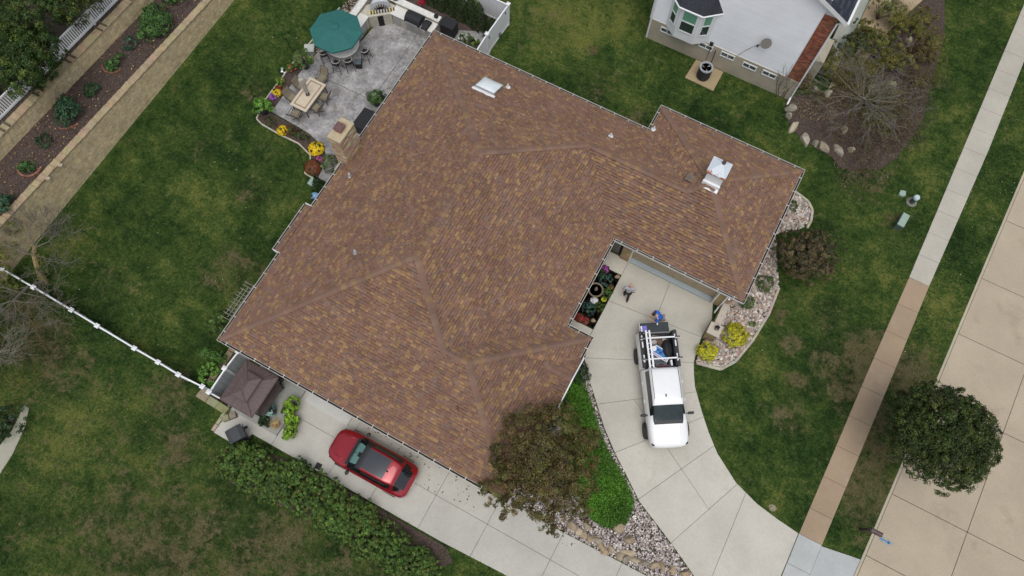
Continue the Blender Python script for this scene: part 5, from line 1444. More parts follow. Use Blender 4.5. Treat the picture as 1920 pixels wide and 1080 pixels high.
def tree(name, label, x, y, z, h, crown, n, size, cols, trunk_r=.12, lean=(0, 0), cat='tree', limb_depth=2, tint=(.11, .09, .07), spread=1.0, **k):
    t = thing(name, label, cat, (x, y, z))
    V, T = lobe_leaves(crown, n, size, cols, **k)
    np_quads('crown', V, T, M_LEAF, t)
    mb = MB(); rr = random.Random(int(abs(x * 7 + y * 13)))
    top = Vector((lean[0], lean[1], h * .55)); mb.tube([(0, 0, -.1), top * .5 + Vector((.05, 0, 0)), top], [trunk_r, trunk_r * .8, trunk_r * .6], 8, tint=tint)
    for l in crown:
        for _ in range(3 if len(crown) < 8 else 2):
            e = Vector((l[0] + rr.uniform(-.6, .6) * l[3], l[1] + rr.uniform(-.6, .6) * l[4], l[2] + rr.uniform(-.3, .5) * l[5]))
            b = top * rr.uniform(.55, 1.0); mid = b.lerp(e, .5) + Vector((rr.uniform(-.2, .2), rr.uniform(-.2, .2), .15))
            mb.tube([b, mid, e], [trunk_r * .42, trunk_r * .25, trunk_r * .08], 5, tint=tint, cap=False)
            if limb_depth > 1: branch_tree(mb, mid, e - b, (e - b).length * .5, trunk_r * .14, 1, spread, rr, tint, tips=None)
    part('trunk', mb, M_BARK, t); return t
# round street tree
cl = []
for i in range(34):
    th = i * 2.39996; zz = 1 - 1.25 * (i + .5) / 34; q = math.sqrt(max(0, 1 - zz * zz)); r_ = rnd.uniform(.75, 1.0)
    cl.append((q * math.cos(th) * 1.62, q * math.sin(th) * 1.62, 3.5 + zz * 1.35, r_ * .95, r_ * .95, r_ * .85))
cl.append((0, 0, 3.6, 1.9, 1.9, 1.8))
tree('street_tree', 'round dark green street tree overhanging the kerb and the road', 14.95, 13.42, 0, 5.5, cl, 90000, .088, [(.020, .040, .007), (.028, .050, .008), (.038, .060, .010), (.055, .076, .014)], clumps=520, crad=.24, inner=.65, vary=.38, trunk_r=.14, zmin=-.2, limb_depth=1)
# russet tree at the corner of the house
def sc(px, py, z): a = gp(px, py, z); return a
T0 = (.55, 3.95)
spec = [(1005, 860, 4.2, 1.25, .9), (955, 855, 4.1, .95, .7), (1050, 800, 4.0, 1.05, .8), (1085, 830, 3.6, .8, .7), (1085, 905, 3.7, .85, .75), (1040, 905, 4.2, 1.05, .8), (985, 800, 4.3, .9, .7), (1010, 955, 3.5, .8, .6),
        (925, 920, 3.4, .65, .45), (955, 950, 3.3, .6, .45), (905, 915, 3.2, .35, .3), (1045, 975, 3.1, .6, .45), (1035, 1000, 2.9, .3, .25), (970, 905, 3.8, .85, .6), (1090, 960, 3.2, .5, .5), (950, 880, 4, .6, .5), (1020, 785, 4.0, .7, .5), (1100, 870, 3.4, .55, .5), (1020, 900, 3.9, .9, .6), (1060, 860, 4.0, .9, .6), (1030, 840, 4.4, .9, .6), (1075, 930, 3.4, .7, .5), (1100, 820, 3.2, .6, .5), (985, 930, 3.7, .7, .5)]
cl = [(sc(a, b, z)[0] - T0[0], sc(a, b, z)[1] - T0[1], z, r, r, rz_) for a, b, z, r, rz_ in spec]
tree('russet_tree', 'olive and russet leaved tree overhanging the lowest corner of the roof', T0[0], T0[1], 0, 5, cl, 58000, .082, [(.090, .076, .022), (.112, .086, .028), (.080, .080, .020), (.130, .086, .036), (.108, .104, .028)], clumps=320, crad=.30, inner=.2, vary=.36, trunk_r=.10, zmin=-.8, limb_depth=1)
# dense brown-green bush by the street side of the house
BX, BY = 6.95, 19.95
cl = [(rnd.uniform(-.9, .9), rnd.uniform(-.9, .9), 1.3 + rnd.uniform(-.1, .6), .75, .75, .6) for _ in range(16)] + [(.9, .6, 1.3, .7, .7, .6), (-1.0, -.2, 1.2, .7, .7, .6), (.2, 1.1, 1.2, .7, .6, .6), (.1, -1.15, 1.1, .8, .6, .5), (1.25, -.2, 1.1, .6, .6, .5)]
tree('bronze_bush', 'bushy bronze and olive small tree on the front lawn beside the roof corner', BX, BY, 0, 2.6, cl, 26000, .085, [(.075, .066, .030), (.105, .082, .036), (.058, .058, .024), (.135, .102, .05), (.075, .056, .032)], clumps=210, crad=.22, inner=.5, vary=.38, trunk_r=.1, zmin=-.5, limb_depth=1)
# upper left evergreens
UL = [(.020, .048, .010), (.030, .064, .012), (.046, .082, .015), (.080, .115, .02)]
def big_shrub(label, px, py, r, h, n, name='evergreen_tree'):
    z0 = 3.0; x, y = gp(px, py, z0 + h * .6)
    cl = [(rnd.uniform(-.7, .7) * r, rnd.uniform(-.7, .7) * r, h * rnd.uniform(.45, .8), r * .5, r * .5, h * .28) for _ in range(13)] + [(0, 0, h * .5, r * .75, r * .75, h * .45)]
    tree(name, label, x, y, z0, h, cl, int(n * 2.0), .115, UL, clumps=240, crad=.24, inner=.5, vary=.42, asp=.4, trunk_r=.14, zmin=-.7, limb_depth=1, droop=.15)
big_shrub('dense dark green tree leaning over the picket fence at the left edge', 40, 108, 1.7, 3.4, 14000)
big_shrub('leafy green tree filling the top left corner behind the fence', 8, 30, 2.3, 4.2, 12000)
big_shrub('leafy green tree behind the picket fence at the top edge', 128, -8, 1.55, 3.2, 8000)
big_shrub('lower green tree at the left edge partly hiding the picket fence', -45, 150, 1.0, 2.6, 3500)
# mulch bed shrubs
def bedshrub(label, px, py, r, h, n, size, cols, name='shrub', parts=1, **k):
    z0 = zlow(gp(px, py, 1.8)[1]) + .02; x, y = gp(px, py, z0 + h * .5)
    lobes = [(0, 0, h * .45, r, r, h * .55)] if parts == 1 else [(rnd.uniform(-.6, .6) * r, rnd.uniform(-.6, .6) * r, h * .45, r * .5, r * .5, h * .5) for _ in range(parts)]
    shrub(name, label, x, y, z0, lobes, n, size, cols, **k)
PEO = [(.055, .13, .03), (.075, .165, .035), (.095, .20, .05), (.04, .095, .025)]
bedshrub('large bright green shrub of several clumps at the top of the mulch bed', 290, 42, 1.25, .9, 3600, .16, PEO, parts=10, clumps=110, crad=.35, asp=.32)
bedshrub('green shrub at the top edge above the large bright one', 325, 2, .7, .7, 900, .15, PEO, parts=3, asp=.32)
bedshrub('small blue green spruce beside the large bright shrub', 244, 81, .42, .5, 900, .08, [(.045, .095, .06), (.06, .12, .08), (.03, .07, .045)], name='dwarf_spruce')
bedshrub('green leafy shrub inside the uppermost terracotta ring', 209, 115, .62, .6, 1300, .14, PEO, parts=4, asp=.35)
bedshrub('small dark green shrub between the two largest ringed shrubs', 172, 168, .42, .45, 1000, .09, [(.03, .075, .03), (.045, .095, .035)])
bedshrub('big dark green shrub with the middle terracotta ring', 119, 209, .88, .85, 3000, .12, [(.028, .075, .035), (.04, .10, .045), (.05, .12, .05), (.022, .06, .03)], parts=7, clumps=70)
bedshrub('little dark shrub left of the big dark green shrub', 82, 264, .42, .4, 700, .09, [(.025, .06, .025), (.035, .08, .03)])
bedshrub('green shrub inside the lowest terracotta ring', 50, 307, .52, .5, 1100, .12, PEO, parts=4, asp=.35)
bedshrub('bluish green shrub cut by the left edge of the picture', 10, 370, .78, .8, 1800, .12, [(.04, .10, .05), (.055, .13, .06), (.03, .08, .04)], parts=4)
TERR = [(.27, .13, .085), (.31, .155, .10), (.24, .115, .08)]
for (px, py, r, a0, a1, lab) in ((212, 122, .52, -150, 10, 'terracotta edging arc round the uppermost ringed shrub'), (127, 214, .92, -75, -5, 'terracotta edging arc beside the big dark green shrub'), (57, 312, .58, -165, 30, 'terracotta edging arc round the lowest shrub')):
    z0 = zlow(gp(px, py, 1.8)[1]) + .02; x, y = gp(px, py, z0); t = thing('edging_ring', lab, 'edging', (x, y, z0))
    n = int((a1 - a0) / 9)
    for k in range(n):
        th0, th1 = math.radians(a0 + 9 * k + .6), math.radians(a0 + 9 * k + 8.6); m = MB()
        m.prism([(r * math.cos(th0), r * math.sin(th0)), ((r + .09) * math.cos(th0), (r + .09) * math.sin(th0)), ((r + .09) * math.cos(th1), (r + .09) * math.sin(th1)), (r * math.cos(th1), r * math.sin(th1))], -.03, .1 + rnd.uniform(-.01, .01), tint=tuple(v * rnd.uniform(.9, 1.1) for v in rnd.choice(TERR)))
        part('edging_brick', m, M_STONE, t)
for px, py, lab in ((115, 311, 'upper small pale block on the mulch behind the long wall cap'), (92, 336, 'lower small pale block on the mulch behind the long wall cap')):
    z0 = zlow(gp(px, py, 1.8)[1]); x, y = gp(px, py, z0); m = MB(); m.box(-.12, .12, -.09, .09, -.03, .14, tint=(.42, .35, .26)); o = part('block', m, M_STONE, bevel=.02); o.location = (x, y, z0); o.rotation_euler = (0, 0, .5); tag(o, lab, 'block')
# mulch chips and leaf litter
def chips(name, polys, n, size, cols, zf, holes=(), asp=.35, tiltz=1.2, mat=None):
    xs = [p[0] for q in polys for p in q]; ys_ = [p[1] for q in polys for p in q]
    X = rng.uniform(min(xs), max(xs), n * 4); Y = rng.uniform(min(ys_), max(ys_), n * 4)
    ok = np.zeros(len(X), bool)
    for q in polys: ok |= pip(X, Y, q)
    for q in holes: ok &= ~pip(X, Y, q)
    X, Y = X[ok][:n], Y[ok][:n]; n = len(X)
    Z = zf(X, Y) if callable(zf) else np.full(n, zf)
    N = rng.normal(size=(n, 3)) * .6 + np.array([0, 0, tiltz])
    V = leaf_quads(np.stack([X, Y, Z + rng.uniform(.005, .03, n)], 1), N, size * rng.uniform(.5, 1.5, n), asp)
    T = np.array(cols)[rng.integers(0, len(cols), n)] * rng.uniform(.6, 1.4, (n, 1))
    o = np_quads(name, V, T, mat or M_CHIP); o['kind'] = 'stuff'; return o
MCOL = [(.085, .058, .050), (.115, .080, .068), (.060, .043, .038), (.15, .11, .095), (.20, .155, .13)]
zbed = lambda X, Y: 1.2 + np.maximum(0, 20 - Y) * .058 + .015 + np.clip((-30.4 - X) / 2.5, 0, 1) * .1
chips('mulch_chips', [[(-32.95, -4), (-30.5, -4), (-30.5, 30), (-32.95, 30)]], 15000, .075, MCOL, zbed)
chips('fallen_leaves', [[(-32.95, -4), (-30.5, -4), (-30.5, 30), (-32.95, 30)]], 750, .10, [(.34, .20, .06), (.26, .14, .05), (.38, .28, .12)], lambda X, Y: zbed(X, Y) + .02, asp=.6)
chips('mulch_chips', [bed], 2200, .06, MCOL[:4], .05)
chips('mulch_chips', [hb], 2500, .06, MCOL[:4], .02)
zter = lambda X, Y: 1.2 + np.maximum(0, 20 - Y) * .058 + 1.12
chips('mulch_chips', [[(-36.5, -4), (-33.3, -4), (-33.3, 30), (-36.5, 30)]], 6000, .08, [(.05, .035, .025), (.08, .05, .03), (.12, .065, .04)], zter)

# bare trees on the left
t = thing('bare_tree', 'mostly bare grey tree with a few yellow green leaves over the thin fence', 'tree', (-28.0, -.1, 0))
mb = MB(); tips = []; rr = random.Random(5); BT = (.16, .145, .115)
mb.tube([(0, 0, -.1), (-.1, .3, .8), (-.3, .9, 1.6), (-.2, 1.3, 2.1)], [.17, .15, .13, .10], 8, tint=(.26, .20, .10))
mb.tube([(0, 0, .2), (.1, -.6, 1.0), (.5, -1.5, 1.7)], [.10, .08, .06], 7, tint=BT)
for b, d, ln, r in (((-.2, 1.3, 2.0), (1, .8, .25), 1.7, .05), ((-.2, 1.3, 2.1), (.3, 1, .5), 1.6, .05), ((-.3, .9, 1.6), (1.2, .1, .25), 1.8, .05), ((-.2, 1.2, 2.0), (-1, .6, .5), 1.5, .05), ((-.3, .9, 1.6), (-1, -.3, .5), 1.5, .045),
                    ((.5, -1.5, 1.7), (1, .1, .2), 1.7, .045), ((.5, -1.5, 1.7), (.9, -.7, .2), 1.9, .045), ((.5, -1.5, 1.7), (.2, -1, .3), 1.8, .045), ((.3, -1, 1.3), (-1, -.5, .4), 1.7, .045), ((.3, -1, 1.4), (1.3, .5, .1), 1.5, .04), ((.1, -.6, 1), (-1, -1, .5), 2, .045), ((.5, -1.5, 1.7), (-.4, -1, .4), 2, .04)):
    branch_tree(mb, b, d, ln, r * .7, 4, .85, rr, BT, .03, 4, .02, tips, kids=(3, 4))
part('trunk', mb, M_BARK, t)
add_foliage(t, [(-1.8, .4, 1.7, .7, .7, .4), (-1.2, -.7, 1.4, .7, .5, .4), (-1.4, -1.5, 1.4, .8, .6, .4), (-2.2, 1.6, 1.9, .6, .5, .4), (.4, .3, 1.3, .4, .4, .3), (-.4, -1.0, 1.3, .5, .5, .3), (.1, 1.0, 1.6, .4, .3, .3)], 5200, .075, [(.12, .15, .028), (.17, .18, .032), (.085, .115, .028)], clumps=170, crad=.3, inner=.2, zmin=-.9)
t = thing('bare_tree', 'leafless pale branched tree at the left edge below the thin fence', 'tree', (-27.0, -5.0, 0))
mb = MB(); rr = random.Random(11)
mb.tube([(-.6, -.3, -.1), (-.3, .1, .9), (0, .4, 1.6)], [.14, .11, .08], 7, tint=BT)
for b, d, ln, r in (((0, .4, 1.6), (1, .3, .2), 1.9, .045), ((0, .4, 1.6), (1, -.5, .15), 2.0, .045), ((-.2, .2, 1.2), (.6, 1, .3), 1.7, .04), ((-.2, .2, 1.2), (.5, -1, .3), 1.5, .04), ((0, .4, 1.6), (-.5, .8, .4), 1.5, .04), ((-.1, .3, 1.4), (1, .9, .3), 1.6, .04)):
    branch_tree(mb, b, d, ln, r * .8, 4, .85, rr, (.20, .185, .15), .03, 4, .03, None, kids=(2, 4))
part('trunk', mb, M_BARK, t)
shrub('shrub', 'dark leafy shrub at the left edge above the pale garden path', *gp(14, 785, .6), 0, [(0, 0, .5, .7, .7, .5), (-.6, -.5, .5, .7, .6, .5), (.2, -.7, .4, .4, .5, .4)], 1900, .12, [(.022, .045, .018), (.034, .066, .024), (.05, .085, .03)])
m = MB(); tb = [(-31, -1.2), (-27.5, -.6), (-24.5, -1.6), (-24.2, -3.3), (-25.0, -5.4), (-27.5, -5.8), (-31, -5.5)]
chips('leaf_litter', [tb], 5000, .07, [(.05, .035, .02), (.08, .055, .03), (.03, .022, .015), (.12, .08, .045)], .01)

# ------------------------------------------------------------------ front corner bed: ground cover, river rock, boulders
rockbed = [(-.6, 2.12), (-.6, 1.82), (2.17, 1.83), (6.2, 1.96), (7.5, 2.0), (10.5, 1.0), (10.55, 1.35), (8.24, 2.98), (6.8, 3.74), (4.64, 4.76), (3.53, 5.59), (2.57, 6.3), (1.58, 7.14), (.33, 8.45), (-.29, 9.09), (-.9, 9.85), (-1.4, 9.8), (-1.4, 2.1)]
m = MB(); m.prism(rockbed, -.1, .02); struct('rock_bed', m, M_DIRT); FLAT.append(rockbed)
gc = [(-1.0, 9.5), (-.55, 8.95), (.25, 8.2), (1.45, 6.95), (2.5, 6.05), (3.6, 5.4), (4.35, 4.75), (4.55, 4.2), (4.5, 3.5), (4.1, 3.05), (3.5, 2.92), (2.9, 2.98), (2.2, 3.4), (1.2, 4.4), (.0, 5.8), (-.9, 7.0), (-1.3, 8.2)]
RK = [(.36, .30, .28), (.24, .20, .20), (.44, .40, .37), (.19, .155, .15), (.30, .235, .21), (.52, .49, .45), (.27, .24, .26)]
pebbles('river_rock', [rockbed], 11500, .040, [(.46, .40, .37), (.32, .27, .26), (.56, .52, .48), (.25, .21, .20), (.40, .33, .29), (.64, .61, .57), (.35, .32, .33)], .025, holes=[inset_poly(gc, .3)])
def gc_h(X, Y):
    # height of the ground cover mound: rises quickly from its edge
    d = np.full(len(X), 9.0)
    for i in range(len(gc)):
        a, b = np.array(gc[i]), np.array(gc[(i + 1) % len(gc)]); ab = b - a; L2 = (ab ** 2).sum()
        t_ = np.clip(((X - a[0]) * ab[0] + (Y - a[1]) * ab[1]) / L2, 0, 1)
        d = np.minimum(d, np.hypot(X - a[0] - t_ * ab[0], Y - a[1] - t_ * ab[1]))
    return .28 * np.sqrt(np.clip(d / .5, 0, 1)) + .05 * np.sin(X * 3.1) * np.sin(Y * 2.7 + 1) * np.clip(d / .5, 0, 1)
n = 26000
X = rng.uniform(-1.4, 4.7, n * 3); Y = rng.uniform(2.8, 9.6, n * 3); ok = pip(X, Y, gc); X, Y = X[ok][:n], Y[ok][:n]; n = len(X)
Z = gc_h(X, Y) * rng.uniform(.55, 1.0, n) + .03
N = rng.normal(size=(n, 3)) * .75 + np.array([0, 0, .8])
V = leaf_quads(np.stack([X + rng.normal(size=n) * .05, Y + rng.normal(size=n) * .05, Z], 1), N, .085 * rng.uniform(.6, 1.4, n), .6)
edge_w = np.clip(gc_h(X, Y) / .28, 0, 1)
base = np.where((rng.random(n) < .35)[:, None], np.array([[.084, .205, .016]]), np.array([[.053, .148, .013]]))
patch = (.5 + .5 * np.sin(X * 1.7 + .6) * np.sin(Y * 1.3 - .4))[:, None]
T = base * (0.75 + .6 * patch) * rng.uniform(.65, 1.35, (n, 1))
o = np_quads('ground_cover', V, T, M_LEAF); o['kind'] = 'stuff'
M_BOULD = tinted('boulder', rough=.9, var=.25, vscale=2.2, fine=.2, fscale=16, bump=.7, bscale=12, stain=(1.6, .55, .8, (.11, .095, .07)))
def boulder(x, y, sx, sy, sz, rz, label, group, z=0, tint=(.34, .27, .185)):
    k = rnd.uniform(.85, 1.15)
    m = MB(); v, f = ICO[3]; rr = np.random.default_rng(rnd.randint(0, 9999)); v = v * (1 + .10 * np.sin(v[:, :1] * 3 + rr.uniform(0, 6)) * np.sin(v[:, 1:2] * 2.6 + rr.uniform(0, 6)))
    for _ in range(11):
        n_ = rr.normal(size=3); n_[2] = abs(n_[2]) * .7; n_ /= np.linalg.norm(n_); d_ = v @ n_; lim = rr.uniform(.55, .84); v = v - np.clip(d_ - lim, 0, None)[:, None] * n_ * .95
    v = v * (1 + rr.uniform(-.025, .025, (len(v), 1))) * np.array([sx, sy, sz]) * 1.12
    c_, s_ = math.cos(rz), math.sin(rz); v = np.stack([v[:, 0] * c_ - v[:, 1] * s_, v[:, 0] * s_ + v[:, 1] * c_, v[:, 2] + sz * .3], 1); m.add(v.tolist(), f, tint=tuple(q * k for q in tint))
    o = part('boulder', m, M_BOULD, bevel=0); o.location = (x, y, z); return tag(o, label, 'boulder', group)
bs = [(1085, 995), (1100, 985), (1112, 1010), (1128, 1024), (1147, 1030), (1162, 1044), (1178, 1036), (1192, 1050), (1208, 1055), (1229, 1059), (1243, 1064), (1261, 1070), (1286, 1076), (1072, 985), (1095, 1003), (1120, 1012), (1135, 1035), (1175, 1048)]
for px, py in bs:
    x, y = gp(px, py, .15); boulder(x, y, rnd.uniform(.20, .36), rnd.uniform(.14, .22), rnd.uniform(.14, .24), rnd.uniform(-.8, .7), 'tan boulder in the row between side drive and river rock', 'boulders along the side drive', tint=rnd.choice([(.36, .285, .195), (.29, .25, .20), (.40, .33, .235), (.33, .25, .16)]))
for px, py, lab in ((1160, 990, 'single tan boulder at the lower tip of the bright ground cover'), (1180, 1013, 'tan boulder lying alone in the middle of the river rock')):
    x, y = gp(px, py, .15); boulder(x, y, .3, .24, .2, .3, lab, None)
t = thing('landscape_light', 'small pale landscape light standing in the river rock', 'light', (*gp(1203, 993, .1), .03))
m = MB(); m.lathe([(.1, 0), (.12, .05), (.09, .16), (.06, .2)], 12); part('body', m, M_CREAM, t); m = MB(); m.lathe([(.075, .18), (.05, .21), (0, .2)], 12); part('lens', m, M_DARK, t)
m = MB(); m.box(-.1, .1, -.1, .1, 0, .1)
conifer('yew', 'dark green yew at the end of the ground cover beside the entry', -.75, 9.0, 0, .52, 1.3, 1800, DGRN)
shrub('shrub', 'dark green shrub against the house wall under the white fascia', -.95, 7.0, 0, [(0, 0, .6, .45, .55, .55), (0, -1.0, .5, .4, .5, .5)], 1400, .09, DGRN)
t = thing('wall_light', 'small dark round pot at the wall beside the yew', 'pot', (*gp(1072, 703, .3), .05))
m = MB(); m.lathe([(.12, 0), (.17, .3), (.14, .3), (0, .22)], 12); part('pot', m, M_DARK, t)

# right hand rock bed with stone edging
rb = [(4.32, 12.46), (5.5, 12.74), (6.0, 13.46), (6.36, 14.89), (6.56, 16.65), (6.45, 18.4), (5.9, 19.6), (5.2, 21.2), (6.4, 22.2), (6.58, 22.8), (6.45, 23.4), (6.05, 23.8), (5.2, 24.0), (4.4, 23.6), (4.4, 15.9), (4.25, 14.5), (4.15, 13.5)]
m = MB(); m.prism(rb, -.1, .02); struct('rock_bed', m, M_DIRT); FLAT.append(rb)
RK2 = [(.42, .33, .28), (.32, .22, .185), (.50, .46, .41), (.29, .28, .27), (.37, .27, .22), (.60, .57, .53), (.25, .22, .20), (.45, .38, .31)]
pebbles('river_rock', [rb], 5200, .075, RK2, .03)
edging('edging', 'pale stone edging round the rock bed on the lawn side', [(4.32, 12.42), (5.55, 12.70), (6.05, 13.44), (6.41, 14.89), (6.61, 16.65), (6.55, 18.3)], .13, .13, (.42, .38, .31), piece=.55)
edging('edging', 'pale curved stone edging past the bronze bush toward the top roof corner', [(6.62, 22.3), (6.66, 22.8), (6.5, 23.45), (6.1, 23.86), (5.2, 24.08)], .13, .13, (.42, .38, .31), piece=.5)
GOLD = [(.44, .41, .02), (.52, .47, .03), (.38, .37, .025), (.32, .33, .025)]
shrub('golden_shrub', 'rounded golden yellow shrub nearest the white truck', *gp(1327, 659, .4), 0, [(0, 0, .35, .50, .48, .42)], 4500, .075, GOLD, clumps=90, crad=.22, vary=.15)
shrub('golden_shrub', 'larger golden yellow shrub against the stone edging', *gp(1379, 629, .45), 0, [(0, 0, .4, .62, .58, .48)], 6000, .075, GOLD, clumps=110, crad=.22, vary=.15)
shrub('shrub', 'small green shrub at the garage corner of the roof', *gp(1401, 566, .4), 0, [(0, 0, .35, .36, .36, .34)], 700, .09, GRN)
shrub('shrub', 'low green shrub in the rocks under the bronze bush', *gp(1436, 530, .4), 0, [(0, 0, .3, .48, .45, .32)], 900, .09, [(.05, .09, .02), (.08, .12, .03)])
shrub('shrub', 'small green plant in the upper rock bed beside the eave', *gp(1487, 385, .3), 0, [(0, 0, .25, .28, .3, .25)], 400, .09, GRN)
shrub('plant', 'tiny green plant among the stones behind the larger golden shrub', *gp(1411, 607, .15), 0, [(0, 0, .12, .16, .16, .14)], 160, .07, BGRN, cat='plant')
# stone pillar, low wall and lantern
pl = thing('stone_pillar', 'square tan stone pillar with flat cap beside the garage apron', 'pillar', (4.32, 14.1, 0))
m = MB(); m.box(-.24, .24, -.24, .24, 0, 1.1); part('core', m, M_FOUND, pl)
for c in range(11):
    for sx, sy in ((0, -1), (1, 0), (-1, 0), (0, 1)):
        u = -.27
        while u < .26:
            u2 = min(.27, u + rnd.uniform(.14, .3)); u2 = .27 if .27 - u2 < .06 else u2; m = MB(); pr = rnd.uniform(.27, .29); tint = tuple(v * rnd.uniform(.8, 1.2) for v in (.30, .225, .13))
            if sx == 0: m.box(u + .003, u2 - .003, min(sy * .23, sy * pr), max(sy * .23, sy * pr), c * .1, c * .1 + .092, tint=tint)
            else: m.box(min(sx * .23, sx * pr), max(sx * .23, sx * pr), u + .003, u2 - .003, c * .1, c * .1 + .092, tint=tint)
            part('stone', m, M_STONE, pl); u = u2
m = MB(); m.box(-.33, .33, -.33, .33, 1.1, 1.19); part('cap', m, M_CREAM if False else plain('limestone_cap', (.46, .41, .34), .8, var=.08, vscale=5), pl, bevel=.015)
t = thing('lantern', 'dark metal carriage lantern base on the stone pillar cap', 'lantern', (4.37, 14.18, 1.19), .3)
m = MB(); m.box(-.1, .1, -.1, .1, 0, .03); part('base', m, M_BMETAL, t); m = MB(); m.box(-.075, .075, -.075, .075, .03, .22); part('glass', m, plain('lantern_glass', (.45, .46, .44), .2), t)
m = MB()
for sx in (-1, 1):
    for sy in (-1, 1): m.tube([(sx * .08, sy * .08, .03), (sx * .085, sy * .085, .24)], .012, 4)
m.lathe([(.13, .24), (.05, .32), (0, .34)], 4); part('frame', m, M_BMETAL, t)
lw = thing('low_wall', 'low capped stone wall running from the garage pier to the pillar', 'wall', (4.36, 15.1, 0))
m = MB(); m.box(-.13, .13, -.66, .72, 0, .75); part('core', m, M_FOUND, lw)
for c in range(7):
    u = -.66
    while u < .71:
        u2 = min(.72, u + rnd.uniform(.18, .34)); u2 = .72 if .72 - u2 < .08 else u2; m = MB(); m.box(-.16 - rnd.uniform(0, .015), -.12, u + .003, u2 - .003, c * .105, c * .105 + .098, tint=tuple(v * rnd.uniform(.8, 1.2) for v in (.30, .225, .13))); part('stone', m, M_STONE, lw); u = u2
m = MB(); m.box(-.17, .17, -.7, .0 - .003, .75, .83); part('cap', m, bpy.data.materials['limestone_cap'], lw, bevel=.012); m = MB(); m.box(-.17, .17, .003, .74, .75, .83); part('cap', m, bpy.data.materials['limestone_cap'], lw, bevel=.012)

# entry flower bed with fountain
eb = [(-2.35, 14.9), (-1.18, 14.93), (-1.17, 11.55), (-2.5, 11.55)]
m = MB(); m.prism(eb, -.1, .0); struct('entry_bed', m, M_MULCH); FLAT.append(eb)
chips('mulch_chips', [eb], 1800, .05, [(.06, .035, .028), (.09, .05, .04), (.04, .028, .024)], .0)
t = thing('fountain', 'round stone fountain bowl with a short spout in the entry bed', 'fountain', (*gp(1117, 544, .5), 0))
mf = plain('fountain_stone', (.20, .165, .115), .7, var=.25, vscale=9)
m = MB(); m.lathe([(.22, 0), (.16, .1), (.14, .35), (.34, .48), (.42, .55), (.40, .58), (.36, .55), (.05, .50)], 24); part('bowl', m, mf, t)
m = MB(); m.lathe([(.35, .545), (.0, .545)], 24); part('water', m, plain('dark_water', (.15, .13, .095), .3, spec=.6), t)
m = MB(); m.lathe([(.07, .5), (.05, .6), (.09, .68), (.05, .74), (.07, .85), (0, .95)], 12); part('spout', m, mf, t)
BLU = [(.05, .12, .10), (.07, .155, .125), (.035, .085, .07)]
shrub('dwarf_spruce', 'rounded blue green spruce above the fountain', *gp(1136, 524, .35), 0, [(0, 0, .3, .34, .32, .3)], 1100, .07, BLU, asp=.25, clumps=40)
shrub('dwarf_spruce', 'blue green spruce below the fountain', *gp(1104, 578, .35), 0, [(0, 0, .3, .34, .30, .28), (-.12, .15, .25, .22, .2, .22)], 1100, .07, BLU, asp=.25, clumps=40)
mum('bright magenta purple flowers at the top of the entry bed', *gp(1135, 503, .25), 0, .22, [(.30, .06, .30), (.38, .10, .40), (.24, .03, .2)], 260)
mum('white flowers just below the fountain bowl', *gp(1115, 561, .25), 0, .19, [(.75, .75, .78), (.65, .66, .7)], 130, size=.08)
mum('small yellow flowers beside the white ones', *gp(1133, 559, .2), 0, .14, [(.55, .55, .03), (.10, .17, .02), (.45, .45, .02)], 120)
mum('red flowers along the wall at the low end of the entry bed', *gp(1087, 594, .25), 0, .24, [(.42, .015, .03), (.30, .012, .03), (.04, .07, .02)], 420, size=.06)
mum('small red flowers at the corner below the red row', *gp(1098, 600, .2), 0, .2, [(.40, .02, .05), (.05, .08, .02)], 260)
shrub('plant', 'leafy green plant right of the fountain', *gp(1139, 549, .2), 0, [(0, 0, .18, .24, .28, .2)], 420, .09, [(.06, .12, .02), (.09, .16, .03)], cat='plant')
shrub('plant', 'low green plant beside the lower blue green spruce', *gp(1124, 575, .2), 0, [(0, 0, .16, .24, .26, .18)], 360, .08, [(.05, .09, .02), (.07, .12, .02)], cat='plant')
shrub('plant', 'dark green plant under the eave above the fountain', *gp(1126, 515, .2), 0, [(0, 0, .2, .25, .3, .25)], 420, .09, DGRN, cat='plant')
mum('orange red small flowers on the drive side of the entry bed', *gp(1146, 537, .15), 0, .14, [(.30, .07, .03), (.10, .08, .03)], 110)
for px, py, lab in ((1158, 518, 'grey stone at the upper corner of the entry bed'), (1113, 601, 'tan stone at the lower corner of the entry bed')):
    boulder(*gp(px, py, .05), .15, .11, .1, .4, lab, None)

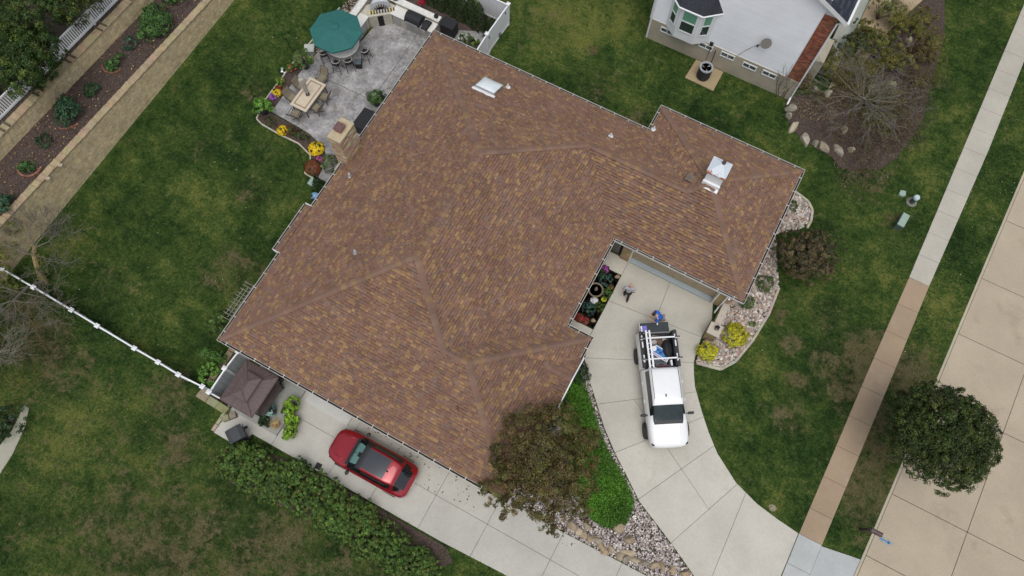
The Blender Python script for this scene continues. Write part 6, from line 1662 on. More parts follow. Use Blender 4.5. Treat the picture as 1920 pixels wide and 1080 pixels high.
# ------------------------------------------------------------------ vehicles
def loft_body(stations, mat_of, mats, sub=2):
    """stations: (x, [(y,z) from underside centre to roof centre]); mirrored, subdivided; returns mesh pieces by material"""
    n = len(stations[0][1]); ring = 2 * n - 2
    vs = []; fs = []; ms = []
    for x, prof in stations:
        for y, z in prof: vs.append((x, y, z))
        for y, z in reversed(prof[1:-1]): vs.append((x, -y, z))
    for i in range(len(stations) - 1):
        for k in range(ring):
            a = i * ring + k; b = i * ring + (k + 1) % ring
            j = k if k < n - 1 else ring - 1 - k
            fs.append((a, b, b + ring, a + ring)); ms.append(mat_of(i, j))
    fs.append(tuple(range(ring))); ms.append(mat_of(-1, 2)); e = (len(stations) - 1) * ring
    fs.append(tuple(range(e + ring - 1, e - 1, -1))); ms.append(mat_of(-2, 2))
    me = bpy.data.meshes.new('loft'); me.from_pydata(vs, [], fs); me.polygons.foreach_set('material_index', ms)
    for m_ in mats: me.materials.append(m_)
    me.polygons.foreach_set('use_smooth', [True] * len(fs))
    bm = bmesh.new(); bm.from_mesh(me); bmesh.ops.recalc_face_normals(bm, faces=bm.faces); bm.to_mesh(me); bm.free()
    o = bpy.data.objects.new('loft', me); COL.objects.link(o)
    md = o.modifiers.new('s', 'SUBSURF'); md.levels = sub; md.render_levels = sub
    dg = bpy.context.evaluated_depsgraph_get()
    ev = o.evaluated_get(dg); me2 = bpy.data.meshes.new_from_object(ev)
    V = [v.co.copy() for v in me2.vertices]; out = {}
    for p in me2.polygons: out.setdefault(p.material_index, []).append(list(p.vertices))
    bpy.data.objects.remove(o); bpy.data.meshes.remove(me); bpy.data.meshes.remove(me2)
    res = {}
    for mi, faces in out.items():
        ids = sorted({i for f in faces for i in f}); mp = {a: b for b, a in enumerate(ids)}
        mb = MB(); mb.add([V[i] for i in ids], [[mp[i] for i in f] for f in faces]); res[mi] = mb
    return res

def split_lr(mb, axis=1):
    """split a piece into its connected components"""
    par = list(range(len(mb.v)))
    def fd(a):
        while par[a] != a: par[a] = par[par[a]]; a = par[a]
        return a
    for f in mb.f:
        for q in f[1:]: par[fd(q)] = fd(f[0])
    g = {}
    for f in mb.f: g.setdefault(fd(f[0]), []).append(f)
    out = []
    for faces in g.values():
        ids = sorted({i for f in faces for i in f}); mp = {a: b for b, a in enumerate(ids)}
        m = MB(); m.add([mb.v[i] for i in ids], [[mp[i] for i in f] for f in faces]); out.append(m)
    return out

def wheel(root, x, y, r, wd, spokes=6):
    m = MB(); Mx = Matrix.Rotation(PI / 2, 4, 'X'); prof = [(r * .62, -wd / 2), (r * .93, -wd / 2), (r, -wd * .36), (r, wd * .36), (r * .93, wd / 2), (r * .62, wd / 2)]
    m.lathe(prof, 24, (x, y, r), M=Mx); wl = part('wheel', m, M_RUBBER, root, smooth=False)
    s_ = -1 if y < 0 else 1
    m = MB(); m.lathe([(r * .63, -wd * .42), (r * .63, wd * .42)], 20, (x, y, r), M=Mx)
    yo = y + s_ * wd * .40
    for k in range(spokes):
        th = 2 * PI * k / spokes; R2 = Matrix.Translation((x, yo, r)) @ Matrix.Rotation(th, 4, 'Y')
        m.box(.03, r * .64, -.012, .012, -.035, .035, M=R2)
    m.lathe([(.0, -.02), (.07, -.02), (.07, .02), (0, .02)], 10, (x, yo, r), M=Mx)
    part('rim', m, M_RIM, wl)
    return wl
def glass_mat():
    m, nt, b = newmat('clear_windshield'); b.inputs['Roughness'].default_value = .03; b.inputs['Base Color'].default_value = (.02, .03, .03, 1); b.inputs['Specular IOR Level'].default_value = .8
    tr = node(nt, 'ShaderNodeBsdfTransparent'); tr.inputs[0].default_value = (.75, .86, .84, 1)
    mx = node(nt, 'ShaderNodeMixShader'); mx.inputs[0].default_value = .80
    out = nt.nodes['Material Output']; nt.links.new(b.outputs[0], mx.inputs[1]); nt.links.new(tr.outputs[0], mx.inputs[2]); nt.links.new(mx.outputs[0], out.inputs['Surface'])
    return m
M_CLEAR = glass_mat()
M_TINTG = plain('tinted_glass', (.008, .010, .012), .04, var=.05, spec=.8, coat=.3)
M_PANO = plain('panoramic_roof', (.045, .052, .062), .22, var=.06, spec=.5)

# red suv ------------------------------------------------------------
suv = thing('red_suv', 'deep red suv with black glass roof parked on the side drive', 'car', (-7.53, .24, .03), PI + .01)
def prof(sy, sz, by, bz, shy, shz, wy, wz, ry, rz, my, mz, cz): return [(0, .26), (sy, sz), (by, bz), (shy, shz), (wy, wz), (ry, rz), (ry * .84, rz + (mz - rz) * .6), (my, mz), (0, cz)]
ST = [(2.25, prof(.42, .36, .50, .55, .48, .72, .42, .78, .30, .80, .16, .81, .81)),
      (2.10, prof(.66, .33, .735, .58, .71, .79, .62, .88, .45, .92, .24, .94, .94)),
      (1.72, prof(.83, .32, .875, .64, .86, .90, .76, .98, .55, 1.03, .28, 1.04, 1.04)),
      (1.22, prof(.90, .32, .925, .66, .91, .95, .80, 1.05, .62, 1.10, .3, 1.12, 1.12)),
      (1.10, prof(.90, .32, .925, .66, .91, .96, .79, 1.07, .70, 1.13, .38, 1.16, 1.17)),
      (1.00, prof(.90, .32, .925, .66, .91, .96, .79, 1.08, .70, 1.16, .38, 1.20, 1.21)),
      (.44, prof(.90, .32, .925, .66, .91, .97, .80, 1.10, .61, 1.52, .34, 1.56, 1.57)),
      (.34, prof(.90, .32, .925, .66, .91, .97, .80, 1.10, .60, 1.58, .34, 1.62, 1.63)),
      (-.5, prof(.90, .32, .925, .66, .91, .98, .80, 1.11, .60, 1.64, .34, 1.67, 1.68)),
      (-1.02, prof(.90, .32, .925, .67, .91, .99, .79, 1.12, .59, 1.63, .34, 1.66, 1.67)),
      (-1.12, prof(.90, .32, .925, .67, .91, .99, .79, 1.12, .585, 1.62, .34, 1.65, 1.66)),
      (-1.42, prof(.90, .32, .92, .68, .90, 1.0, .74, 1.13, .53, 1.56, .31, 1.60, 1.61)),
      (-1.50, prof(.89, .32, .915, .68, .89, 1.0, .72, 1.13, .52, 1.50, .31, 1.53, 1.54)),
      (-1.92, prof(.86, .34, .885, .68, .83, .98, .62, 1.08, .46, 1.16, .3, 1.20, 1.21)),
      (-2.02, prof(.80, .35, .845, .68, .79, .96, .58, 1.05, .44, 1.10, .3, 1.12, 1.12)),
      (-2.17, prof(.66, .38, .72, .66, .68, .90, .50, .98, .38, 1.0, .25, 1.01, 1.01)),
      (-2.24, prof(.52, .42, .58, .62, .54, .82, .42, .88, .30, .9, .22, .9, .9))]
# 0 red 1 cladding 2 side glass 3 windshield 4 pano 5 rear glass 6 black trim
def suv_mat(i, j):
    if j == 0 or j == 1: return 1
    if i in (-1, -2): return 0
    if j == 4 and 5 <= i <= 10: return 2
    if i == 5 and j >= 5: return 3
    if i == 4 and j >= 5: return 6
    if i == 6 and j >= 5: return 6
    if 7 <= i <= 8 and j >= 6: return 4
    if i in (12, 13) and j >= 5: return 5
    if i == 12 and j == 4: return 5
    return 0
pcs = loft_body(ST, suv_mat, [M_RED, M_PLAST, M_TINTG, M_CLEAR, M_PANO, M_TINTG, M_PLAST])
part('body', pcs[0], M_RED, suv, smooth=True); part('cladding', pcs[1], M_PLAST, suv, smooth=True)
for p in split_lr(pcs[2]): part('side_window', p, M_TINTG, suv, smooth=True)
part('windshield', pcs[3], M_CLEAR, suv, smooth=True); part('glass_roof', pcs[4], M_PANO, suv, smooth=True); part('rear_window', pcs[5], M_TINTG, suv, smooth=True); part('window_trim', pcs[6], M_PLAST, suv, smooth=True)
m = MB(); m.box(-1.9, .7, -.70, .70, .5, 1.05); part('interior', m, M_DARK, suv)
m = MB()
for c_, sg in ((-.27, -1), (.27, 1)):
    q = []
    for th in np.linspace(0, 2 * PI, 17)[:-1]:
        ex = math.copysign(abs(math.cos(th)) ** .45, math.cos(th)); ey = math.copysign(abs(math.sin(th)) ** .45, math.sin(th))
        u = .5 + .5 * ex; x = .99 - .45 * u; q.append((x - abs(c_ + .27 * ey) * .10, (c_ + .265 * ey) * (1 - .12 * u), 1.165 + .30 * u))
    m.add(q, [tuple(range(len(q)))])
part('sunshade', m, plain('silver_sunshade', (.42, .62, .60), .35, metal=.3, var=.15, vscale=9), suv)
m = MB(); m.box(.52, .66, -.11, .11, 1.42, 1.48); part('mirror_housing', m, M_DARK, suv)
m = MB(); m.add([(-.93, .09, 1.705), (-1.03, .10, 1.695), (-1.06, .03, 1.70), (-.96, .02, 1.71), (-1.03, .06, 1.76), (-1.06, .055, 1.755)], [(0, 1, 5, 4), (1, 2, 5), (2, 3, 4, 5), (3, 0, 4)]); part('antenna', m, M_PLAST, suv)
for s_ in (-1, 1):
    m = MB(); m.rock((.78, s_ * 1.0, 1.06), .10, .12, .085, 3, 2, jag=.02); part('mirror', m, M_PLAST, suv, smooth=True)
    m = MB(); m.tube([(1.75, s_ * .50, 1.02), (1.45, s_ * .55, 1.07), (1.2, s_ * .56, 1.10)], .016, 5); part('hood_crease', m, M_RED, suv, smooth=True)
    m = MB(); m.rock((1.93, s_ * .66, .78), .12, .13, .05, 4, 2, jag=.03); part('headlight', m, M_GLASS, suv, smooth=True)
    m = MB(); m.rock((-2.06, s_ * .66, .90), .09, .12, .05, 4, 2, jag=.03); part('taillight', m, plain('red_lens', (.25, .01, .01), .2), suv, smooth=True)
    m = MB(); m.tube([(.1, s_ * .66, 1.60), (-.5, s_ * .67, 1.655), (-1.2, s_ * .65, 1.63)], .018, 5); part('roof_rail', m, M_PLAST, suv)
    for x in (1.35, -1.35): wheel(suv, x, s_ * .83, .35, .22)
m = MB(); m.box(-2.24, -2.2, -.26, .26, .62, .74); part('license_plate', m, M_WHITE, suv)

# white pickup -------------------------------------------------------
TD = Vector((.526, -.851))
trk = thing('white_pickup', 'white crew cab pickup with open tailgate and ladder rack on the curved driveway', 'truck', (3.25, 10.14, .03), math.atan2(TD.y, TD.x))
ST = [(2.92, prof(.62, .45, .72, .66, .70, .90, .60, 1.00, .42, 1.03, .22, 1.04, 1.04)),
      (2.76, prof(.84, .42, .92, .68, .90, 1.02, .79, 1.12, .53, 1.16, .28, 1.17, 1.17)),
      (2.35, prof(.95, .42, 1.0, .70, .98, 1.08, .86, 1.19, .58, 1.24, .3, 1.25, 1.24)),
      (1.74, prof(.95, .42, 1.0, .72, .98, 1.12, .87, 1.25, .70, 1.30, .36, 1.32, 1.32)),
      (1.66, prof(.95, .42, 1.0, .72, .98, 1.13, .86, 1.27, .74, 1.32, .40, 1.36, 1.37)),
      (1.45, prof(.95, .42, 1.0, .72, .98, 1.13, .86, 1.28, .74, 1.40, .40, 1.47, 1.48)),
      (.90, prof(.95, .42, 1.0, .72, .98, 1.14, .875, 1.30, .745, 1.78, .42, 1.82, 1.83)),
      (.80, prof(.95, .42, 1.0, .72, .98, 1.14, .875, 1.30, .745, 1.84, .42, 1.88, 1.89)),
      (.2, prof(.95, .42, 1.0, .72, .98, 1.14, .875, 1.30, .75, 1.88, .42, 1.92, 1.93)),
      (-.50, prof(.95, .42, 1.0, .72, .98, 1.14, .875, 1.30, .75, 1.88, .42, 1.92, 1.93)),
      (-.80, prof(.95, .42, 1.0, .72, .98, 1.14, .87, 1.30, .745, 1.85, .42, 1.89, 1.90)),
      (-.90, prof(.95, .42, 1.0, .72, .98, 1.14, .86, 1.28, .74, 1.62, .42, 1.68, 1.69)),
      (-.94, prof(.94, .42, .99, .72, .97, 1.12, .84, 1.24, .66, 1.28, .38, 1.29, 1.29))]
def trk_mat(i, j):
    if j <= 1: return 1
    if i in (-1, -2): return 0
    if j == 4 and 5 <= i <= 9: return 2
    if i in (4, 5) and j >= 5: return 3
    if i == 3 and j >= 5: return 4
    return 0
pcs = loft_body(ST, trk_mat, [M_TRUCK, M_PLAST, M_TINTG, M_GLASS, M_PLAST])
part('cab', pcs[0], M_TRUCK, trk, smooth=True); part('rocker_panel', pcs[1], M_PLAST, trk, smooth=True)
for p in split_lr(pcs[2]): part('side_window', p, M_TINTG, trk, smooth=True)
M_WSH = plain('windshield_glass', (.010, .022, .024), .05, var=.4, vscale=3, spec=.7)
part('windshield', pcs[3], M_WSH, trk, smooth=True); part('wiper_cowl', pcs[4], M_PLAST, trk, smooth=True)
for s_ in (-1, 1):
    # bed side with a flared fender
    m = MB(); xs_ = [-.96, -1.25, -1.45, -1.8, -2.15, -2.4, -2.86]; yo = [.985, .99, 1.02, 1.035, 1.02, .99, .97]; zb_ = [.50, .55, .78, .86, .78, .55, .55]
    vs = []
    for x, y, zb in zip(xs_, yo, zb_): vs += [(x, s_ * .82, zb), (x, s_ * y, zb), (x, s_ * (y - .01), 1.12), (x, s_ * .95, 1.36), (x, s_ * .82, 1.36)]
    fs = []
    for i in range(len(xs_) - 1):
        for k in range(5): a = i * 5 + k; b = i * 5 + (k + 1) % 5; fs.append((a, b, b + 5, a + 5) if s_ < 0 else (a, a + 5, b + 5, b))
    fs += [tuple(range(5)), tuple(range(len(vs) - 1, len(vs) - 6, -1))]
    m.add(vs, fs); part('bed_side', m, M_TRUCK, trk, bevel=.02, seg=2)
    m = MB(); m.box(-2.86, -.96, min(s_ * .80, s_ * .955), max(s_ * .80, s_ * .955), 1.362, 1.385); part('bed_rail', m, M_PLAST, trk)
    m = MB(); m.box(-2.84, -.98, min(s_ * .72, s_ * .818), max(s_ * .72, s_ * .818), .80, 1.36); part('bed_liner', m, M_BLACK, trk)
    for x in (1.98, -1.80): wheel(trk, x, s_ * .95, .41, .28)
    m = MB(); m.box(1.28, 1.40, min(s_ * 1.03, s_ * 1.30), max(s_ * 1.03, s_ * 1.30), 1.12, 1.32); m.tube([(1.34, s_ * .93, 1.18), (1.34, s_ * 1.08, 1.2)], .03, 5); part('mirror', m, M_PLAST, trk, bevel=.03, seg=2)
    m = MB(); m.box(-2.9, -2.84, min(s_ * .86, s_ * .98), max(s_ * .86, s_ * .98), .85, 1.25); part('taillight', m, plain('red_lens_dark', (.16, .01, .015), .25) if 'red_lens_dark' not in bpy.data.materials else bpy.data.materials['red_lens_dark'], trk, bevel=.01)
    m = MB(); m.rock((2.72, s_ * .76, .98), .10, .14, .09, 4, 2, jag=.03); part('headlight', m, M_GLASS, trk, smooth=True)
    m = MB(); m.tube([(.7, s_ * .65, 1.89), (.2, s_ * .66, 1.925), (-.75, s_ * .65, 1.905)], .012, 4); part('roof_channel', m, M_PLAST, trk)
    for x in (.55, -.35): m = MB(); m.box(x, x + .16, min(s_ * .99, s_ * 1.015), max(s_ * .99, s_ * 1.015), 1.02, 1.055); part('door_handle', m, M_TRUCK, trk)
    m = MB()
    for u0, u1 in ((-1.25, -1.62), (-2.0, -2.3), (-2.45, -2.62)): m.box(u1, u0, min(s_ * .80, s_ * .86), max(s_ * .80, s_ * .86), 1.39, 1.45)
    part('rack_rail', m, M_ALU, trk)
for k in range(3): m = MB(); m.tube([(2.72, -.5 + k * .5, 1.18 if k != 1 else 1.18), (1.85, -.55 + k * .55, 1.312)], .006, 4); part('hood_crease', m, M_TRUCK, trk)
m = MB(); m.box(-2.86, -.96, -.80, .80, .74, .80); part('bed_floor', m, M_BLACK, trk)
m = MB(); m.box(-1.02, -.955, -.82, .82, .78, 1.36); part('bulkhead', m, M_BLACK, trk)
m = MB(); m.box(-1.0, -.93, -.30, .30, 1.69, 1.72); part('brake_light', m, plain('dark_red_lens', (.09, .02, .025), .3), trk)
m = MB(); m.box(2.84, 2.895, -.40, .40, .55, .74); part('grille', m, M_PLAST, trk)
m = MB(); m.add([(.62, -.12, 1.925), (.48, -.13, 1.93), (.48, -.06, 1.935), (.62, -.08, 1.93), (.5, -.1, 1.99)], [(0, 1, 4), (1, 2, 4), (2, 3, 4), (3, 0, 4)]); part('antenna', m, M_PLAST, trk)
m = MB(); m.box(-3.0, -2.86, -.9, .9, .45, .62); part('bumper', m, M_STEEL, trk, bevel=.02)
tg = MB(); tg.box(-3.46, -2.90, -.76, .76, .77, .83); tgo = part('tailgate', tg, M_TRUCK, trk, bevel=.01)
m = MB(); m.box(-3.44, -2.91, -.74, .74, .832, .845); part('tailgate_liner', m, plain('dark_bed_plastic', (.028, .036, .042), .5), tgo)
for k in range(11): m = MB(); y = -.68 + k * .136; m.box(-3.40, -2.95, y - .03, y + .03, .845, .86); part('tailgate_rib', m, bpy.data.materials['dark_bed_plastic'], tgo)
for x in (-1.35, -2.42):
    m = MB(); m.box(x - .038, x + .038, -.98, .98, 1.60, 1.66)
    for s_ in (-1, 1): m.box(x - .05, x + .05, min(s_ * .82, s_ * .90), max(s_ * .82, s_ * .90), 1.385, 1.6)
    part('rack_bar', m, M_ALU, trk, bevel=.012)
    m = MB(); m.box(x - .03, x + .03, .78, 1.02, 1.66, 1.69); m.box(x - .03, x + .03, -1.02, -.6, 1.66, 1.69); part('rack_clamp', m, M_PLAST, trk)
trz = trk.rotation_euler[2]
def on_truck(x, y, z):
    c, s_ = math.cos(trz), math.sin(trz); return (trk.location.x + x * c - y * s_, trk.location.y + x * s_ + y * c, .03 + z)
lad = thing('ladder', 'folded aluminium ladder lying lengthwise on the truck rack', 'ladder', on_truck(-1.85, -.55, 1.7), trz)
for y in (-.10, .07): m = MB(); m.box(-.95, .95, y - .045, y + .045, -.03, .035); part('rail', m, M_ALU, lad, bevel=.006)
for k in range(7): m = MB(); x = -.85 + k * .28; m.box(x - .015, x + .015, -.10, .07, -.04, -.01); part('rung', m, M_ALU, lad)
for y in (-.12, .13): m = MB(); m.box(.95, 1.02, y - .07, y + .07, -.03, .03); part('foot', m, M_STEEL, lad)
t = thing('yard_sign', 'blue and white printed sign lying tilted in the truck bed', 'sign', on_truck(-1.72, .12, 1.10), trz + .95)
m = MB(); m.box(-.45, .45, -.26, .26, 0, .012); part('board', m, M_WHITE, t)
m = MB(); m.box(-.40, .40, -.13, .22, .013, .017); part('blue_panel', m, plain('sign_blue', (.035, .22, .55), .4, var=.1), t)
m = MB(); m.box(-.40, .40, -.215, -.165, .013, .016); part('magenta_strip', m, plain('sign_violet', (.36, .22, .45), .4), t)
m = MB()
for cx_, cy_, r1, r2, a in ((-.22, .08, .10, .05, .3), (-.05, .02, .09, .07, 1.0), (.12, .09, .11, .045, -.4), (.26, .02, .08, .05, .6), (.02, .14, .06, .04, 0)):
    q = [(cx_ + r1 * math.cos(th) * math.cos(a) - r2 * math.sin(th) * math.sin(a), cy_ + r1 * math.cos(th) * math.sin(a) + r2 * math.sin(th) * math.cos(a)) for th in np.linspace(0, 2 * PI, 9)[:-1]]
    m.prism(q, .017, .0195)
part('emblem', m, plain('sign_navy', (.01, .045, .22), .4), t)
t = thing('bucket', 'small white bucket in the truck bed beside the sign', 'bucket', on_truck(-2.0, -.22, .8)); m = MB(); m.lathe([(.10, 0), (.13, .3), (.115, .3), (.09, .03)], 14); part('body', m, M_WHITE, t); m = MB(); m.lathe([(.135, .3), (.135, .33), (0, .33)], 14); part('lid', m, M_WHITE, t)
t = thing('duffel_bag', 'large black bag slumped against the driver side of the truck bed', 'bag', on_truck(-1.95, .46, .8), trz)
m = MB(); m.rock((0, 0, .22), .52, .27, .27, 8, 3, jag=.06); part('body', m, M_BLACK, t, smooth=True); m = MB(); m.tube([(-.25, 0, .46), (-.15, .05, .56), (.15, .05, .56), (.25, 0, .46)], .02, 5); part('strap', m, M_BLACK, t)
t = thing('tarp_bundle', 'crumpled brown and white tarp bundle at the tailgate end of the truck bed', 'bundle', on_truck(-2.5, .0, .8), trz)
m = MB()
for k in range(9): m.rock((rnd.uniform(-.16, .16), rnd.uniform(-.42, .42), .12 + rnd.uniform(0, .16)), rnd.uniform(.12, .2), rnd.uniform(.12, .22), rnd.uniform(.08, .14), k, 2, tint=rnd.choice([(.22, .13, .085), (.30, .20, .14), (.45, .43, .41), (.14, .09, .07), (.36, .33, .30)]), jag=.15)
part('cloth', m, M_STONE, t, smooth=True)
t = thing('tool_box', 'grey plastic tool box at the cab end of the truck bed', 'tool box', on_truck(-1.18, .05, .8), trz); m = MB(); m.box(-.12, .12, -.3, .3, 0, .28); part('body', m, plain('grey_plastic', (.12, .14, .16), .5), t, bevel=.02); m = MB(); m.box(-.02, .02, -.1, .1, .28, .33); part('handle', m, M_PLAST, t)
t = thing('cardboard_sheet', 'blue grey flat sheet lying on the truck bed floor under the sign', 'sheet', on_truck(-1.8, .0, .805), trz); m = MB(); m.box(-.6, .5, -.28, .3, 0, .015); part('sheet', m, plain('blue_grey_sheet', (.15, .18, .21), .6, var=.2), t)
t = thing('level_tool', 'short silver tool beside the tool box in the bed', 'tool', on_truck(-1.2, .55, .8), trz); m = MB(); m.box(-.16, .16, -.05, .05, 0, .42); part('body', m, M_ALU, t, bevel=.01)
t = thing('folder', 'violet folder lying on the left corner of the open tailgate', 'folder', on_truck(-3.12, -.52, .862), trz + .03); m = MB(); m.box(-.15, .15, -.12, .12, 0, .02); part('cover', m, plain('violet_card', (.20, .17, .62), .6, var=.03), t); m = MB(); m.box(-.15, .15, -.20, -.12, 0, .025); part('paper', m, M_WHITE, t)
t = thing('tape_measure', 'small silver gadget near the middle of the open tailgate', 'tool', on_truck(-3.33, .16, .862), trz); m = MB(); m.box(-.06, .05, -.035, .035, 0, .06); part('body', m, M_ALU, t, bevel=.01)

# ------------------------------------------------------------------ people
def skin_chain(pts, edges, radii, sub=2, root=0):
    me = bpy.data.meshes.new('sk'); me.from_pydata(pts, edges, []); o = bpy.data.objects.new('sk', me); COL.objects.link(o)
    o.modifiers.new('k', 'SKIN'); sk = me.skin_vertices[0].data
    for i, r in enumerate(radii):
        sk[i].radius = (r, r) if not hasattr(r, '__len__') else r
    sk[root].use_root = True
    s_ = o.modifiers.new('s', 'SUBSURF'); s_.levels = sub; s_.render_levels = sub
    dg = bpy.context.evaluated_depsgraph_get(); me2 = bpy.data.meshes.new_from_object(o.evaluated_get(dg))
    mb = MB(); mb.add([v.co[:] for v in me2.vertices], [list(p.vertices) for p in me2.polygons])
    bpy.data.objects.remove(o); bpy.data.meshes.remove(me); bpy.data.meshes.remove(me2); return mb
def person(label, loc, rz, J, shirt, trousers, hair=None, hat=None, shoe=(.02, .02, .02), shorts=False):
    """J: joints in local coordinates, facing +y"""
    t = thing('person', label, 'person', loc, rz)
    V3 = lambda k: Vector(J[k])
    names = ['pelvis', 'waist', 'chest', 'neck', 'headbase', 'headtop', 'shl', 'ell', 'wrl', 'hal', 'shr', 'elr', 'wrr', 'har', 'hil', 'knl', 'anl', 'tol', 'hir', 'knr', 'anr', 'tor']
    rad = [(.13, .11), (.125, .10), (.15, .11), .058, .075, .085, .06, .045, .032, .034, .06, .045, .032, .034, .085, .062, .042, .035, .085, .062, .042, .035]
    ed = [(0, 1), (1, 2), (2, 3), (3, 4), (4, 5), (2, 6), (6, 7), (7, 8), (8, 9), (2, 10), (10, 11), (11, 12), (12, 13), (0, 14), (14, 15), (15, 16), (16, 17), (0, 18), (18, 19), (19, 20), (20, 21)]
    mb = skin_chain([J[n] for n in names], ed, rad)
    hd = (V3('headtop') - V3('headbase')).normalized(); hc = V3('headbase').lerp(V3('headtop'), .5); fw = Vector(J.get('face', (0, 1, 0))).normalized(); rt = fw.cross(hd).normalized()
    for c, r in ((hc + fw * .105 - hd * .01, (.016, .022, .026)), (hc + rt * .085, (.014, .026, .034)), (hc - rt * .085, (.014, .026, .034)), (hc + fw * .085 - hd * .06, (.03, .018, .012))):
        mb.rock(c, *r, 2, 2, jag=.0)
    for s_, hn, wn in ((1, 'hal', 'wrl'), (-1, 'har', 'wrr')):
        d = (V3(hn) - V3(wn)).normalized(); side_ = d.cross(Vector((0, 0, 1)))
        side_ = side_.normalized() if side_.length > .1 else Vector((0, 1, 0)); nrm = side_.cross(d)
        for k, ln in enumerate((.072, .085, .08, .062)):
            b = V3(hn) + side_ * (-.028 + .019 * k) + d * .015; e1 = b + d * ln * .55 + nrm * .008; e2 = e1 + (d * .8 + nrm * .55).normalized() * ln * .5
            mb.tube([b, e1, e2], [.010, .009, .007], 5)
        b = V3(hn) - side_ * .03 - d * .02; mb.tube([b, b - side_ * .03 + d * .03, b - side_ * .035 + d * .06], [.012, .010, .008], 5)
    part('body', mb, M_SKIN, t, smooth=True)
    for s_ in (-1, 1):
        m = MB(); m.rock(hc + fw * .09 + rt * .032 * s_ + hd * .01, .011, .011, .009, 1, 2, jag=0); part('eye', m, M_DARK, t, smooth=True)
    up = ['pelvis', 'waist', 'chest', 'neck', 'shl', 'ell', 'shr', 'elr']
    J2 = dict(J)
    J2['ell'] = tuple(V3('shl').lerp(V3('ell'), .8)); J2['elr'] = tuple(V3('shr').lerp(V3('elr'), .8)); J2['neck'] = tuple(V3('chest').lerp(V3('neck'), .75))
    sh = skin_chain([J2[n] for n in up], [(0, 1), (1, 2), (2, 3), (2, 4), (4, 5), (2, 6), (6, 7)], [(.155, .135), (.15, .125), (.17, .13), .07, .08, .068, .08, .068])
    part('shirt', sh, shirt, t, smooth=True)
    lo = ['pelvis', 'hil', 'knl', 'anl', 'hir', 'knr', 'anr']
    J3 = dict(J); J3['pelvis'] = tuple(V3('pelvis') + Vector((0, 0, -.02)))
    if shorts: J3['anl'] = tuple(V3('knl') + Vector((0, 0, -.03))); J3['anr'] = tuple(V3('knr') + Vector((0, 0, -.03)))
    tr_ = skin_chain([J3[n] for n in lo], [(0, 1), (1, 2), (2, 3), (0, 4), (4, 5), (5, 6)], [(.15, .13), .105, .08, .062, .105, .08, .062])
    part('trousers', tr_, trousers, t, smooth=True)
    ms = plain('shoe_leather', shoe, .6) if True else None
    for a, b in (('anl', 'tol'), ('anr', 'tor')):
        d = (V3(b) - V3(a)); d.z = 0; d = d.normalized() if d.length > 1e-3 else Vector((0, 1, 0)); c = V3(a) + d * .07
        m = MB(); m.rock((0, 0, 0), .052, .15, .05, 5, 2, jag=.02); an = math.atan2(d.y, d.x) - PI / 2
        m.v = [(c.x + x * math.cos(an) - y * math.sin(an), c.y + x * math.sin(an) + y * math.cos(an), max(.005, c.z - .04 + z)) for x, y, z in m.v]; part('shoe', m, ms, t, smooth=True)
    if hair:
        m = MB(); Rm = Matrix((rt, fw, hd)).transposed(); q = MB(); q.rock((0, 0, 0), .098, .112, .095, 6, 3, jag=.03)
        m.add([Rm @ Vector(v) + hc + hd * .035 - fw * .022 for v in q.v], q.f); part('hair', m, hair, t, smooth=True)
    if hat:
        m = MB(); Rm = Matrix((rt, fw, hd)).transposed(); q = MB(); q.rock((0, 0, .02), .105, .115, .095, 6, 3, jag=.01); q.prism([(-.08, .08), (.08, .08), (.06, .2), (-.06, .2)], .01, .025)
        m.add([Rm @ Vector(v) + hc + hd * .035 for v in q.v], q.f); part('cap', m, hat, t, smooth=False)
    return t
M_GREYSHIRT = plain('grey_cotton', (.33, .36, .39), .85, var=.1); M_BLKPANT = plain('black_cotton', (.012, .012, .014), .85); M_BLUESHIRT = plain('royal_blue_cotton', (.015, .12, .52), .8, var=.15)
HAIRR = plain('thin_ginger_hair', (.50, .24, .165), .6); HAIRD = plain('dark_hair', (.018, .014, .012), .6)
walk = dict(pelvis=(0, 0, .95), waist=(0, .02, 1.10), chest=(0, .05, 1.34), neck=(0, .06, 1.50), headbase=(0, .08, 1.57), headtop=(0, .10, 1.74), face=(0, 1, -.1),
            shl=(-.20, .04, 1.42), ell=(-.32, -.02, 1.16), wrl=(-.22, .14, 1.02), hal=(-.19, .2, .98), shr=(.20, .04, 1.42), elr=(.27, -.05, 1.14), wrr=(.27, .0, .90), har=(.26, .03, .82),
            hil=(-.10, 0, .90), knl=(-.11, .12, .50), anl=(-.10, .12, .09), tol=(-.11, .26, .03), hir=(.10, 0, .90), knr=(.10, .04, .49), anr=(.08, -.24, .12), tor=(.08, -.13, .03))
person('bald man in grey t-shirt and black trousers walking toward the entry, seen from behind', (-.42, 13.92, .03), math.radians(20), walk, M_GREYSHIRT, M_BLKPANT, hair=None)
lean = dict(pelvis=(0, -.10, .92), waist=(0, .02, 1.06), chest=(0, .22, 1.26), neck=(0, .33, 1.38), headbase=(0, .39, 1.43), headtop=(0, .49, 1.57), face=(0, .7, -.7),
            shl=(-.21, .22, 1.32), ell=(-.30, .32, 1.08), wrl=(-.14, .46, 1.0), hal=(-.10, .53, .98), shr=(.21, .22, 1.32), elr=(.30, .34, 1.08), wrr=(.12, .48, 1.02), har=(.08, .55, 1.0),
            hil=(-.10, -.1, .88), knl=(-.13, .02, .49), anl=(-.13, -.10, .09), tol=(-.14, .06, .03), hir=(.10, -.1, .88), knr=(.13, .02, .49), anr=(.13, -.12, .09), tor=(.14, .04, .03))
pw = person('man in royal blue shirt bending over the open tailgate of the truck', (1.63, 13.42, .03), math.radians(118), lean, M_BLUESHIRT, plain('khaki_cotton', (.22, .18, .13), .85), hair=HAIRD)

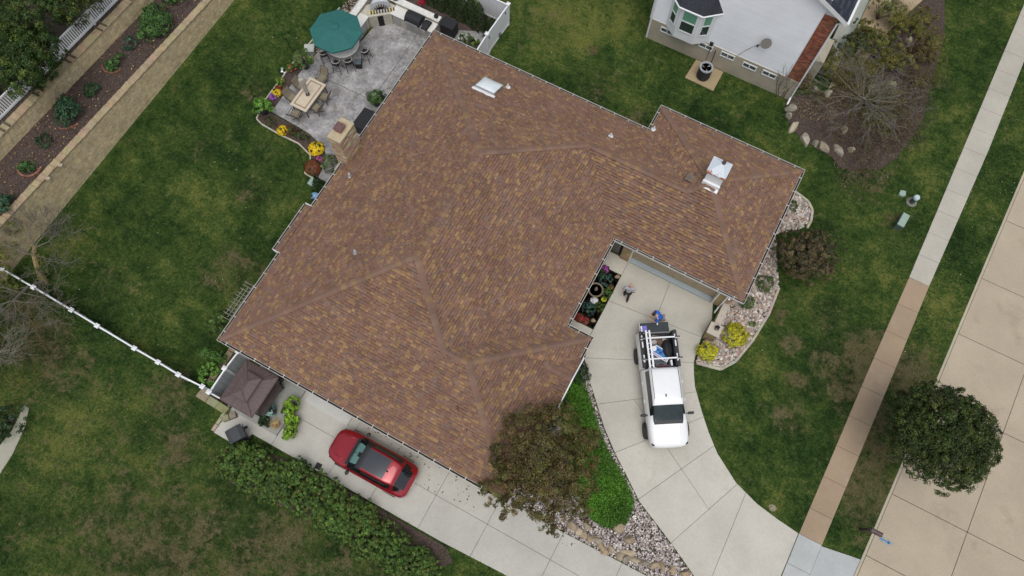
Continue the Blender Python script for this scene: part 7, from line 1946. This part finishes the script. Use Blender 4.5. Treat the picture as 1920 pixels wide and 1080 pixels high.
# ------------------------------------------------------------------ neighbour's house and garden
h2 = thing('neighbour_house', 'white sided neighbouring house with bay window and brick band at the top edge', 'house', (-2, 34, 0))
HY = 29.65; HX0, HX1 = -6.55, 2.72; ZS = 1.68
def rz2(x): return 7.25 + (3.1 - x) * .5 if x > -2 else 7.25 + 5.1 * .5 + (x + 2) * .5
m = MB(); m.box(HX0 + .02, HX1 - .02, HY + .03, 47, 0, 6.9); m.add([(HX0 + .05, HY + .05, 6.9), (HX1 - .05, HY + .05, 6.9), (HX1 - .05, HY + .05, rz2(2.7) - .1), (-2, HY + .05, rz2(-2) - .1), (HX0 + .05, HY + .05, rz2(HX0) - .1)], [(0, 1, 2, 3, 4)]); part('wall', m, M_WHITE, h2, world=True)
m = MB(); m.box(HX0 - .02, HX1 + .02, HY - .06, HY + .03, 0, ZS); part('foundation', m, M_FOUND, h2, world=True)
nb = int((9.0 - ZS) / .105)
for i in range(nb):
    z = ZS + i * .105; x0, x1 = HX0, 1.98
    if z > rz2(HX0) - .25: x0 = max(x0, -2 - (rz2(-2) - z - .2) / .5)
    if x1 - x0 < .3: break
    m = MB(); y0 = HY - .005; c = rnd.uniform(.97, 1.02)
    m.add([(x0, y0 - .014, z), (x1, y0 - .014, z), (x1, y0, z + .105), (x0, y0, z + .105), (x0, HY + .04, z), (x1, HY + .04, z)], [(0, 1, 2, 3), (1, 0, 4, 5)], tint=(.86 * c, .89 * c, .93 * c)); part('siding_board', m, M_SIDING, h2, world=True)
m = MB(); m.box(HX0 - .06, HX0 + .08, HY - .03, HY + .1, ZS, 7.2); m.box(HX0, HX1, HY - .025, HY, ZS - .05, ZS + .02); part('corner_trim', m, M_WHITE, h2, world=True)
# brick band
BRK = [(.27, .095, .055), (.33, .12, .07), (.22, .08, .05), (.30, .13, .085), (.18, .07, .05)]
m = MB(); m.box(1.99, HX1, HY - .02, HY + .03, ZS, 6.9); part('brick_backing', m, plain('mortar', (.36, .30, .25), .9), h2, world=True)
js = MB(); cnt = 0; bz = ZS; r = 0
while bz < 6.86:
    x = 1.99 - (r % 2) * .11
    while x < HX1 - .01:
        xa, xb = max(x, 1.99), min(x + .225, HX1 + .01)
        if xb - xa > .03:
            tint = tuple(v * rnd.uniform(.8, 1.2) for v in rnd.choice(BRK)); mm = MB() if cnt < 260 else js
            mm.box(xa + .004, xb - .004, HY - .036 - rnd.uniform(0, .006), HY - .018, bz + .004, bz + .068, tint=tint); cnt += 1
            if mm is not js: part('brick', mm, M_STONE, h2, world=True)
        x += .228
    bz += .076; r += 1
if js.v: part('brickwork', js, M_STONE, h2, world=True, stuff=True)
# bay window
bw = [(-5.62, HY), (-4.88, 29.08), (-3.69, 29.08), (-2.92, HY)]
m = MB(); m.prism(bw, 1.66, 4.25); bay = part('bay_window', m, M_WHITE, h2, world=True)
m = MB(); rf = [(-5.85, HY), (-5.0, 28.9), (-3.58, 28.9), (-2.70, HY)]; top = [(-5.2, HY), (-4.7, HY), (-3.9, HY), (-3.3, HY)]
m.add([(x, y, 4.26) for x, y in rf] + [(x, y, 5.2) for x, y in top], [(0, 1, 5, 4), (1, 2, 6, 5), (2, 3, 7, 6), (3, 2, 1, 0)]); M_SLATE = plain('dark_shingle', (.030, .034, .045), .9, var=.35, vscale=9, bump=.5, bscale=30); part('bay_roof', m, M_SLATE, h2, world=True)
m = MB()
for a, b in zip(rf[:-1], rf[1:]): m.tube([(a[0], a[1], 4.22), (b[0], b[1], 4.22)], .05, 4)
part('bay_gutter', m, M_WHITE, h2, world=True)
M_SHADE = plain('green_shade_glass', (.16, .36, .25), .15, var=.12, spec=.6); M_LOWG = plain('window_glass', (.035, .055, .045), .08, var=.25, spec=.7)
def bay_win(p, q, f0, f1, z0, z1):
    a, b = Vector(p), Vector(q); d = (b - a); Ln = d.length; d.normalize(); o = Vector((d.y, -d.x))
    def pl(u0, u1, za, zb, w0, w1): 
        s0, s1 = a + d * u0, a + d * u1; mm = MB(); mm.prism([(s0 + o * w0).to_tuple(), (s1 + o * w0).to_tuple(), (s1 + o * w1).to_tuple(), (s0 + o * w1).to_tuple()], za, zb); return mm
    u0, u1 = Ln * f0, Ln * f1; fr = MB()
    for args in ((u0, u1, z0, z0 + .07), (u0, u1, z1 - .06, z1), (u0, u0 + .06, z0 + .07, z1 - .06), (u1 - .06, u1, z0 + .07, z1 - .06), (u0 + .06, u1 - .06, (z0 + z1) / 2 - .03, (z0 + z1) / 2 + .03)):
        q_ = pl(*args, -.02, .045); fr.add(q_.v, q_.f)
    wdw = part('window', fr, M_WHITE, h2, world=True)
    part('pane', pl(u0 + .06, u1 - .06, (z0 + z1) / 2 + .03, z1 - .06, -.02, .012), M_SHADE, wdw, world=True); part('pane', pl(u0 + .06, u1 - .06, z0 + .07, (z0 + z1) / 2 - .03, -.02, .012), M_LOWG, wdw, world=True)
bay_win(bw[0], bw[1], .22, .80, 2.35, 4.0); bay_win(bw[1], bw[2], .12, .88, 2.35, 4.0); bay_win(bw[2], bw[3], .20, .76, 2.35, 4.0)
# basement windows
for px, py in ((1366, 101), (1406, 123), (1443, 138), (1325, 84), (1252, 57)):
    # on the foundation face
    lo_, hi_ = 0.0, 2.5
    for _ in range(30):
        mid = (lo_ + hi_) / 2
        if gp(px, py, mid)[1] > HY: lo_ = mid
        else: hi_ = mid
    x = gp(px, py, lo_)[0]; z = min(lo_, 1.38); fr = MB()
    for x0, x1, z0, z1 in ((x - .43, x + .43, z - .20, z - .14), (x - .43, x + .43, z + .14, z + .20), (x - .43, x - .37, z - .14, z + .14), (x + .37, x + .43, z - .14, z + .14), (x - .025, x + .025, z - .14, z + .14)): fr.box(x0, x1, HY - .10, HY - .05, z0, z1)
    wdw = part('basement_window', fr, M_WHITE, h2, world=True)
    for x0, x1 in ((x - .37, x - .025), (x + .025, x + .37)): mm = MB(); mm.box(x0, x1, HY - .072, HY - .058, z - .14, z + .14); part('pane', mm, plain('basement_glass', (.09, .11, .11), .1, var=.3) if 'basement_glass' not in bpy.data.materials else bpy.data.materials['basement_glass'], wdw, world=True)
# roof with eave along the street side
m = MB(); ov = .32
a = [(3.12, HY - ov, 7.2), (3.12, 48, 7.2), (-2, 48, rz2(-2)), (-2, HY - ov, rz2(-2))]; m.add(a + [(x, y, z - .16) for x, y, z in a], [(0, 1, 2, 3), (7, 6, 5, 4), (0, 4, 5, 1), (3, 7, 4, 0)])
a = [(-7.0, HY - ov, rz2(-7.0)), (-2, HY - ov, rz2(-2)), (-2, 48, rz2(-2)), (-7.0, 48, rz2(-7.0))]; m.add(a + [(x, y, z - .16) for x, y, z in a], [(0, 1, 2, 3), (7, 6, 5, 4), (0, 4, 5, 1)]); rf2 = part('roof', m, M_SLATE, h2, world=True)
for k in range(34):
    mm = MB(); xx = 3.12 - k * .14; z_ = rz2(xx)
    yy = HY - ov + .03
    while yy < 36.5:
        wd = rnd.choice((.25, .33, .4)); c = rnd.choice(((.028, .034, .050), (.040, .046, .062), (.055, .060, .072), (.034, .038, .050)))
        mm.add([(xx + .01, yy, z_ + .022), (xx + .01, yy + wd - .006, z_ + .022), (xx - .15, yy + wd - .006, z_ + .082), (xx - .15, yy, z_ + .082), (xx + .01, yy, z_ - .01), (xx + .01, yy + wd - .006, z_ - .01)], [(0, 1, 2, 3), (0, 4, 5, 1)], tint=c); yy += wd
    part('shingle_course', mm, M_SHING, rf2, world=True)
m = MB(); m.add([(3.16, HY - ov - .03, 7.23), (-2, HY - ov - .03, rz2(-2) + .03), (-2, HY - ov - .03, rz2(-2) - .2), (3.16, HY - ov - .03, 7.0)], [(3, 2, 1, 0)]); m.box(-2, -1.99, HY - ov - .03, HY - ov, 9, 9.1)
m.add([(3.16, HY - ov - .03, 7.24), (3.10, HY - ov + .03, 7.24), (-2, HY - ov + .03, rz2(-2) + .05), (-2, HY - ov - .03, rz2(-2) + .05)], [(0, 1, 2, 3)]); m.add([(-2, HY - ov - .03, rz2(-2) + .03), (-7.0, HY - ov - .03, rz2(-7) + .03), (-7.0, HY - ov - .03, rz2(-7) - .2), (-2, HY - ov - .03, rz2(-2) - .2)], [(3, 2, 1, 0)])
m.box(3.12, 3.25, HY - ov, 48, 7.06, 7.18); part('rake_board', m, M_WHITE, h2, world=True)
m = MB(); m.tube([(3.0, HY - .2, 7.0), (2.76, HY - .10, 6.7), (2.76, HY - .11, .35), (2.76, HY - .5, .12)], .05, 8); part('downspout', m, M_WHITE, h2, world=True)
m = MB(); m.tube([(-6.48, HY - .1, 7), (-6.48, HY - .1, .1)], .045, 8); part('downspout', m, M_WHITE, h2, world=True)
m = MB(); m.box(HX1, 3.45, 31.2, 33, 0, 2.0); m.box(HX1, 3.0, 33, 47, 0, 7); part('side_wall', m, M_FOUND, h2, world=True)
for k in range(3):
    m = MB(); m.box(3.46 + k * .34, 3.46 + k * .34 + .33, 32.2, 40, 0, .5 - k * .16, tint=(.40 - k * .02, .40, .36)); part('porch_step', m, M_CONC, h2, world=True)
dish = MB(); Rm = Matrix.Translation((gp(1437, 79, 3.85)[0], HY - .35, 3.85)) @ Matrix.Rotation(math.radians(62), 4, 'X') @ Matrix.Rotation(.3, 4, 'Y')
for pr in ([(0, 0), (.18, .03), (.30, .08)],): dish.lathe(pr, 20, M=Rm)
d_o = part('satellite_dish', dish, plain('dish_grey', (.17, .155, .14), .6), h2, world=True)
m = MB(); bx_ = gp(1437, 79, 3.85)[0]; m.tube([(bx_, HY - .02, 3.65), (bx_, HY - .3, 3.8)], .025, 6); m.tube([(bx_, HY - .3, 3.68), (bx_ - .32, HY - .62, 3.7)], .018, 5); m.box(bx_ - .38, bx_ - .28, HY - .68, HY - .58, 3.66, 3.76); part('dish_arm', m, M_BMETAL, d_o, world=True)
m = MB(); m.tube([(bx_, HY - .04, 3.65), (bx_ - .5, HY - .04, 2.9), (bx_ - .9, HY - .04, 2.2), (bx_ - 1.1, HY - .04, ZS)], .010, 4); part('dish_cable', m, M_BMETAL, d_o, world=True)
FLAT.append([(HX0 - .1, HY - .1), (HX1 + .1, HY - .1), (4.6, 31), (4.6, 60), (HX0 - .1, 60)])
# neighbour's drive
nd = [(4.52, 31.4), (5.6, 33.2), (6.31, 37.03), (7.45, 40.4), (9, 47), (4.52, 47)]
paving('neighbour_drive', nd, [((4, 38), (9, 38.2), None)], .03, M_CONC, lambda c: (.40, .31, .21))
# air conditioner on its pad
padp = [(-3.18, 29.53), (-3.26, 28.05), (-1.41, 28.0), (-1.40, 29.5)]
FLAT.append(padp); m = MB(); m.prism(padp, -.05, .07, tint=(.36, .28, .17)); tag(part('equipment_pad', m, M_CONC, bevel=.01), 'square tan concrete pad under the air conditioner', 'pad')
t = thing('air_conditioner', 'round cornered dark air conditioner with grey top ring on the tan pad', 'air conditioner', (-2.36, 28.62, .07))
m = MB(); m.lathe([(.37, 0), (.39, .05), (.39, .82), (.37, .84)], 24); part('casing', m, M_PLAST, t)
for k in range(9): m = MB(); z = .1 + k * .08; m.lathe([(.392, z), (.402, z + .01), (.402, z + .04), (.392, z + .05)], 24); part('louvre', m, M_BMETAL, t)
m = MB(); m.lathe([(.40, .82), (.40, .90), (.30, .90), (.29, .84)], 24); part('top_ring', m, plain('grey_enamel', (.32, .34, .36), .5), t)
m = MB(); m.lathe([(.30, .80), (0, .80)], 20); part('fan_well', m, M_DARK, t)
for k in range(3):
    th = 2 * PI * k / 3 + .4; m = MB(); m.add([(0, 0, .83), (.27 * math.cos(th), .27 * math.sin(th), .82), (.27 * math.cos(th + .8), .27 * math.sin(th + .8), .86), (.06 * math.cos(th + 1), .06 * math.sin(th + 1), .84)], [(0, 1, 2, 3)]); part('fan_blade', m, plain('blade_grey', (.30, .29, .30), .5) if k == 0 and 'blade_grey' not in bpy.data.materials else bpy.data.materials['blade_grey'], t)
m = MB()
for k in range(12): th = 2 * PI * k / 12; m.tube([(.05 * math.cos(th), .05 * math.sin(th), .91), (.31 * math.cos(th), .31 * math.sin(th), .90)], .005, 3)
part('grille', m, M_BMETAL, t)
m = MB(); m.tube([(.15, .3, .35), (.1, .62, .6), (.05, .93, 1.35)], .03, 6); m.tube([(-.25, .3, .4), (-.25, .7, .7), (-.3, .95, 1.4)], .018, 6); m.box(-.42, -.22, .88, .96, 1.6, 1.85); part('pipe', m, M_RUBBER, t)

# neighbour's stone edged bed with bare bush, shrubs and boulders
nbed = [(2.6, 29.4), (3.0, 28.5), (3.5, 27.9), (4.3, 27.45), (5.3, 27.3), (6.3, 27.2), (6.9, 26.8), (7.6, 26.9), (8.2, 27.4), (8.9, 27.7), (9.5, 28.8), (9.8, 30.1), (10.1, 32), (9.8, 34.2), (9.4, 38.5), (8.6, 41), (7.5, 40.4), (6.35, 37), (5.65, 33.1), (4.6, 31.2), (2.9, 30)]
m = MB(); m.prism(nbed, -.1, .03); struct('planting_bed', m, M_MULCH); FLAT.append(nbed)
chips('mulch_chips', [nbed], 12000, .07, [(.085, .066, .062), (.11, .086, .080), (.060, .048, .046), (.16, .13, .115), (.14, .10, .06)], .03)
chips('fallen_leaves', [[(2.7, 29.3), (3.4, 28.7), (4.6, 28.9), (5.6, 29.6), (6.6, 31.2), (6.2, 33.2), (5.2, 32.4), (4.4, 30.9)]], 1100, .09, [(.20, .15, .08), (.16, .115, .06), (.26, .20, .12)], .06, asp=.55)
chips('fallen_leaves', [[(6.2, 27.5), (7.0, 25.9), (7.9, 25.2), (8.6, 25.9), (9.6, 26.6), (9.9, 28.4), (9.4, 29.5)]], 900, .07, [(.12, .085, .06), (.16, .12, .08), (.20, .15, .09)], .03, asp=.55)
for px, py, sx, sy, rz_, lab_ in ((1484, 200, .42, .30, 1.2, 'topmost boulder of the curved row, at the foot of the downspout'), (1489, 236, .48, .27, 1.9, 'upright pale boulder on the left bend of the curved row'), (1510, 260, .58, .30, -.5, 'longest pale slab of the curved boulder row, at its lower left'),
        (1545, 273, .50, .28, -.1, 'broken pale boulder in the middle of the bottom of the curved row'), (1574, 280, .48, .30, 0, 'wide pale boulder second from the right end of the curved row'), (1598, 279, .26, .24, .3, 'small pale boulder at the right end of the curved row'),
        (1481, 215, .26, .22, 0, 'small boulder just below the topmost one in the curved row'), (1530, 268, .25, .24, 0, 'small boulder wedged between the longest slab and the broken one')):
    boulder(*gp(px, py, .2), sx * .85, sy * .8, .28, rz_ - .48, lab_, "boulders edging the neighbour's bed", tint=rnd.choice([(.36, .315, .235), (.33, .30, .24), (.39, .34, .25)]))
for px, py, s_, lab in ((1642, 163, .42, 'flat pale boulder in the middle of the neighbouring mulch bed'), (1672, 157, .4, 'mossy boulder beside the flat pale one in the mulch bed'), (1586, 242, .26, 'small pale stone standing alone in the lower mulch bed'), (1705, 73, .25, 'pale stone half hidden by shrubs near the street side of the bed'), (1530, 166, .3, 'tan boulder among fallen leaves below the brick band'), (1555, 172, .28, 'second tan boulder among the leaves below the brick band')):
    boulder(*gp(px, py, .2), s_, s_ * .7, .26, rnd.uniform(0, 2), lab, None, tint=(.36, .33, .25))
OLV = [(.110, .115, .022), (.145, .14, .026), (.080, .092, .020), (.18, .16, .034)]
def garden_shrub(label, px, py, r, h, n, cols, size=.09, name='shrub', parts=5, **k):
    x, y = gp(px, py, h * .6); shrub(name, label, x, y, 0, [(rnd.uniform(-.6, .6) * r, rnd.uniform(-.6, .6) * r, h * rnd.uniform(.45, .62), r * .6, r * .6, h * .36) for _ in range(parts + 2)], int(n * 3.0), size * .85, cols, **k)
garden_shrub('yellow olive bush against the brick band', 1552, 108, .95, 2.0, 2300, OLV, inner=.3)
garden_shrub('dark green yew like bush right of the downspout', 1594, 84, .95, 1.5, 2600, [(.035, .05, .015), (.05, .07, .02), (.09, .10, .02)])
garden_shrub('olive shrub between the porch steps and the driveway edge', 1622, 55, .8, 1.4, 1700, OLV)
garden_shrub('thin upright shrub with pale twigs on the neighbouring drive edge', 1660, 12, .95, 1.9, 1300, [(.13, .15, .05), (.16, .17, .06)], inner=.1)
garden_shrub('dark olive shrub in the middle of the bed behind the bare branches', 1645, 88, 1.15, 1.3, 2400, OLV[:3], inner=.3)
garden_shrub('sprawling olive shrub at the street side of the bed', 1715, 45, 1.25, 1.2, 2200, OLV, inner=.2)
garden_shrub('low russet olive shrub at the street edge of the mulch', 1735, 100, 1.15, 1.0, 1800, [(.10, .085, .022), (.13, .10, .03), (.08, .06, .03)], inner=.1)
garden_shrub('loose olive shrub right of the bare branched tree', 1690, 110, 1.0, 1.3, 1500, OLV, inner=.1)
garden_shrub('small bright yellow green shrub alone in the right of the bed', 1722, 155, .3, .5, 320, [(.16, .19, .03), (.12, .15, .02)], parts=2)
garden_shrub('yellow green sprigs beside the mossy boulder', 1640, 183, .65, .8, 700, [(.12, .14, .03), (.09, .11, .025)], inner=.1)
garden_shrub('patch of pink red leaves in the middle of the bed', 1659, 195, .34, .5, 260, [(.26, .03, .06), (.20, .05, .05), (.08, .07, .03)], name='plant', parts=2)
garden_shrub('small green plant near the lower sprigs in the bed', 1660, 246, .35, .5, 260, OLV, parts=2)
garden_shrub('tan hydrangea like bush of dead blooms below the brick', 1515, 150, .9, .9, 1100, [(.20, .15, .08), (.15, .12, .06), (.10, .10, .03)], inner=.3)
for px, py, r, h, n, c, lab in ((1570, 150, .9, .7, 900, [(.16, .12, .06), (.11, .10, .03)], 'low tan and olive growth between the brick band and the bare tree'), (1540, 190, .8, .5, 500, [(.13, .10, .05), (.10, .09, .03)], 'thin brown ground growth behind the boulder row'),
        (1700, 190, 1.2, .8, 900, [(.11, .09, .045), (.085, .08, .03)], 'loose brownish bush in the right half of the mulch bed'), (1740, 140, 1.1, .9, 1000, [(.12, .10, .035), (.10, .085, .03)], 'sparse russet bush along the lawn side of the bed'),
        (1690, 30, 1.1, 1.4, 1400, OLV, 'tall olive bush between the tan drive and the lawn'), (1625, 120, .9, 1.2, 1300, OLV, 'olive bush above the flat pale boulder'), (1585, 130, .7, 1.0, 900, OLV, 'small yellow olive bush right of the brick band'),
        (1640, 225, 1.1, .6, 700, [(.10, .085, .04), (.12, .11, .035)], 'wispy low growth under the bare tree branches'), (1700, 250, 1.0, .6, 600, [(.10, .08, .045), (.13, .10, .05)], 'thin brown growth at the lower right of the bed'), (1620, 262, .8, .4, 350, [(.11, .085, .05), (.10, .09, .03)], 'scattered low growth above the lowest boulders'),
        (1745, 70, .9, .9, 1000, OLV, 'olive shrub at the lawn edge of the bed')):
    garden_shrub(lab, px, py, r, h, int(n * .8), c, size=.075, inner=.05, crad=.5, clumps=90)
t = thing('bare_tree', 'grey leafless weeping tree spreading over the neighbouring mulch bed', 'tree', (*gp(1605, 205, .3), 0))
mb = MB(); rr = random.Random(21); GB = (.17, .155, .135)
mb.tube([(0, 0, -.05), (.05, .05, .7), (0, .1, 1.3)], [.12, .10, .08], 7, tint=GB)
for k in range(20):
    th = 2 * PI * k / 20 + rr.uniform(-.2, .2); branch_tree(mb, (0, .08, 1.0 + rr.uniform(0, .3)), (math.cos(th), math.sin(th), rr.uniform(.1, .5)), rr.uniform(1.3, 2.2), .030, 4, .8, rr, GB, .0, 4, .10, None, kids=(2, 3))
part('trunk', mb, M_BARK, t)
add_foliage(t, [(-.9, .3, 1.2, 1.0, .9, .5), (.6, .7, 1.3, 1.1, 1.0, .5), (.4, -.9, 1.1, 1.1, .9, .4), (1.5, 0, 1.0, 1.0, 1.0, .4), (1.2, 1.2, 1.2, .9, .9, .4), (-.3, 1.3, 1.2, .9, .8, .4)], 6500, .06, OLV + [(.14, .11, .05), (.11, .09, .04)], clumps=330, inner=.1)
t = thing('bare_tree', 'second grey leafless bush above the flat boulder in the neighbouring bed', 'tree', (*gp(1652, 128, .3), 0))
mb = MB(); mb.tube([(0, 0, -.05), (.0, .05, .6)], [.09, .07], 7, tint=GB)
for k in range(11):
    th = 2 * PI * k / 11; branch_tree(mb, (0, .05, .55), (math.cos(th), math.sin(th), rr.uniform(.2, .6)), rr.uniform(.9, 1.5), .026, 4, .8, rr, GB, .0, 4, .12, None, kids=(2, 3))
part('trunk', mb, M_BARK, t); add_foliage(t, [(.3, .4, .9, .9, .8, .4)], 420, .07, OLV, clumps=40, inner=.1)
for px, py, lab in ((1575, 255, 'low leafless twiggy bush behind the lowest boulders'), (1660, 265, 'brown twiggy bush spilling over the lower edge of the mulch'), (1705, 235, 'thin brown bush at the lower right edge of the mulch bed'), (1715, 170, 'leafless brown bush along the right side of the mulch bed'), (1620, 300, 'faint dry twigs on the lawn edge below the mulch bed')):
    t = thing('bare_bush', lab, 'bush', (*gp(px, py, .2), 0)); mb = MB()
    for k in range(13):
        th = 2 * PI * k / 13; branch_tree(mb, (rr.uniform(-.2, .2), rr.uniform(-.2, .2), 0), (math.cos(th), math.sin(th), rr.uniform(.2, .9)), rr.uniform(.7, 1.2), .016, 3, .9, rr, rnd.choice([(.11, .085, .065), (.14, .115, .09), (.09, .07, .055)]), .0, 4, .1, None, kids=(2, 3))
    part('stem', mb, M_BARK, t)
    add_foliage(t, [(0, 0, .5, 1.0, 1.0, .35)], 900, .055, [(.12, .10, .04), (.10, .075, .04), (.14, .12, .04)], clumps=60, inner=.05)
t = thing('bare_bush', 'thin leafless twigs against the foundation left of the downspout', 'bush', (*gp(1462, 178, .1), 0))
mb = MB(); rr = random.Random(4)
for k in range(7): branch_tree(mb, (rr.uniform(-.3, .3), .0, 0), (rr.uniform(-.5, .5), rr.uniform(-.2, .3), 1.1), rr.uniform(1.3, 2.0), .022, 2, .5, rr, (.11, .09, .075), .1, 4, 0, None)
part('stem', mb, M_BARK, t)

# ------------------------------------------------------------------ street side things
t = thing('mailbox', 'brown post mailbox leaning over the kerb', 'mailbox', (14.55, 8.66, 0))
m = MB(); m.box(-.06, .06, -.06, .06, 0, 1.15); part('post', m, M_BROWN, t)
m = MB(); m.box(-.1, .48, -.045, .045, .95, 1.02); m.tube([(.05, 0, .7), (.4, 0, .96)], .03, 5); part('arm', m, M_BROWN, t)
m = MB(); n = 10; pr_ = [(-.11, 1.02)] + [(.11 * math.cos(PI - PI * k / n), 1.12 + .11 * math.sin(PI * k / n)) for k in range(n + 1)] + [(.11, 1.02)]
vs = [(-.02, y, z) for y, z in pr_] + [(.50, y, z) for y, z in pr_]; q = len(pr_)
m.add(vs, [tuple(range(q)), tuple(range(2 * q - 1, q - 1, -1))] + [(i, i + q, (i + 1) % q + q, (i + 1) % q) for i in range(q)]); part('box', m, plain('mailbox_brown', (.085, .06, .055), .5, var=.2, vscale=8), t)
m = MB(); m.box(.50, .515, -.1, .1, 1.03, 1.22); part('door', m, M_BROWN, t); m = MB(); m.box(.2, .34, -.125, -.112, 1.12, 1.24); part('flag', m, plain('flag_red', (.2, .03, .03), .5), t)
pm, nt, b = newmat('road_paint_blue'); b.inputs['Base Color'].default_value = (.10, .36, .58, 1); b.inputs['Roughness'].default_value = .8
f = maprange(nt, noise(nt, geo_pos(nt), 9, 5, .7), .36, .58, .42, 0); tr = node(nt, 'ShaderNodeBsdfTransparent'); mx = node(nt, 'ShaderNodeMixShader'); nt.links.new(f, mx.inputs[0]); nt.links.new(tr.outputs[0], mx.inputs[1]); nt.links.new(b.outputs[0], mx.inputs[2]); nt.links.new(mx.outputs[0], nt.nodes['Material Output'].inputs['Surface'])
pb = plain('road_paint_deep_blue', (.04, .20, .46), .8)
a, e = Vector(gp(1650, 1009, -.07)), Vector(gp(1671, 1020, -.07)); d = (e - a).normalized(); o_ = Vector((-d.y, d.x))
am = MB(); am.add([(*(a - o_ * .03), -.066), (*(e - d * .12 - o_ * .03), -.066), (*(e - d * .12 + o_ * .03), -.066), (*(a + o_ * .03), -.066), (*(e - d * .16 - o_ * .10), -.066), (*e, -.066), (*(e - d * .16 + o_ * .10), -.066)], [(0, 1, 2, 3), (4, 5, 6)])
tag(part('paint_mark', am, pb), 'blue spray painted arrow on the road below the mailbox', 'road marking')
am = MB(); c_ = (a + e) / 2; am.add([(*(c_ + d * u + o_ * v), -.070) for u, v in ((-.35, -.08), (0, -.2), (.35, -.12), (.4, .1), (0, .16), (-.3, .1))], [(0, 1, 2, 3, 4, 5)]); tag(part('paint_overspray', am, pm), 'faint pale blue overspray around the blue road arrow', 'road marking')
t = thing('utility_pedestal', 'long pale green utility pedestal box in the front lawn', 'utility box', (10.99, 24.98, 0), -.1)
m = MB(); m.box(-.17, .17, -.40, .40, 0, .5); part('body', m, plain('pedestal_dark', (.08, .11, .10), .6), t, bevel=.02); m = MB(); m.box(-.19, .19, -.42, .42, .5, .62); part('lid', m, M_TEAL, t, bevel=.02)
t = thing('utility_bollard', 'round pale topped utility bollard in the front lawn', 'utility bollard', (11.2, 26.62, 0))
m = MB(); m.lathe([(.13, 0), (.13, .55)], 16); part('body', m, plain('bollard_dark', (.05, .08, .075), .5), t); m = MB(); m.lathe([(.165, .5), (.165, .62), (.13, .68), (0, .70)], 18); part('cap', m, plain('pale_blue_cap', (.48, .58, .62), .5), t)
m = MB(); m.lathe([(.3, .01), (.3, .03), (.27, .03)], 20); part('ring', m, plain('ring_grey', (.2, .2, .17), .8), t)
t = thing('utility_cover', 'small pale green tilted utility lid in the lawn', 'utility cover', (*gp(1692, 362, .15), 0), .3); m = MB(); m.prism([(-.2, -.1), (-.02, -.2), (.18, -.15), (.2, .16), (-.1, .18)], 0, .18); part('lid', m, M_TEAL, t, bevel=.02)
t = thing('lawn_stone', 'pale bare patch stone at the end of the lawn beside the driveway mouth', 'stone', (*gp(1449, 952, .0), 0)); 
m = MB(); m.rock((0, 0, 0), .20, .17, .02, 3, 2, tint=(.33, .28, .20), jag=.1); part('stone', m, M_STONE, t)

# ------------------------------------------------------------------ litter and grass
chips('leaf_litter', [[(-9, 1.3), (3, 1.3), (3, 2.0), (-9, 2.0)]], 60, .09, [(.09, .06, .035), (.13, .085, .05)], .035, asp=.6)
chips('leaf_litter', [[(-5.5, .4), (-2, .4), (-2, 2.0), (-8, 2.0)]], 46, .09, [(.10, .065, .04), (.14, .09, .05)], .035, asp=.6)
chips('leaf_litter', [[(13.2, 7.5), (16.2, 31), (14.0, 32), (13.4, 16)]], 110, .065, [(.26, .23, .14), (.22, .18, .08)], .05, asp=.6)
chips('leaf_litter', [[(-29.5, -6), (-17, -6), (-17, 24), (-29.5, 24)], [(4, 27), (13, 14), (11, 8), (7, 10)], [(-14, 24), (-3, 24), (2, 29), (-14, 36)]], 300, .055, [(.34, .32, .25), (.28, .23, .12)], .05, asp=.7, holes=FLAT)

def grass(n):
    X = rng.uniform(-30, 16.5, n); Y = rng.uniform(-14, 46, n)
    u, v = proj(np.stack([X, Y, np.zeros(n)], 1)); ok = (u > -160) & (u < 2080) & (v > -140) & (v < 1220)
    X, Y = X[ok], Y[ok]
    L_ = sorted(LAWN_EDGE, key=lambda p: p[1]); ok = X < np.interp(Y, [p[1] for p in L_], [p[0] for p in L_]) - .02
    X, Y = X[ok], Y[ok]; ok = np.ones(len(X), bool)
    for P in FLAT: ok &= ~pip(X, Y, P)
    X, Y = X[ok], Y[ok]; n = len(X)
    an = rng.uniform(0, 2 * PI, n); ln = rng.uniform(.03, .10, n); w_ = rng.uniform(.008, .02, n); h = rng.uniform(.025, .07, n)
    c, s = np.cos(an), np.sin(an)
    V = np.stack([np.stack([X - s * w_, Y + c * w_, np.zeros(n)], 1), np.stack([X + s * w_, Y - c * w_, np.zeros(n)], 1), np.stack([X + c * ln, Y + s * ln, h], 1)], 1)
    o = np_quads('grass', V, None, M_LAWN); o['kind'] = 'stuff'
grass(1400000)
